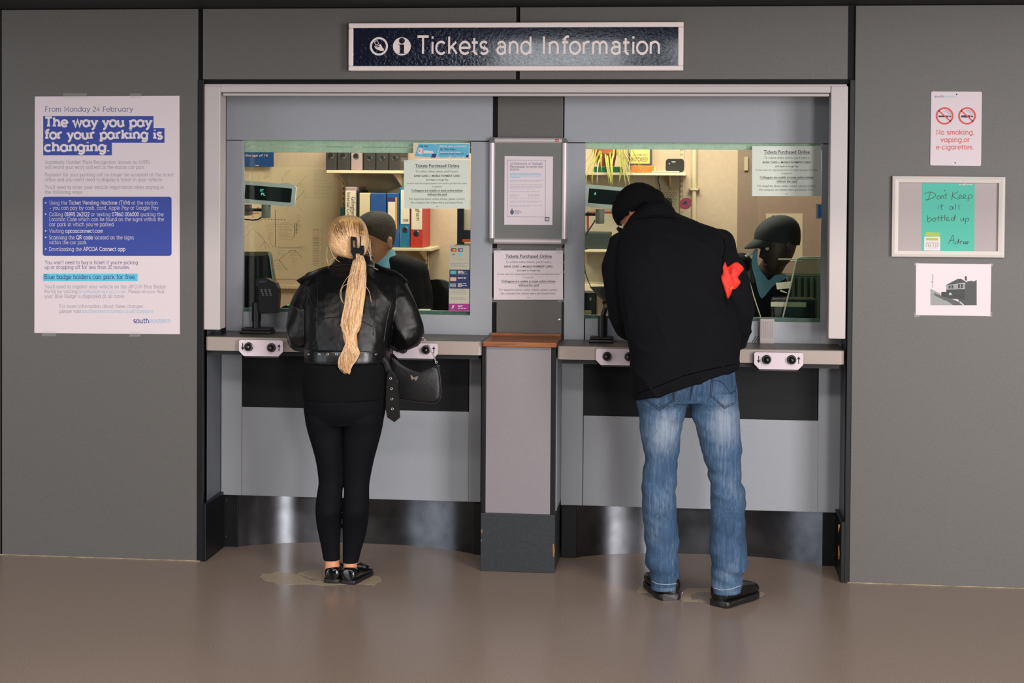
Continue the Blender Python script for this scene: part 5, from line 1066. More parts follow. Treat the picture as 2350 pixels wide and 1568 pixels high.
MB().tube([P(*z10(300, 690), YR-.02), P(*z10(318, 742), YR-.01), Vector((x, YR, P(0, 703, YR).z-.005))], .012, 10).build('arm', BLACKP, t)
iv = empty('speech_unit', (P(1760, 793, YB-.04).x, YB-.03, ctz2), label='grey perforated speech unit standing on the right counter', cat='intercom')
x0, x1, z0, z1 = R(1744, 732.5, 1777, 792.5, YB-.045); MB().bbox(x0, x1, YB-.045, YB, ctz2, z1, .003).build('case', M('speech_grey', (150, 142, 142), .45, gain=1.3), iv)
mb = MB()
for r_ in range(13):
    for c in range(7):
        cx = x0+.009+c*(x1-x0-.018)/6; cz = z1-.012-r_*.006-(.003 if c % 2 else 0); mb.prism([Vector((cx-.0012, YB-.0454, cz-.002)), Vector((cx+.0012, YB-.0454, cz-.001)), Vector((cx+.0012, YB-.0454, cz+.002)), Vector((cx-.0012, YB-.0454, cz+.001))], (0, .0003, 0))
mb.build('perforations', M('speech_hole', (66, 62, 62), .6), iv)['kind'] = 'stuff'
for i in range(4):
    a = 1724+i*6; MB().prism([P(a, 787-i*.6, YB-.0006), P(a+2, 787-i*.6, YB-.0006), P(a+12, 772-i*.6, YB-.0006), P(a+10, 772-i*.6, YB-.0006)], (0, .0005, 0)).build('vent_slot', BLACKM, iv)
mcp = empty('microphone', (P(1746, 733, .36).x, .36, .985), label='thin cream microphone stem behind the right speech unit', cat='microphone')
MB().tube([P(1747, 732, .36), P(1733, 690, .37), P(1720, 647, .38)], .0026, 8).build('stem', M('stem_cream', (196, 182, 140), .4), mcp); MB().lathe((P(1747, 732, .36).x, .36, 0), [(.016, .985), (.016, 1.0), (.005, 1.01), (.004, P(1747, 731, .36).z)], 14).build('foot', BLACKP, mcp)
MB().ball(P(1719, 644, .38), .006, 10, 8).build('head', BLACKP, mcp)
# ================================================================== PEOPLE
def ringh(uL, uR, v, Y, ry, n=32, ex=2.2, vR=None, back=1.0, front=1.0):
    """cross-section of a standing figure: its photo width at height v, centred at depth Y, half depth ry"""
    a = P(uL, v, Y); b = P(uR, vR if vR is not None else v, Y); c = (a+b)/2; h = (b-a)/2; out = []
    for k in range(n):
        t = 2*PI*k/n; ct, st = math.cos(t), math.sin(t)
        x = math.copysign(abs(ct)**(2/ex), ct); y = math.copysign(abs(st)**(2/ex), st)
        out.append(c+h*x+Vector((0, y*ry*(front if y > 0 else back), 0)))
    return out
def dense(rows, k=3):
    """smoothly interpolate rows of numbers"""
    out = []
    for i in range(len(rows)-1):
        p0, p1, p2, p3 = rows[max(i-1, 0)], rows[i], rows[i+1], rows[min(i+2, len(rows)-1)]
        for j in range(k):
            t = j/k; out.append(tuple(.5*((2*b)+(c-a)*t+(2*a-5*b+4*c-d)*t*t+(3*b-a-3*c+d)*t**3) for a, b, c, d in zip(p0, p1, p2, p3)))
    out.append(tuple(rows[-1])); return out
def cat_pts(pts, k=4):
    return [Vector(q) for q in dense([tuple(p) for p in pts], k)]
def limb(mb, pts, rad, n=20, k=4):
    """tapering limb through 3D points; rad numbers or (a,b)"""
    rr = [(r if isinstance(r, tuple) else (r, r)) for r in rad]
    rows = dense([tuple(p)+r for p, r in zip(pts, rr)], k)
    mb.tube([Vector(r[:3]) for r in rows], [(r[3], r[4]) for r in rows], n)
    a, b = rows[0], rows[-1]; mb.ball(Vector(a[:3]), (a[3]+a[4])/2*.98, 16, 10); mb.ball(Vector(b[:3]), (b[3]+b[4])/2*.98, 16, 10)
def weld(mb, name, mat, parent, vox=.006, smooth=6, wrinkle=None, **kw):
    """join overlapping shapes into one continuous skin"""
    me = bpy.data.meshes.new(name); me.from_pydata([tuple(v) for v in mb.v], [], mb.f)
    bm = bmesh.new(); bm.from_mesh(me); bmesh.ops.recalc_face_normals(bm, faces=bm.faces); bm.to_mesh(me); bm.free()
    o = bpy.data.objects.new('weld_tmp', me); COL.objects.link(o)
    r = o.modifiers.new('r', 'REMESH'); r.mode = 'VOXEL'; r.voxel_size = vox
    if smooth: s = o.modifiers.new('s', 'SMOOTH'); s.factor = .5; s.iterations = smooth
    dg = bpy.context.evaluated_depsgraph_get(); dg.update(); out = bpy.data.meshes.new_from_object(o.evaluated_get(dg)); bpy.data.objects.remove(o); bpy.data.meshes.remove(me)
    if wrinkle:
        out.update(); ns = [v.normal.copy() for v in out.vertices]
        for v, nn in zip(out.vertices, ns): v.co += nn*wrinkle(v.co, nn)
    mo = MB(); mo.v = [v.co.copy() for v in out.vertices]; mo.f = [tuple(p.vertices) for p in out.polygons]; bpy.data.meshes.remove(out)
    return mo.build(name, mat, parent, smooth=True, **kw)
def bvh_of(o):
    org = ORG[o.name]; return BVHTree.FromPolygons([v.co+org for v in o.data.vertices], [tuple(p.vertices) for p in o.data.polygons])
def on(bv, u, v, off=.002):
    """the point of a surface that this photo pixel shows"""
    h = bv.ray_cast(CAM, ray(u, v))
    if h[0] is None: return None
    return h[0]-ray(u, v)*off
def path_on(bv, pts, off=.002, k=5):
    q = []
    for i in range(len(pts)-1):
        for j in range(k):
            t = j/k; q.append((pts[i][0]+(pts[i+1][0]-pts[i][0])*t, pts[i][1]+(pts[i+1][1]-pts[i][1])*t))
    q.append(pts[-1]); return [p for p in (on(bv, *a, off) for a in q) if p is not None]
def smoothstep(a, b, x): t = max(0, min(1, (x-a)/(b-a))); return t*t*(3-2*t)
SKIN_L = M('skin_fair', (206, 140, 104), .5, gain=1.1, var=.05, vs=60); SKIN_M = M('skin_tan', (150, 98, 70), .5, gain=1.0, var=.08, vs=60); SKIN_D = M('skin_dark', (60, 40, 30), .45, gain=1.0, var=.1, vs=60)

# ---- a head with a face, facing -Y, chin at z = 0, about 0.235 m tall
HR = [(0, -.070, -.030, .020), (.008, -.088, -.002, .036), (.025, -.094, .030, .050), (.050, -.094, .055, .061), (.075, -.094, .072, .068), (.100, -.092, .088, .073), (.125, -.090, .098, .076),
      (.150, -.095, .104, .0775), (.175, -.092, .103, .076), (.200, -.078, .090, .067), (.220, -.050, .066, .049), (.231, -.022, .036, .027), (.235, .004, .012, .006)]
def head_shape(mb, X, grow=0., keep=None, n=40):
    """adds the skull and face to mb; X maps local points to the place"""
    rows = dense(HR, 3); rings = []
    for z, yf, yb, w_ in rows:
        ring = []
        for k in range(n):
            t = 2*PI*k/n; c, s_ = math.cos(t), math.sin(t); x = w_*math.copysign(abs(c)**.9, c); ym = (yf+yb)/2; y = ym+(yb-ym)*math.copysign(abs(s_)**.9, s_)
            if s_ < 0:
                fx = math.exp(-(x/.012)**2)
                y -= fx*(.022*math.exp(-((z-.085)/.014)**2)+.012*math.exp(-((z-.108)/.018)**2))*1.0          # nose
                y -= math.exp(-(x/.022)**2)*.004*math.exp(-((z-.047)/.006)**2); y -= math.exp(-(x/.02)**2)*.004*math.exp(-((z-.036)/.005)**2)  # lips
                y += math.exp(-((abs(x)-.032)/.016)**2)*.011*math.exp(-((z-.118)/.012)**2)                   # eye sockets
                y -= math.exp(-((abs(x)-.03)/.022)**2)*.004*math.exp(-((z-.136)/.007)**2)                    # brow
            p = Vector((x, y, z))
            if grow: p += Vector((x, y-.005, z-.12)).normalized()*grow
            ring.append(X @ p)
        rings.append(ring)
    mb.loft(rings)
def ears_eyes(mb, X):
    for s_ in (-1, 1):
        mb.ball(X @ Vector((s_*.079, .012, .105)), 1, 12, 8, (.009, .017, .032), X.to_3x3() @ Matrix.Rotation(s_*.3, 3, 'Z'))
        mb.ball(X @ Vector((s_*.083, .018, .118)), 1, 12, 8, (.006, .014, .014), X.to_3x3() @ Matrix.Rotation(s_*.4, 3, 'Z'))
def face_bits(X, parent, iris=(70, 50, 36)):
    for s_ in (-1, 1):
        MB().ball(X @ Vector((s_*.032, -.0765, .118)), .0115, 14, 10).build('eyeball', M('eye_white', (214, 206, 198), .25), parent, smooth=True)
        MB().ball(X @ Vector((s_*.032, -.0845, .118)), .0052, 12, 8).build('iris', M('iris_brown', iris, .2), parent, smooth=True)
    mb = MB(); mb.ball(X @ Vector((0, -.0965, .0415)), 1, 16, 8, (.022, .006, .005), X.to_3x3()); mb.build('mouth', M('lips', (150, 84, 76), .5), parent, smooth=True)
def facing(c, fwd, upv, k=1.0):
    """matrix placing a head: c = middle of the head, fwd = where the face looks"""
    f = Vector(fwd).normalized(); y = -f; z = (Vector(upv)-y*Vector(upv).dot(y)).normalized(); x = y.cross(z)
    R3 = Matrix((x, y, z)).transposed()*k; m4 = R3.to_4x4(); m4.translation = Vector(c)-R3 @ Vector((0, .005, .12)); return m4
def hand(mb, w, d, nrm, k=1.0, side=1, curl=.5):
    """palm and five bent fingers from wrist w along d; nrm = back of the hand"""
    d = Vector(d).normalized(); nrm = (Vector(nrm)-d*Vector(nrm).dot(d)).normalized(); s_ = d.cross(nrm)*side
    pal = w+d*.05*k
    mb.tube([w-d*.03*k, w, w+d*.03*k, w+d*.07*k, w+d*.09*k], [(.026*k, .02*k), (.027*k, .017*k), (.038*k, .016*k), (.041*k, .014*k), (.036*k, .011*k)], 14, flat=s_)
    for i, (off, ln) in enumerate(((-.030, .070), (-.010, .080), (.011, .076), (.030, .060))):
        a = w+d*.082*k+s_*off*k; p1 = a+d*ln*.45*k-nrm*.012*curl*k; p2 = p1+d*ln*.3*k-nrm*.022*curl*k; p3 = p2+d*ln*.2*k-nrm*.028*curl*k
        mb.tube([a-d*.02*k, a, p1, p2, p3], [.0095*k, .0095*k, .009*k, .008*k, .006*k], 10)
    a = w+d*.03*k-s_*.034*k; mb.tube([w+d*.015*k-s_*.015*k, a, a+d*.028*k-s_*.022*k, a+d*.055*k-s_*.028*k-nrm*.008*k], [.014*k, .012*k, .0105*k, .0075*k], 10)

# ---------------------------------------------------------------- shoes
def shoe(parent, heel, ang, L, Wd, H, mat, solemat, sole=.022, toe=0.):
    """heel: back of the shoe on the floor; ang: toe direction"""
    d = Vector((math.sin(ang), math.cos(ang), 0)); s_ = Vector((d.y, -d.x, 0)); N = 22
    prof = [(0, .30, .62, .92), (.03, .62, .80, 1.0), (.10, .80, .90, 1.04), (.22, .82, .93, 1.0), (.36, .80, .90, .88), (.5, .88, .95, .76), (.64, .98, 1.0, .66), (.78, .98, .98, .52), (.9, .80, .84, .42), (.97, .5, .55, .34), (1.0, .2, .24, .28)]
    prof = [(a, b, c, h+toe*smoothstep(.4, .9, a)*(1 if a < .95 else .6)) for a, b, c, h in prof]; rows = dense(prof, 3); rings = []; srings = []
    for t, wt, wb, h in rows:
        c = heel+d*(t*L); ring = []; sr = []
        for k in range(N):
            a = 2*PI*k/N; x = math.cos(a); z = math.sin(a); wid = Wd/2*(wb if z < 0 else wb+(wt-wb)*max(0, z)**1.2)
            hz = sole*.8+(H*h-sole*.8)*(.5+.5*math.copysign(abs(z)**.7, z)); ring.append(c+s_*(math.copysign(abs(x)**.8, x)*wid)+Vector((0, 0, hz)))
        for k in range(N):
            a = 2*PI*k/N; x = math.cos(a); z = math.sin(a); sr.append(c+s_*(math.copysign(abs(x)**.35, x)*Wd/2*wb*1.05)+Vector((0, 0, sole*(.5+.5*math.copysign(abs(z)**.3, z)))))
        rings.append(ring); srings.append(sr)
    r = empty('shoe', heel); r.parent = parent; r.location = heel-ORG[parent.name]
    up = sharp(MB().loft(rings).build('upper', mat, r), 60); sl = sharp(MB().loft(srings).build('sole', solemat, r), 50)
    return r, d, s_

# ================================================================== the blonde person in the leather jacket
z3 = ZM(660, 880, 3.136); z2 = ZM(640, 470, 2.9575)
hl = PF(*z3(318, 1443)); hr = PF(*z3(428, 1450))
wm = empty('person', (P(785, 1340, -.3).x, -.28, 0), label='person with long blonde ponytail in black leather jacket at the left counter', cat='person')
YF = (hl.y+hr.y)/2+.045      # ankle depth
LEG = M('leggings_black', (10, 12, 18), .8, gain=1.0, var=.15, vs=500, spec=.15)
def legrow(y, xo, xi, ry, Y, back=1.): a = z3(xo, y); b = z3(xi, y); return (a[0], b[0], a[1], Y, ry, back)
def legs_loft(mb, rows, ex=2.1):
    mb.loft([ringh(r[0], r[1], r[2], r[3], r[4], 28, ex, back=r[5]) for r in dense(rows, 3)])
YH = -.30
hips = [legrow(-90, 130, 705, .10, YH+.03), legrow(-40, 118, 716, .118, YH+.01), legrow(60, 119, 716, .125, YH, 1.12), legrow(130, 121, 712, .125, YH, 1.18), legrow(210, 123, 702, .118, YH, 1.15), legrow(290, 140, 684, .10, YH, 1.0)]
ll = [legrow(200, 130, 412, .092, YH+.005, 1.25), legrow(260, 132, 408, .092, YH, 1.2), legrow(350, 150, 403, .088, YH), legrow(450, 180, 402, .082, YH+.005), legrow(550, 206, 401, .074, YH+.01), legrow(650, 221, 399, .064, YH+.012), legrow(720, 225, 399, .060, YH+.01), legrow(780, 216, 393, .060, YH), legrow(850, 207, 391, .063, YH-.012, 1.1), legrow(920, 204, 388, .063, YH-.02, 1.1), legrow(1000, 210, 384, .058, YF-.012, 1.1), legrow(1100, 228, 378, .048, YF-.004), legrow(1200, 248, 376, .040, YF), legrow(1272, 259, 377, .037, YF)]
rl = [legrow(200, 402, 700, .092, YH+.005, 1.25), legrow(260, 403, 690, .092, YH, 1.2), legrow(350, 404, 674, .088, YH), legrow(450, 403, 648, .082, YH+.005), legrow(550, 402, 621, .074, YH+.01), legrow(650, 403, 600, .064, YH+.012), legrow(720, 404, 588, .060, YH+.01), legrow(780, 408, 585, .060, YH), legrow(850, 404, 586, .063, YH-.012, 1.1), legrow(920, 399, 583, .063, YH-.02, 1.1), legrow(1000, 398, 578, .058, YF-.012, 1.1), legrow(1100, 398, 560, .048, YF-.004), legrow(1200, 398, 530, .040, YF), legrow(1290, 398, 508, .037, YF)]
mb = MB(); legs_loft(mb, hips); legs_loft(mb, ll); legs_loft(mb, rl)
lgg = weld(mb, 'leggings', LEG, wm, .0045, 3)
# body: one skin under the clothes (legs, trunk, arms, neck, head, hands)
hx = facing(P(800, 556, -.10), (.03, .9, -.44), (0, .44, .9), .93)
body = MB()
def shrink(rows, k): return [(r[0]+(r[1]-r[0])*k, r[1]-(r[1]-r[0])*k, r[2], r[3], r[4]*(1-1.6*k), r[5]) for r in rows]
sL = shrink(ll, .06)+[legrow(1320, 268, 374, .036, YF), legrow(1380, 262, 378, .05, YF+.02)]; sR = shrink(rl, .06)+[legrow(1330, 402, 502, .036, YF), legrow(1390, 396, 510, .05, YF+.02)]
legs_loft(body, shrink(hips, .06)); legs_loft(body, sL); legs_loft(body, sR)
tr = [z2(220, 1060), z2(700, 1060)]
body.loft([ringh(a, b, v, Y, ry, 24, 2.3) for a, b, v, Y, ry in [(715, 880, 880, -.28, .09), (725, 870, 800, -.25, .085), (722, 880, 720, -.22, .095), (732, 880, 660, -.18, .09), (768, 848, 628, -.14, .06), (782, 832, 605, -.12, .05), (784, 830, 580, -.10, .05)]])
wlj = P(716, 770, .10); wrj = P(880, 765, .10); ctz = ctz1
wl_ = Vector((P(705, 770, .1).x, .06, ctz+.05)); wr_ = Vector((P(880, 770, .1).x, .06, ctz+.05))
limb(body, [P(738, 652, -.17), P(697, 768, -.22), wl_], [.045, .036, .027]); limb(body, [P(880, 655, -.17), P(928, 765, -.22), wr_], [.045, .036, .027])
head_shape(body, hx); ears_eyes(body, hx); hand(body, wl_, (.35, 1, -.12), (0, 0, 1), .95, 1); hand(body, wr_, (-.35, 1, -.12), (0, 0, 1), .95, -1)
wb = weld(body, 'body', SKIN_L, wm, .0055, 3); face_bits(hx, wm, (84, 110, 130))
# black top below the jacket
TOP = M('black_cotton', (10, 11, 14), .85, gain=1.0, var=.12, vs=400, spec=.15)
mb = MB(); rows = [(706, 884, 800, -.27, .12, 1.), (697, 890, 840, -.28, .128, 1.05), (695, 889, 868, -.29, .135, 1.12), (695.5, 888.5, 890, -.295, .137, 1.15), (698, 888, 912, -.295, .135, 1.15), (700, 886, 914, -.295, .128, 1.15)]
mb.loft([ringh(*r[:5], 44, 2.3, back=r[5]) for r in dense(rows, 3)])
weld(mb, 'top', TOP, wm, .006, 2, lambda p, n: .003*noise.noise(Vector((p.x*9, p.y*9, p.z*22))))
# leather jacket
LEA = M('black_leather', (10, 10, 11), .40, gain=1.0, bump=.18, bs=60, rvar=.08, spec=.4)
mb = MB()
rows = [(776, 852, 590, -.12, .062, 1.), (764, 862, 606, -.13, .072, 1.), (742, 888, 620, -.15, .085, 1.), (722, 908, 634, -.165, .10, 1.), (710, 918, 652, -.18, .112, 1.), (704, 918, 680, -.20, .122, 1.05), (702, 912, 715, -.22, .126, 1.1), (702, 902, 750, -.24, .126, 1.12), (703, 893, 785, -.26, .126, 1.1), (704, 890, 815, -.27, .128, 1.05), (704, 889, 832, -.275, .130, 1.05)]
mb.loft([ringh(*r[:5], 44, 2.5, back=r[5]) for r in dense(rows, 3)])
def jl(pts, rad): limb(mb, pts, rad, 22)
jl([P(722, 655, -.17), P(706, 690, -.19), P(697, 735, -.215), P(695, 772, -.22), P(700, 770, -.13), P(706, 748, -.02), wl_+Vector((0, -.02, 0))], [.056, .062, .062, .058, .056, .05, .042])
jl([P(902, 654, -.17), P(914, 690, -.19), P(924, 725, -.21), P(932, 758, -.22), P(918, 774, -.15), P(898, 752, -.04), wr_+Vector((0, -.02, 0))], [.056, .064, .066, .064, .066, .056, .042])
def jw(p, n):
    s_ = noise.noise(Vector((p.x*7+2, p.y*7, p.z*9)))*.006; r_ = 1-abs(noise.noise(Vector((p.x*11, p.y*11, p.z*6+p.x*8)))); arm = smoothstep(.16, .26, abs(p.x-(wm.location.x+.03)))
    return s_+(r_**3)*.012*(.35+arm)+noise.noise(p*38)*.0012
jk = weld(mb, 'jacket', LEA, wm, .0055, 5, jw); jb = bvh_of(jk)
def seam(bv, pts, r, parent, name='seam', mat=None, off=.0015):
    q = path_on(bv, pts, off)
    if len(q) > 2: MB().tube(q, r, 6).build(name, mat or MATS['leather_seam'], parent, smooth=True)
M('leather_seam', (20, 20, 22), .4, coat=.3)
for pts in ([(728, 640), (729, 680), (727, 720), (728, 775), (718, 795)], [(868, 640), (862, 690), (858, 730), (857, 770)], [(728, 735), (755, 729), (790, 727), (830, 737), (860, 752), (877, 768)], [(705, 668), (714, 692), (725, 712)], [(905, 652), (903, 680), (895, 705), (888, 735), (880, 790)], [(765, 610), (800, 607), (845, 610), (868, 618)]):
    seam(jb, pts, .0022, jk)
# stand collar and shoulder tabs
mb = MB(); cr = [(774, 856, 604, -.135, .072), (771, 858, 596, -.128, .074), (776, 852, 584, -.118, .070), (779, 849, 584, -.118, .064), (776, 853, 598, -.128, .066)]
mb.loft([ringh(*r, 36, 2.2) for r in cr], cap=False); weld(mb, 'collar', LEA, jk, .004, 2)
for pts in ([(758, 618), (735, 626), (708, 640), (690, 652)], [(862, 612), (880, 621), (910, 632), (932, 652)]):
    q = [on(jb, *p, .006) or P(*p, -.19) for p in pts]; q = cat_pts(q, 4); n = len(q)
    MB().tube([p+Vector((0, -.004, .004)) for p in q], [(.022*(.75+.35*k/n), .005) for k in range(n)], 10, flat=(0, -.6, 0.8)).build('shoulder_tab', LEA, jk, smooth=True)
MB().tube([P(857, 615, -.235), P(868, 620, -.24)], .004, 8).build('tab_stud', CHROME, jk)
# belt with eyelets, hanging belt tail
mb = MB(); rows = [(703, 889.5, 797, -.268, .134, 1.04), (702.5, 890, 800, -.268, .137, 1.05), (702, 890, 815, -.272, .139, 1.06), (702.5, 889, 828, -.274, .138, 1.06), (704, 888, 831, -.274, .135, 1.05)]
mb.loft([ringh(*r[:5], 48, 2.4, back=r[5]) for r in dense(rows, 2)]); bt = weld(mb, 'belt', M('belt_leather', (13, 13, 15), .32, bump=.2, bs=50, coat=.1), wm, .005, 2); bb = bvh_of(bt)
def eyelet(p, nrm, parent, r=.0048):
    nrm = Vector(nrm).normalized(); a = nrm.orthogonal().normalized(); b = nrm.cross(a); rings = []
    for k in range(12):
        t = 2*PI*k/12; c = p+(a*math.cos(t)+b*math.sin(t))*r; rings.append([c+(a*math.cos(t)+b*math.sin(t))*math.cos(s_*PI/3)*.0016+nrm*math.sin(s_*PI/3)*.0016 for s_ in range(6)])
    MB().loft(rings, closed=True).build('eyelet', CHROME, parent, smooth=True)
for x in (200, 273, 332, 392, 453, 587, 659, 712):
    u, v = z2(x, 1015); h = bb.ray_cast(CAM, ray(u, v))
    if h[0] is not None: eyelet(h[0], h[1], bt)
zb_ = ZM(870, 760, 6.817); TY = -.36
tl = [(150,640),(165,600),(215,650),(262,720),(285,800),(297,900),(305,1060),(318,1230),(327,1352),(240,1428),(126,1352),(104,1230),(106,1060),(114,900),(120,780),(130,690)]
MB().prism([P(*zb_(*p), TY) for p in tl], (0, .006, 0)).build('belt_tail', MATS['belt_leather'], bt)
for p in ((180, 743), (195, 903), (200, 1065), (208, 1220)): eyelet(P(*zb_(*p), TY-.001), (0, -1, 0), bt)
MB().tube([P(*zb_(*p), TY+.02) for p in ((60,430),(110,500),(150,620))], [(.016, .006)]*3, 8, flat=(1, 0, 0)).build('belt_loop', MATS['belt_leather'], bt)
# shoes: black patent loafers
PAT = M('patent_black', (10, 10, 14), .12, coat=.6); SOLE = M('sole_black', (22, 22, 24), .55)
s1, d1, q1 = shoe(wm, hl+Vector((0, .002, 0)), math.radians(-2), .235, .084, .072, PAT, SOLE, .02); s2, d2, q2 = shoe(wm, hr+Vector((0, .002, 0)), math.radians(13), .222, .084, .072, PAT, SOLE, .02)
for r_, hh, d_, q_ in ((s1, hl, d1, q1), (s2, hr, d2, q2)): MB().tube([hh+d_*.15-q_*.036+Vector((0, 0, .045)), hh+d_*.14+Vector((0, 0, .063)), hh+d_*.15+q_*.036+Vector((0, 0, .045))], [(.012, .004)]*3, 8, flat=d_).build('strap', PAT, r_, smooth=True)
# hair: smooth cap gathered to the clip, long waved ponytail of strands
HM = M('hair_honey', (208, 162, 106), .42, gain=1.05, var=.2, vs=16, stretch=(9, 2, 1.2)); HLt = M('hair_pale', (234, 200, 162), .40, gain=1.05, var=.15, vs=30, stretch=(6, 2, 1)); HD = M('hair_root', (112, 78, 40), .45, gain=1.0, var=.25, vs=30, stretch=(6, 2, 1))
zh = ZM(730, 480, 9.8)
cap_ = MB(); hrw = [(640, 690, 136, -.10, .03), (480, 860, 170, -.10, .075), (390, 960, 230, -.10, .092), (300, 1040, 330, -.10, .104), (225, 1100, 470, -.105, .110), (200, 1128, 620, -.11, .110), (205, 1135, 760, -.115, .104), (245, 1115, 880, -.12, .094), (330, 1085, 970, -.125, .082), (500, 1040, 1060, -.13, .07), (700, 980, 1130, -.14, .055), (770, 900, 1180, -.15, .04)]
def hv(r): a = zh(r[0], r[2]); b = zh(r[1], r[2]); return (a[0], b[0], a[1], r[3], r[4])
cap_.loft([ringh(*r, 36, 2.05) for r in dense([hv(r) for r in hrw], 3)])
hr_ = weld(cap_, 'hair', HM, wm, .004, 4, lambda p, n: .0010*noise.noise(Vector((p.x*120, p.y*60, p.z*30)))); hb = bvh_of(hr_)
rg = random.Random(21); groups = {0: MB(), 1: MB(), 2: MB()}; clip = zh(880, 900)
outl = dense([zh(*p) for p in ((250,900),(205,740),(212,600),(245,470),(320,330),(420,225),(540,165),(660,142),(780,165),(890,225),(980,310),(1060,420),(1110,540),(1125,660),(1115,780))], 8)
for i in range(780):
    s0 = outl[int(rg.random()*(len(outl)-1))]; f0 = rg.random()**1.6*.75; st = (s0[0]+(clip[0]-s0[0])*f0*.9+rg.uniform(-1.5, 1.5), s0[1]+(clip[1]-s0[1])*f0*.9)
    c0 = (822+rg.uniform(-7, 6), 574+rg.uniform(-10, 9)); bend = (st[0]-c0[0])*.16; pts = []
    for k in range(11):
        t = k/10; x = st[0]+(c0[0]-st[0])*t+bend*math.sin(PI*t)*.5; y = st[1]+(c0[1]-st[1])*t+(14*math.sin(PI*t) if st[1] < 570 else 8*math.sin(PI*t)); p = on(hb, x, y, .0004+.0016*rg.random())
        if p is not None: pts.append(p)
    if len(pts) > 4:
        gi = 0 if rg.random() < .5 else 1
        if st[1] < 520 and f0 < .2 and rg.random() < .6: gi = 2; pts = pts[:5]
        n = len(pts); groups[gi].tube(pts, [max(.0003, .0010*math.sin(PI*(.15+.8*k/n))) for k in range(n)], 5)
for gi, nm in ((0, 'hair_strands'), (1, 'hair_highlights'), (2, 'hair_roots')): groups[gi].build(nm, (HM, HLt, HD)[gi], hr_, smooth=True)['kind'] = 'stuff'
# ponytail centre line and half width, from clip to curled end
pt_rows = [(819, 575, 8), (823, 590, 11), (824, 606, 14.5), (822, 625, 17), (819, 645, 19.5), (816, 672, 20.5), (812, 705, 20.5), (806, 740, 21.5), (803, 770, 21.5), (806, 790, 19), (806, 808, 18), (798, 824, 18.5), (791, 842, 13.5), (797, 857, 8)]
def yback(v): return {0: -.235}.get(0)
ctr = []
for u, v, hw in dense(pt_rows, 4):
    h = on(jb, u, min(v, 826), .0); base = h.y if h is not None else -.33
    Yp = -.215 if v < 600 else min(base, -.23)-.018 if v < 640 else base-.020
    ctr.append((u, v, hw, Yp))
for i in range(len(ctr)): # even out the depth
    a = ctr[max(0, i-3):i+4]; ctr[i] = (*ctr[i][:3], sum(x[3] for x in a)/len(a))
core = MB(); core.loft([[P(u+hw*.78*math.cos(2*PI*k/16), v, Y+.012*math.sin(2*PI*k/16)) for k in range(16)] for u, v, hw, Y in ctr]); pcore = core.build('ponytail', HM, hr_, smooth=True)
groups = {0: MB(), 1: MB(), 2: MB()}
for i in range(420):
    a0 = rg.uniform(-1, 1); b0 = rg.uniform(.2, 1.05); ph_ = rg.uniform(0, 6.28); fr = rg.uniform(.04, .075); am = rg.uniform(.02, .16); s_ = rg.randint(0, 6); e_ = rg.randint(len(ctr)-14, len(ctr)); pts = []
    for k in range(s_, e_):
        u, v, hw, Y = ctr[k]; tw = smoothstep(725, 790, v)*math.sin((v-725)*.062+a0*1.5); x = a0*(1-.15*smoothstep(730, 790, v))+am*math.sin(v*fr+ph_)+.55*tw
        x = max(-1.08, min(1.08, x)); pts.append(P(u+hw*x, v+3*math.sin(ph_+v*.02), Y-.016*b0*math.sqrt(max(0.06, 1-min(1, x*x)))))
    n = len(pts); groups[rg.choice((0, 0, 1, 1, 1, 2) if i % 6 == 0 else (0, 1, 1, 1))].tube(pts[::2]+[pts[-1]], [max(.0004, .0014*math.sin(PI*(.2+.72*k/(n/2+1)))) for k in range(len(pts[::2])+1)], 5)
for gi, nm in ((0, 'ponytail_strands'), (1, 'ponytail_highlights'), (2, 'ponytail_lowlights')):
    if groups[gi].v: groups[gi].build(nm, (HM, HLt, M('hair_low', (160, 114, 62), .45))[gi], hr_, smooth=True)['kind'] = 'stuff'
fly = MB()
for pts, dY in (([(752, 560), (750, 590), (754, 610), (757, 618)], -.15), ([(756, 565), (766, 590), (780, 602)], -.19), ([(849, 548), (851, 575), (851, 602)], -.15), ([(846, 548), (849, 580), (846, 600)], -.15), ([(843, 565), (850, 590), (852, 606)], -.155), ([(810, 625), (795, 640), (781, 668), (784, 690), (796, 706)], -.34), ([(800, 650), (786, 660), (783, 680), (792, 705)], -.34), ([(838, 655), (848, 672), (852, 695)], -.34), ([(770, 590), (758, 600), (760, 615)], -.16)):
    fly.tube([P(u, v, dY) for u, v in dense(pts, 4)], .0009, 5)
fly.build('loose_strands', HLt, hr_, smooth=True)['kind'] = 'stuff'
# claw clip
cl = empty('claw_clip', P(820, 580, -.22)); cl.parent = hr_; cl.location = P(820, 580, -.22)-ORG[hr_.name]
def clp(pts, Y=-.242, d=.014, nm='jaw'): MB().prism([P(*zh(*p), Y) for p in pts], (0, d, 0)).build(nm, M('clip_black', (14, 16, 24), .3), cl)
clp([(738,615),(862,640),(866,700),(838,705),(775,708),(770,720),(738,720)]); clp([(738,715),(772,715),(778,860),(745,870),(735,830)]); clp([(838,700),(868,700),(866,880),(840,880)]); clp([(745,860),(868,875),(850,980),(842,1100),(825,1195),(790,1190),(785,1060),(740,970)]); clp([(942,612),(960,615),(955,830),(935,860)]); clp([(945,822),(1028,824),(1034,960),(1005,1045),(960,1030),(925,990),(920,880)]); clp([(850,880),(935,880),(930,985),(860,1000)], -.238, .012, 'spring')
MB().ball(P(*zh(1105, 1012), -.14), .0035, 10, 8).build('earring', CHROME, wm); MB().ball(P(*zh(392, 1140), -.14), .0035, 10, 8).build('earring', CHROME, wm)

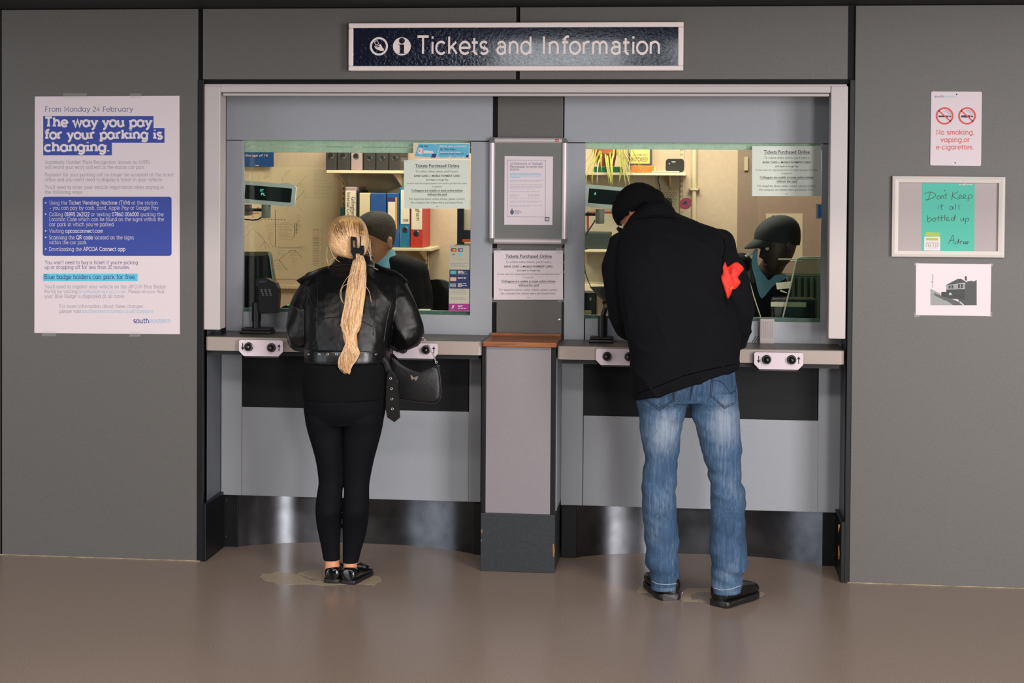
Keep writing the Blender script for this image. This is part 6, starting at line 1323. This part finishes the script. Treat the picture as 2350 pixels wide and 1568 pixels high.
# handbag on its chain, a thing of its own
hbg = empty('handbag', (P(950, 925, -.22).x, -.22, P(950, 925, -.22).z), label='small black shoulder bag with silver butterfly hanging from a chain', cat='handbag')
BAG = M('bag_black', (16, 17, 20), .45, bump=.2, bs=60)
ol = dense([zb_(*p) for p in ((150,560),(205,425),(300,510),(430,590),(560,640),(650,655),(760,610),(870,560),(930,545),(965,640),(985,800),(990,960),(975,1060),(930,1112),(840,1126),(600,1102),(310,1052),(190,1030),(140,900),(135,700))]+[zb_(150, 560)], 2)[:-1]
BY = -.17; cen = P(935, 860, BY); rings = []
for sc_, dy in ((.90, -.032), (.97, -.027), (1.0, -.012), (1.0, .012), (.97, .027), (.90, .032)): rings.append([cen+(P(u, v, BY)-cen)*sc_+Vector((0, dy, 0)) for u, v in ol])
sharp(MB().loft(rings).build('bag_body', BAG, hbg), 70)
MB().tube([cen+(P(u, v, BY)-cen)*.985+Vector((0, -.024, 0)) for u, v in ol[10:]], .0022, 6).build('piping', M('bag_piping', (30, 30, 32), .35), hbg, smooth=True)
bt_ = [(490,682),(520,705),(545,730),(575,712),(612,705),(603,740),(590,765),(572,778),(548,750),(540,748),(515,768),(498,745)]
MB().prism([P(*zb_(*p), BY-.036) for p in bt_], (0, .003, 0)).build('butterfly', M('silver_crystal', (206, 192, 190), .2, metal=.8), hbg)
cpts = dense([zb_(*p) for p in ((560,-60),(650,65),(725,150),(770,215),(800,280),(840,360),(870,430),(890,478))], 5)
for i in range(0, len(cpts)-1):
    a, b = P(*cpts[i], BY-.01-.03*(1-i/len(cpts))), P(*cpts[i+1], BY-.01-.03*(1-(i+1)/len(cpts))); m_ = (a+b)/2; d_ = (b-a).normalized(); e = d_.cross(Vector((0, 1, 0))).normalized() if i % 2 else Vector((0, 1, 0)); rings = []; L = (b-a).length*.75
    f_ = d_.cross(e)
    for k in range(10):
        t = 2*PI*k/10; c = m_+d_*math.cos(t)*L+e*math.sin(t)*.003; o_n = (d_*math.cos(t)+e*math.sin(t)).normalized(); rings.append([c+o_n*math.cos(s_*PI/2.5)*.0011+f_*math.sin(s_*PI/2.5)*.0011 for s_ in range(5)])
    MB().loft(rings, closed=True).build('chain_link', CHROME, hbg, smooth=True)
rings = []; rc = P(*zb_(893, 490), BY-.01)
for k in range(14):
    t = 2*PI*k/14; c = rc+Vector((math.cos(t)*.0045, 0, math.sin(t)*.0055)); o_n = Vector((math.cos(t), 0, math.sin(t))); rings.append([c+o_n*math.cos(s_*PI/3)*.0014+Vector((0, math.sin(s_*PI/3)*.0014, 0)) for s_ in range(6)])
MB().loft(rings, closed=True).build('ring', CHROME, hbg, smooth=True); MB().tube([P(*zb_(905, 515), BY-.01), P(*zb_(945, 545), BY-.008)], .0025, 6).build('clasp', CHROME, hbg)
# ================================================================== the leaning man at the right counter
zj = ZM(1420, 840, 2.7037); zt_ = ZM(1320, 400, 2.9045)
mn = empty('person', (P(1595, 1385, -.5).x, -.45, 0), label='man in black jacket, beanie and blue jeans leaning on the right counter', cat='person')
kl = PF(*zj(322, 1457)); kr = PF(*zj(615, 1498))
def jr(y, xo, xi, ry, Y, back=1.): a = zj(xo, y); b = zj(xi, y); return (a[0], b[0], a[1], Y, ry, back)
YK, YK2 = kl.y+.06, kr.y+.06; YHm = (YK+YK2)/2+.02
hipm = [jr(-90, 100, 728, .13, YHm+.02), jr(0, 100, 727, .135, YHm, 1.08), jr(90, 104, 724, .135, YHm, 1.12), jr(160, 110, 735, .13, YHm, 1.12), jr(215, 114, 740, .12, YHm, 1.05)]
jl_ = [jr(150, 112, 445, .115, YHm, 1.2), jr(210, 113, 438, .115, YHm, 1.15), jr(250, 118, 428, .112, YHm), jr(300, 125, 413, .108, YHm), jr(400, 133, 393, .102, YHm+.005), jr(500, 150, 381, .096, YHm+.01), jr(560, 160, 374, .092, YHm+.012), jr(650, 152, 365, .090, YHm+.012), jr(750, 143, 357, .090, YHm+.005), jr(850, 143, 355, .090, YHm-.01), jr(950, 152, 364, .090, YK-.005), jr(1050, 158, 370, .088, YK), jr(1150, 165, 372, .085, YK), jr(1230, 172, 371, .086, YK), jr(1275, 188, 370, .080, YK), jr(1330, 194, 370, .077, YK), jr(1373, 202, 369, .075, YK)]
jr_ = [jr(150, 440, 735, .115, YHm, 1.2), jr(210, 441, 740, .115, YHm, 1.15), jr(250, 440, 745, .112, YHm), jr(300, 447, 750, .108, YHm), jr(400, 483, 755, .102, YHm), jr(500, 510, 762, .098, YHm), jr(600, 532, 765, .094, YHm), jr(700, 553, 767, .092, YHm), jr(760, 562, 780, .093, YHm-.005), jr(850, 570, 788, .092, YHm-.015), jr(950, 570, 790, .092, YK2), jr(1050, 568, 786, .090, YK2), jr(1150, 565, 793, .090, YK2), jr(1230, 574, 796, .088, YK2), jr(1285, 571, 774, .082, YK2), jr(1340, 574, 765, .079, YK2), jr(1393, 578, 757, .078, YK2)]
def denim():
    mt = bpy.data.materials.new('blue_denim'); mt.use_nodes = True; nt = mt.node_tree; b = nt.nodes['Principled BSDF']; b.inputs['Roughness'].default_value = .85
    tc = nt.nodes.new('ShaderNodeTexCoord'); mp = nt.nodes.new('ShaderNodeMapping'); mp.inputs['Scale'].default_value = (120, 120, 5); nt.links.new(tc.outputs['Object'], mp.inputs[0])
    n1 = nt.nodes.new('ShaderNodeTexNoise'); n1.inputs['Scale'].default_value = 1.0; n1.inputs['Detail'].default_value = 3; nt.links.new(mp.outputs[0], n1.inputs['Vector'])
    n2 = nt.nodes.new('ShaderNodeTexNoise'); n2.inputs['Scale'].default_value = 5.; n2.inputs['Detail'].default_value = 4; nt.links.new(tc.outputs['Object'], n2.inputs['Vector'])
    n3 = nt.nodes.new('ShaderNodeTexNoise'); n3.inputs['Scale'].default_value = 500.; nt.links.new(tc.outputs['Object'], n3.inputs['Vector'])
    def mth(op, a, b_):
        q = nt.nodes.new('ShaderNodeMath'); q.operation = op
        for i, x in enumerate((a, b_)):
            if isinstance(x, (int, float)): q.inputs[i].default_value = x
            else: nt.links.new(x, q.inputs[i])
        return q.outputs[0]
    f = mth('ADD', mth('MULTIPLY', n1.outputs[0], .40), mth('ADD', mth('MULTIPLY', n2.outputs[0], .55), mth('MULTIPLY', n3.outputs[0], .35)))
    # worn pale thighs: soft round fades on the cloth itself
    for (x, z, rx, rz) in FADES:
        vm = nt.nodes.new('ShaderNodeVectorMath'); vm.operation = 'SUBTRACT'; vm.inputs[1].default_value = (x, 0, z); nt.links.new(tc.outputs['Object'], vm.inputs[0])
        v2 = nt.nodes.new('ShaderNodeVectorMath'); v2.operation = 'MULTIPLY'; v2.inputs[1].default_value = (1/rx, 0, 1/rz); nt.links.new(vm.outputs[0], v2.inputs[0])
        ln = nt.nodes.new('ShaderNodeVectorMath'); ln.operation = 'LENGTH'; nt.links.new(v2.outputs[0], ln.inputs[0])
        mr = nt.nodes.new('ShaderNodeMapRange'); mr.interpolation_type = 'SMOOTHSTEP'; mr.inputs[1].default_value = 0; mr.inputs[2].default_value = 1; mr.inputs[3].default_value = .30; mr.inputs[4].default_value = 0; nt.links.new(ln.outputs['Value'], mr.inputs[0]); f = mth('ADD', f, mr.outputs[0])
    cr = nt.nodes.new('ShaderNodeValToRGB'); e = cr.color_ramp.elements; e[0].position = .38; e[0].color = (*[x*1.0 for x in lin((16, 38, 66))], 1); e[1].position = 1.0; e[1].color = (*[x*1.15 for x in lin((128, 140, 156))], 1)
    m_ = e.new(.66); m_.color = (*[x*1.05 for x in lin((54, 84, 116))], 1)
    nt.links.new(f, cr.inputs[0]); nt.links.new(cr.outputs[0], b.inputs['Base Color'])
    bp = nt.nodes.new('ShaderNodeBump'); bp.inputs['Strength'].default_value = .15; bp.inputs['Distance'].default_value = .002; nt.links.new(n3.outputs[0], bp.inputs['Height']); nt.links.new(bp.outputs[0], b.inputs['Normal']); return mt
mb = MB(); legs_loft(mb, hipm, 2.3); legs_loft(mb, jl_, 2.3); legs_loft(mb, jr_, 2.3)
def jeanw(p, n):
    z = p.z; low = smoothstep(.42, .05, z); kn = math.exp(-((z-.50)/.10)**2); fold = noise.noise(Vector((p.x*6, p.y*6, z*26+p.x*9))); fold2 = noise.noise(Vector((p.x*9+4, p.y*9, z*14-p.x*12)))
    return fold*(.004+.009*low*low+.005*kn)+fold2*.005+noise.noise(p*45)*.001
xo_ = P(*zj(430, 800), YHm); FADES = []
jo = weld(mb, 'jeans', LEG, mn, .0055, 2, jeanw); oj = ORG[jo.name]
for (x, y, rx, rz) in ((290, 380, .09, .15), (665, 320, .11, .18)):
    q = P(*zj(x, y), YHm)-oj; FADES.append((q.x, q.z, rx, rz))
DEN = denim(); jo.data.materials[0] = DEN; jbv = bvh_of(jo)
STI = M('denim_stitch', (34, 46, 66), .8, gain=1.2); STL = M('pale_stitch', (150, 160, 172), .8, gain=1.2)
for pts, mt_, r in (([(176,170),(165,212),(252,276),(345,214),(341,115)], STI, .0018), ([(184,172),(176,208),(252,264),(337,209),(333,118)], STI, .0013), ([(578,64),(567,186),(656,264),(722,232),(724,120)], STI, .0018), ([(586,66),(577,182),(656,254),(716,225)], STI, .0013), ([(585,92),(620,92),(655,115),(678,150),(695,175),(720,152)], STI, .0017), ([(474,66),(462,110),(452,160),(442,212)], STI, .0022), ([(467,66),(455,110),(446,160)], STI, .0013), ([(200,160),(222,180),(240,165)], STI, .0015)):
    seam(jbv, [zj(*p) for p in pts], r, jo, 'stitching', mt_, .0008)
for pts in ([(198,1330),(235,1352),(300,1358),(367,1350)], [(577,1375),(640,1392),(700,1385),(760,1362)]): seam(jbv, [zj(*p) for p in pts], .0018, jo, 'hem_stitch', STL, .0008)
for rows_, nm in ((jl_, 0), (jr_, 1)):
    e = rows_[-1]; mb = MB(); mb.loft([ringh(e[0]-.5, e[1]+.5, e[2]-8, e[3], e[4]+.003, 36, 2.3), ringh(e[0]-1, e[1]+1, e[2]+1, e[3], e[4]+.004, 36, 2.3), ringh(e[0]+1, e[1]-1, e[2]+2, e[3], e[4]-.004, 36, 2.3), ringh(e[0]+1, e[1]-1, e[2]-8, e[3], e[4]-.004, 36, 2.3)], closed=True); mb.build('hem', DEN, jo, smooth=True)
# body under the clothes
hc = P(*zt_(432, 256), -.05); F_ = Vector((-.62, .35, -.70)); U_ = Vector((-.50, .42, .72)); hxm = facing(hc, F_, U_, 1.03)
body = MB(); legs_loft(body, shrink(hipm, .07)); 
for rows_ in (jl_, jr_): legs_loft(body, shrink(rows_, .10)+[(rows_[-1][0]+18, rows_[-1][1]-18, rows_[-1][2]+8, rows_[-1][3], .045, 1.), (rows_[-1][0]+14, rows_[-1][1]-14, rows_[-1][2]+18, rows_[-1][3]+.02, .055, 1.)])
def tj(xl, yl, xr, yr, Y, ry): a = zt_(xl, yl); b = zt_(xr, yr); return (a[0], a[1], b[0], b[1], Y, ry)
def tloft(mb, rows, n=44, ex=2.5, k=3):
    mb.loft([ringh(r[0], r[2], r[1], r[4], r[5], n, ex, vR=r[3]) for r in dense(rows, k)])
jrow = [tj(400, 268, 640, 250, -.17, .075), tj(352, 332, 760, 305, -.20, .115), tj(318, 390, 925, 368, -.23, .14), tj(288, 450, 1028, 424, -.26, .155), tj(278, 540, 1036, 520, -.30, .165), tj(282, 700, 1006, 680, -.35, .165), tj(302, 850, 1018, 830, -.385, .165), tj(330, 1000, 1068, 960, -.41, .168), tj(352, 1120, 1096, 1080, -.43, .17), tj(362, 1220, 1097, 1180, -.44, .17), tj(378, 1350, 1090, 1245, -.45, .168), tj(386, 1430, 1087, 1272, -.45, .166), tj(390, 1500, 1085, 1287, -.45, .164)]
tloft(body, [(r[0]+14, r[1], r[2]-14, r[3], r[4], r[5]*.78) for r in jrow[:-1]], 28)
wlm = Vector((P(*zt_(420, 1090), .06).x, .06, ctz2+.055)); wrm = Vector((P(*zt_(985, 1120), .04).x, .05, ctz2+.055))
LA = [P(*zt_(318, 480), -.24), P(*zt_(290, 600), -.27), P(*zt_(298, 760), -.29), P(*zt_(318, 900), -.29), P(*zt_(350, 1010), -.25), P(*zt_(385, 1015), -.13), wlm]
RA = [P(*zt_(965, 470), -.25), P(*zt_(985, 560), -.30), P(*zt_(1030, 660), -.34), P(*zt_(1065, 760), -.36), P(*zt_(1082, 860), -.37), P(*zt_(1074, 980), -.34), P(*zt_(1060, 1090), -.25), wrm]
limb(body, LA, [.05, .05, .046, .042, .04, .034, .03]); limb(body, RA, [.05, .05, .048, .044, .042, .04, .035, .03])
hand(body, wlm, (.2, 1, -.2), (0, 0, 1), 1.08, 1); hand(body, wrm, (-.3, 1, -.2), (0, 0, 1), 1.08, -1)
limb(body, [hc+(-U_)*.05, hc-U_*.09+Vector((.05, -.06, -.03)), P(*zt_(500, 350), -.18)], [.058, .056, .062])
head_shape(body, hxm); ears_eyes(body, hxm); weld(body, 'body', M('skin_ruddy', (190, 120, 90), .5, gain=1.1, var=.08, vs=60), mn, .0055, 3); face_bits(hxm, mn)
# jacket
WOOLJ = M('jacket_black_fleece', (14, 14, 18), .9, gain=1.1, var=.18, vs=220, bump=.3, bs=350, spec=.12)
mb = MB(); tloft(mb, jrow)
limb(mb, LA, [.062, .066, .066, .062, .058, .052, .043], 22); limb(mb, RA, [.064, .068, .068, .068, .068, .066, .058, .045], 22)
def mw(p, n): return noise.noise(Vector((p.x*5, p.y*5, p.z*7)))*.006+(1-abs(noise.noise(Vector((p.x*7+p.z*6, p.y*6, p.z*5)))))**4*.008+noise.noise(p*30)*.001
mj = weld(mb, 'jacket', WOOLJ, mn, .0065, 5, mw); mjb = bvh_of(mj)
JS = M('jacket_seam', (4, 4, 6), .95, spec=.05)
for pts in ([(985,430),(1000,480),(985,560),(975,640),(985,760),(1010,880)], [(400,300),(560,285),(680,295)], [(395,1470),(560,1410),(720,1345),(900,1300),(1075,1265)]):
    seam(mjb, [zt_(*p) for p in pts], .002, mj, 'seam', JS, .0)
mb = MB(); cr = [tj(318, 396, 685, 296, -.18, .11), tj(336, 350, 684, 280, -.17, .112), tj(372, 285, 668, 245, -.155, .108), tj(425, 218, 640, 205, -.14, .098), tj(470, 182, 615, 185, -.13, .088), tj(480, 186, 605, 192, -.13, .076), tj(430, 235, 630, 225, -.14, .085)]
tloft(mb, cr, 40, 2.2, 3); weld(mb, 'collar', WOOLJ, mj, .0055, 3, lambda p, n: noise.noise(p*22)*.002)
# beanie: knitted dome cut along its brim
mb = MB(); head_shape(mb, hxm, .015); mb.ball(P(*zt_(470, 160), -.04), .062, 20, 14); mb.ball(P(*zt_(395, 190), -.03), .07, 20, 14); mb.ball(P(*zt_(525, 170), -.06), .05, 20, 14)
tmp = weld(mb, 'beanie', M('beanie_black', (10, 10, 13), .95, var=.2, vs=300, bump=.5, bs=260, spec=.2), mn, .005, 8, lambda p, n: .0006*math.sin(p.z*900))
def cut(o, co, no):
    """keep the side of the plane that no points to; close the rim"""
    bm = bmesh.new(); bm.from_mesh(o.data); org = ORG[o.name]
    bmesh.ops.bisect_plane(bm, geom=bm.verts[:]+bm.edges[:]+bm.faces[:], plane_co=Vector(co)-org, plane_no=no, clear_inner=True); es = [e for e in bm.edges if e.is_boundary]; bmesh.ops.holes_fill(bm, edges=es); 
    for f in bm.faces: f.smooth = True
    bm.to_mesh(o.data); bm.free(); return o
rot = hxm.to_3x3().normalized()
cut(tmp, hxm @ Vector((0, -.09, .142)), rot @ Vector((0, .36, 1)))
mb = MB(); rings = []
# spectacles
gl = empty('spectacles', hxm @ Vector((0, -.1, .118))); gl.parent = mn; gl.location = ORG[gl.name]-ORG[mn.name]
for s_ in (-1, 1):
    c = Vector((s_*.034, -.104, .112)); ring = [hxm @ (c+Vector((math.cos(a)*.025, 0, math.sin(a)*.019))) for a in [2*PI*k/20 for k in range(21)]]
    MB().tube(ring, .0017, 6, cap=False).build('rim', BLACKP, gl, smooth=True); MB().tube([hxm @ Vector((s_*.059, -.102, .116)), hxm @ Vector((s_*.078, -.05, .118)), hxm @ Vector((s_*.082, .01, .118))], .0018, 6).build('temple', BLACKP, gl, smooth=True)
    MB().prism([hxm @ (c+Vector((math.cos(a)*.024, 0, math.sin(a)*.018))) for a in [2*PI*k/20 for k in range(20)]], rot @ Vector((0, .001, 0))).build('lens', LENS, gl)
MB().tube([hxm @ Vector((-.009, -.106, .118)), hxm @ Vector((0, -.108, .121)), hxm @ Vector((.009, -.106, .118))], .0016, 6).build('bridge', BLACKP, gl, smooth=True)
# shoes
LSH = M('shoe_black_leather', (14, 14, 16), .38, bump=.15, bs=80)
s3, d3, q3 = shoe(mn, kl, math.radians(-18), .275, .112, .10, LSH, M('shoe_sole', (24, 24, 26), .45), .03, .26); s4, d4, q4 = shoe(mn, kr, math.radians(36), .265, .112, .10, LSH, MATS['shoe_sole'], .03, .26)
for r_, kk, d_, q_ in ((s3, kl, d3, q3), (s4, kr, d4, q4)):
    MB().tube([kk+d_*(.02+.09*t)*1.0+q_*(.058*math.copysign(1, .5))+Vector((0, 0, .026)) for t in (0, .5, 1)], .0015, 6).build('welt_line', CHROME, r_)
    for k in range(3): MB().tube([kk+d_*(.16+.02*k)-q_*.03+Vector((0, 0, .072-.009*k)), kk+d_*(.165+.02*k)+Vector((0, 0, .079-.009*k)), kk+d_*(.16+.02*k)+q_*.03+Vector((0, 0, .072-.009*k))], .0028, 6).build('lace', BLACKM, r_)
MB().ball(kr+d4*.16+q4*.046+Vector((0, 0, .05)), .006, 8, 6, (1, .5, .8)).build('badge', M('badge_grey', (120, 110, 108), .4), s4)
# crumpled red cloth held under the right arm
rc_ = empty('red_cloth', (P(1680, 690, -.44).x, -.43, P(1680, 690, -.44).z), label='crumpled bright red cloth tucked under the right arm of the man', cat='cloth')
ol = dense([zt_(*p) for p in ((1002,585),(1012,622),(1040,606),(1082,590),(1126,632),(1108,660),(1086,692),(1104,722),(1076,762),(1046,790),(1018,836),(998,790),(982,740),(970,690),(984,655),(984,620),(1002,585))], 3)[:-1]
cn_ = P(*zt_(1035, 690), -.45); rings = []
def cl_d(p): return .010*math.sin(p.x*95+p.z*30)+.006*noise.noise(p*40)
hitY = []
for (u, v) in ol:
    h = on(mjb, u, v, 0); hitY.append(h.y if h is not None else -.42)
mY = sorted(hitY)[len(hitY)//2]
for sc_, dy in ((.05, -.026), (.35, -.026), (.65, -.022), (.88, -.014), (1.0, -.004), (1.0, .006), (.8, .02)):
    ring = []
    for (u, v), hy_ in zip(ol, hitY):
        p = cn_+(P(u, v, -.45)-cn_)*sc_; p.y = (mY*.4+hy_*.6 if sc_ > .6 else mY-.006)+dy+cl_d(p)*(1 if sc_ < .95 else .3); ring.append(p)
    rings.append(ring)
MB().loft(rings).build('cloth_folds', M('cloth_red', (214, 50, 38), .75, gain=1.2, var=.1, vs=60), rc_, smooth=True)
MB().tube([cn_+Vector((-.02, mY+.45-.04, -.035)), cn_+Vector((.0, mY+.45-.045, -.045)), cn_+Vector((.012, mY+.45-.04, -.035))], .0015, 6).build('gold_stitch', M('gold_thread', (220, 140, 60), .5), rc_)

# ================================================================== clerk with short dark hair behind the left window
c1 = empty('person', (P(870, 760, .7).x, .7, .70), label='clerk with short dark hair and dark suit jacket behind the left window', cat='person')
h1 = facing(P(861, 547, .62), (-.55, -.78, -.30), (-.10, -.30, .95), 1.14)
body = MB(); head_shape(body, h1); ears_eyes(body, h1)
limb(body, [P(866, 575, .645), P(872, 600, .68), P(876, 622, .70)], [.062, .062, .07])
trow = [(858, 894, 590, .69, .06), (826, 950, 606, .70, .09), (800, 968, 630, .71, .11), (798, 972, 680, .70, .12), (802, 968, 760, .70, .12), (800, 968, 860, .72, .13)]
body.loft([ringh(*r, 28, 2.4) for r in trow])
wa, wb_ = Vector((P(800, 720, .5).x, .44, 1.02)), Vector((P(930, 720, .5).x, .44, 1.02))
limb(body, [P(806, 628, .70), P(790, 715, .68), wa], [.045, .038, .028]); limb(body, [P(962, 628, .70), P(972, 715, .68), wb_], [.045, .038, .028]); hand(body, wa, (.3, -1, -.1), (0, 0, 1), 1.05, -1); hand(body, wb_, (-.3, -1, -.1), (0, 0, 1), 1.05, 1)
weld(body, 'body', SKIN_M, c1, .0055, 3); face_bits(h1, c1)
mb = MB(); head_shape(mb, h1, .0045); hh = weld(mb, 'hair', M('hair_black_short', (17, 13, 10), .85, var=.4, vs=220, bump=.6, bs=300), c1, .0045, 2, lambda p, n: .0012*noise.noise(p*160)); r1 = h1.to_3x3().normalized()
cut(hh, h1 @ Vector((0, -.088, .182)), r1 @ Vector((0, .85, 1)))
SUIT = M('suit_navy', (9, 10, 14), .8, gain=1.0, var=.15, vs=300, spec=.15); TEAL = M('shirt_teal', (92, 138, 158), .75, var=.06, vs=200)
mb = MB(); trow = [(868, 900, 583, .70, .07), (838, 934, 588, .70, .10), (812, 962, 600, .71, .125), (792, 978, 618, .715, .135), (786, 983, 650, .71, .14), (788, 986, 690, .70, .145), (790, 988, 740, .70, .145), (790, 988, 860, .72, .15)]
mb.loft([ringh(*r, 36, 2.5) for r in dense(trow, 3)]); limb(mb, [P(815, 628, .70), P(800, 715, .68), wa+Vector((0, .06, .02))], [.062, .058, .045]); limb(mb, [P(955, 628, .70), P(966, 712, .68), wb_+Vector((0, .06, .02))], [.066, .062, .045])
weld(mb, 'suit_jacket', SUIT, c1, .007, 4, lambda p, n: noise.noise(Vector((p.x*8, p.y*8, p.z*12)))*.006)
mb = MB(); mb.loft([ringh(*r, 30, 2.1) for r in dense([(841, 904, 572, .665, .066), (843, 908, 585, .665, .078), (844, 911, 600, .66, .092), (846, 909, 618, .655, .108), (852, 900, 640, .65, .11), (866, 886, 668, .64, .105)], 3)]); weld(mb, 'shirt_collar', TEAL, c1, .0055, 2)
# ================================================================== clerk in a cap behind the right window
c2 = empty('person', (P(1735, 760, .8).x, .8, .70), label='clerk in dark cap and teal shirt looking down behind the right window', cat='person')
h2 = facing(P(1789, 556, .72), (-.88, -.34, -.30), (-.26, -.1, .95), 1.04)
body = MB(); head_shape(body, h2); ears_eyes(body, h2); limb(body, [P(1783, 590, .74), P(1768, 618, .76), P(1752, 645, .80)], [.06, .058, .07])
trow = [(1730, 1775, 625, .80, .06), (1696, 1790, 642, .80, .09), (1682, 1792, 670, .80, .11), (1684, 1786, 760, .80, .12), (1690, 1780, 860, .82, .13)]
body.loft([ringh(*r, 28, 2.4) for r in trow]); wa, wb_ = Vector((P(1694, 720, .6).x, .63, 1.03)), Vector((P(1748, 720, .6).x, .63, 1.03))
limb(body, [P(1684, 650, .80), P(1672, 720, .78), wa], [.045, .038, .028]); limb(body, [P(1786, 650, .80), P(1790, 720, .76), wb_], [.045, .038, .028]); hand(body, wa, (.3, -1, -.1), (0, 0, 1), 1.05, -1); hand(body, wb_, (-.3, -1, -.1), (0, 0, 1), 1.05, 1)
weld(body, 'body', SKIN_D, c2, .0055, 3); face_bits(h2, c2, (30, 22, 18))
mb = MB(); head_shape(mb, h2, .013); CAPM = M('cap_dark_teal', (16, 24, 27), .85, var=.2, vs=120); cp = weld(mb, 'cap', CAPM, c2, .005, 4); r2 = h2.to_3x3().normalized(); cut(cp, h2 @ Vector((0, -.09, .158)), r2 @ Vector((0, .45, 1)))
rows = []; NB = 14
for i in range(7):
    t = i/6; ring = []
    for k in range(NB+1):
        a = -1.05+2.1*k/NB; rr = .096+.075*t*math.cos(a*.9)**.5; ring.append(Vector((math.sin(a)*(.074+.002*t), -math.cos(a)*rr+.0, .170-.022*t**2-.018*(math.sin(a)**2)*t-.012*(1-math.cos(a)))))
    rows.append(ring)
V = [h2 @ p for r in rows for p in r]+[h2 @ (p-Vector((0, 0, .004))) for r in rows for p in r]; n1 = NB+1; T_ = 7*n1; F = []
for i in range(6):
    for k in range(NB): a = i*n1+k; F += [(a, a+1, a+1+n1, a+n1), (T_+a, T_+a+n1, T_+a+1+n1, T_+a+1)]
for k in range(NB): F += [(6*n1+k, 6*n1+k+1, T_+6*n1+k+1, T_+6*n1+k), (k+1, k, T_+k, T_+k+1)]
for i in range(6): F += [(i*n1, (i+1)*n1, T_+(i+1)*n1, T_+i*n1), ((i+1)*n1+NB, i*n1+NB, T_+i*n1+NB, T_+(i+1)*n1+NB)]
MB().add(V, F).build('brim', CAPM, cp, smooth=True); MB().ball(h2 @ Vector((0, .01, .248)), .006, 10, 8, (1, 1, .5)).build('cap_button', CAPM, cp)
mb = MB(); trow = [(1722, 1770, 612, .82, .07), (1700, 1784, 624, .81, .10), (1684, 1792, 640, .80, .125), (1676, 1794, 668, .80, .135), (1674, 1790, 710, .80, .14), (1678, 1786, 760, .80, .14), (1682, 1782, 860, .82, .15)]
mb.loft([ringh(*r, 36, 2.5) for r in dense(trow, 3)]); limb(mb, [P(1690, 650, .80), P(1680, 716, .78), wa+Vector((0, .06, .02))], [.062, .058, .045]); limb(mb, [P(1780, 652, .80), P(1784, 716, .76), wb_+Vector((0, .06, .02))], [.062, .058, .045])
mb.ball(P(1702, 606, .80), .055, 16, 12)
weld(mb, 'dark_jacket', SUIT, c2, .007, 4, lambda p, n: noise.noise(Vector((p.x*8, p.y*8, p.z*12)))*.006)
ol = dense([zc2(*p) for p in ((268,505),(310,482),(300,600),(335,730),(400,810),(448,862),(520,800),(585,790),(640,785),(652,828),(560,880),(480,935),(420,1010),(352,1075),(312,980),(280,840),(240,700),(240,600),(268,505))], 2)[:-1]; TYq = .635; cn_ = P(*zc2(380, 900), TYq); rings = []
for sc_, dy in ((.6, -.004), (.9, -.003), (1., .004), (1., .05), (.9, .09)): rings.append([cn_+(P(u, v, TYq)-cn_)*sc_+Vector((0, dy, 0)) for u, v in ol])
# shirt front: outline is not star shaped, so push the true outline back and round its edge
MB().prism([P(u, v, TYq) for u, v in ol], (0, .07, 0)).build('shirt_collar', TEAL, c2)
MB().tube([P(*zc2(*p), .66) for p in ((160,570),(200,545),(250,535))], .006, 8).build('reflective_strap', M('strap_silver', (180, 190, 186), .3), c2); MB().tube([P(*zc2(*p), .655) for p in ((250,600),(255,680),(250,780),(265,880))], [(.014, .003)]*4, 8, flat=(1, 0, 0)).build('lanyard', BLACKM, c2)
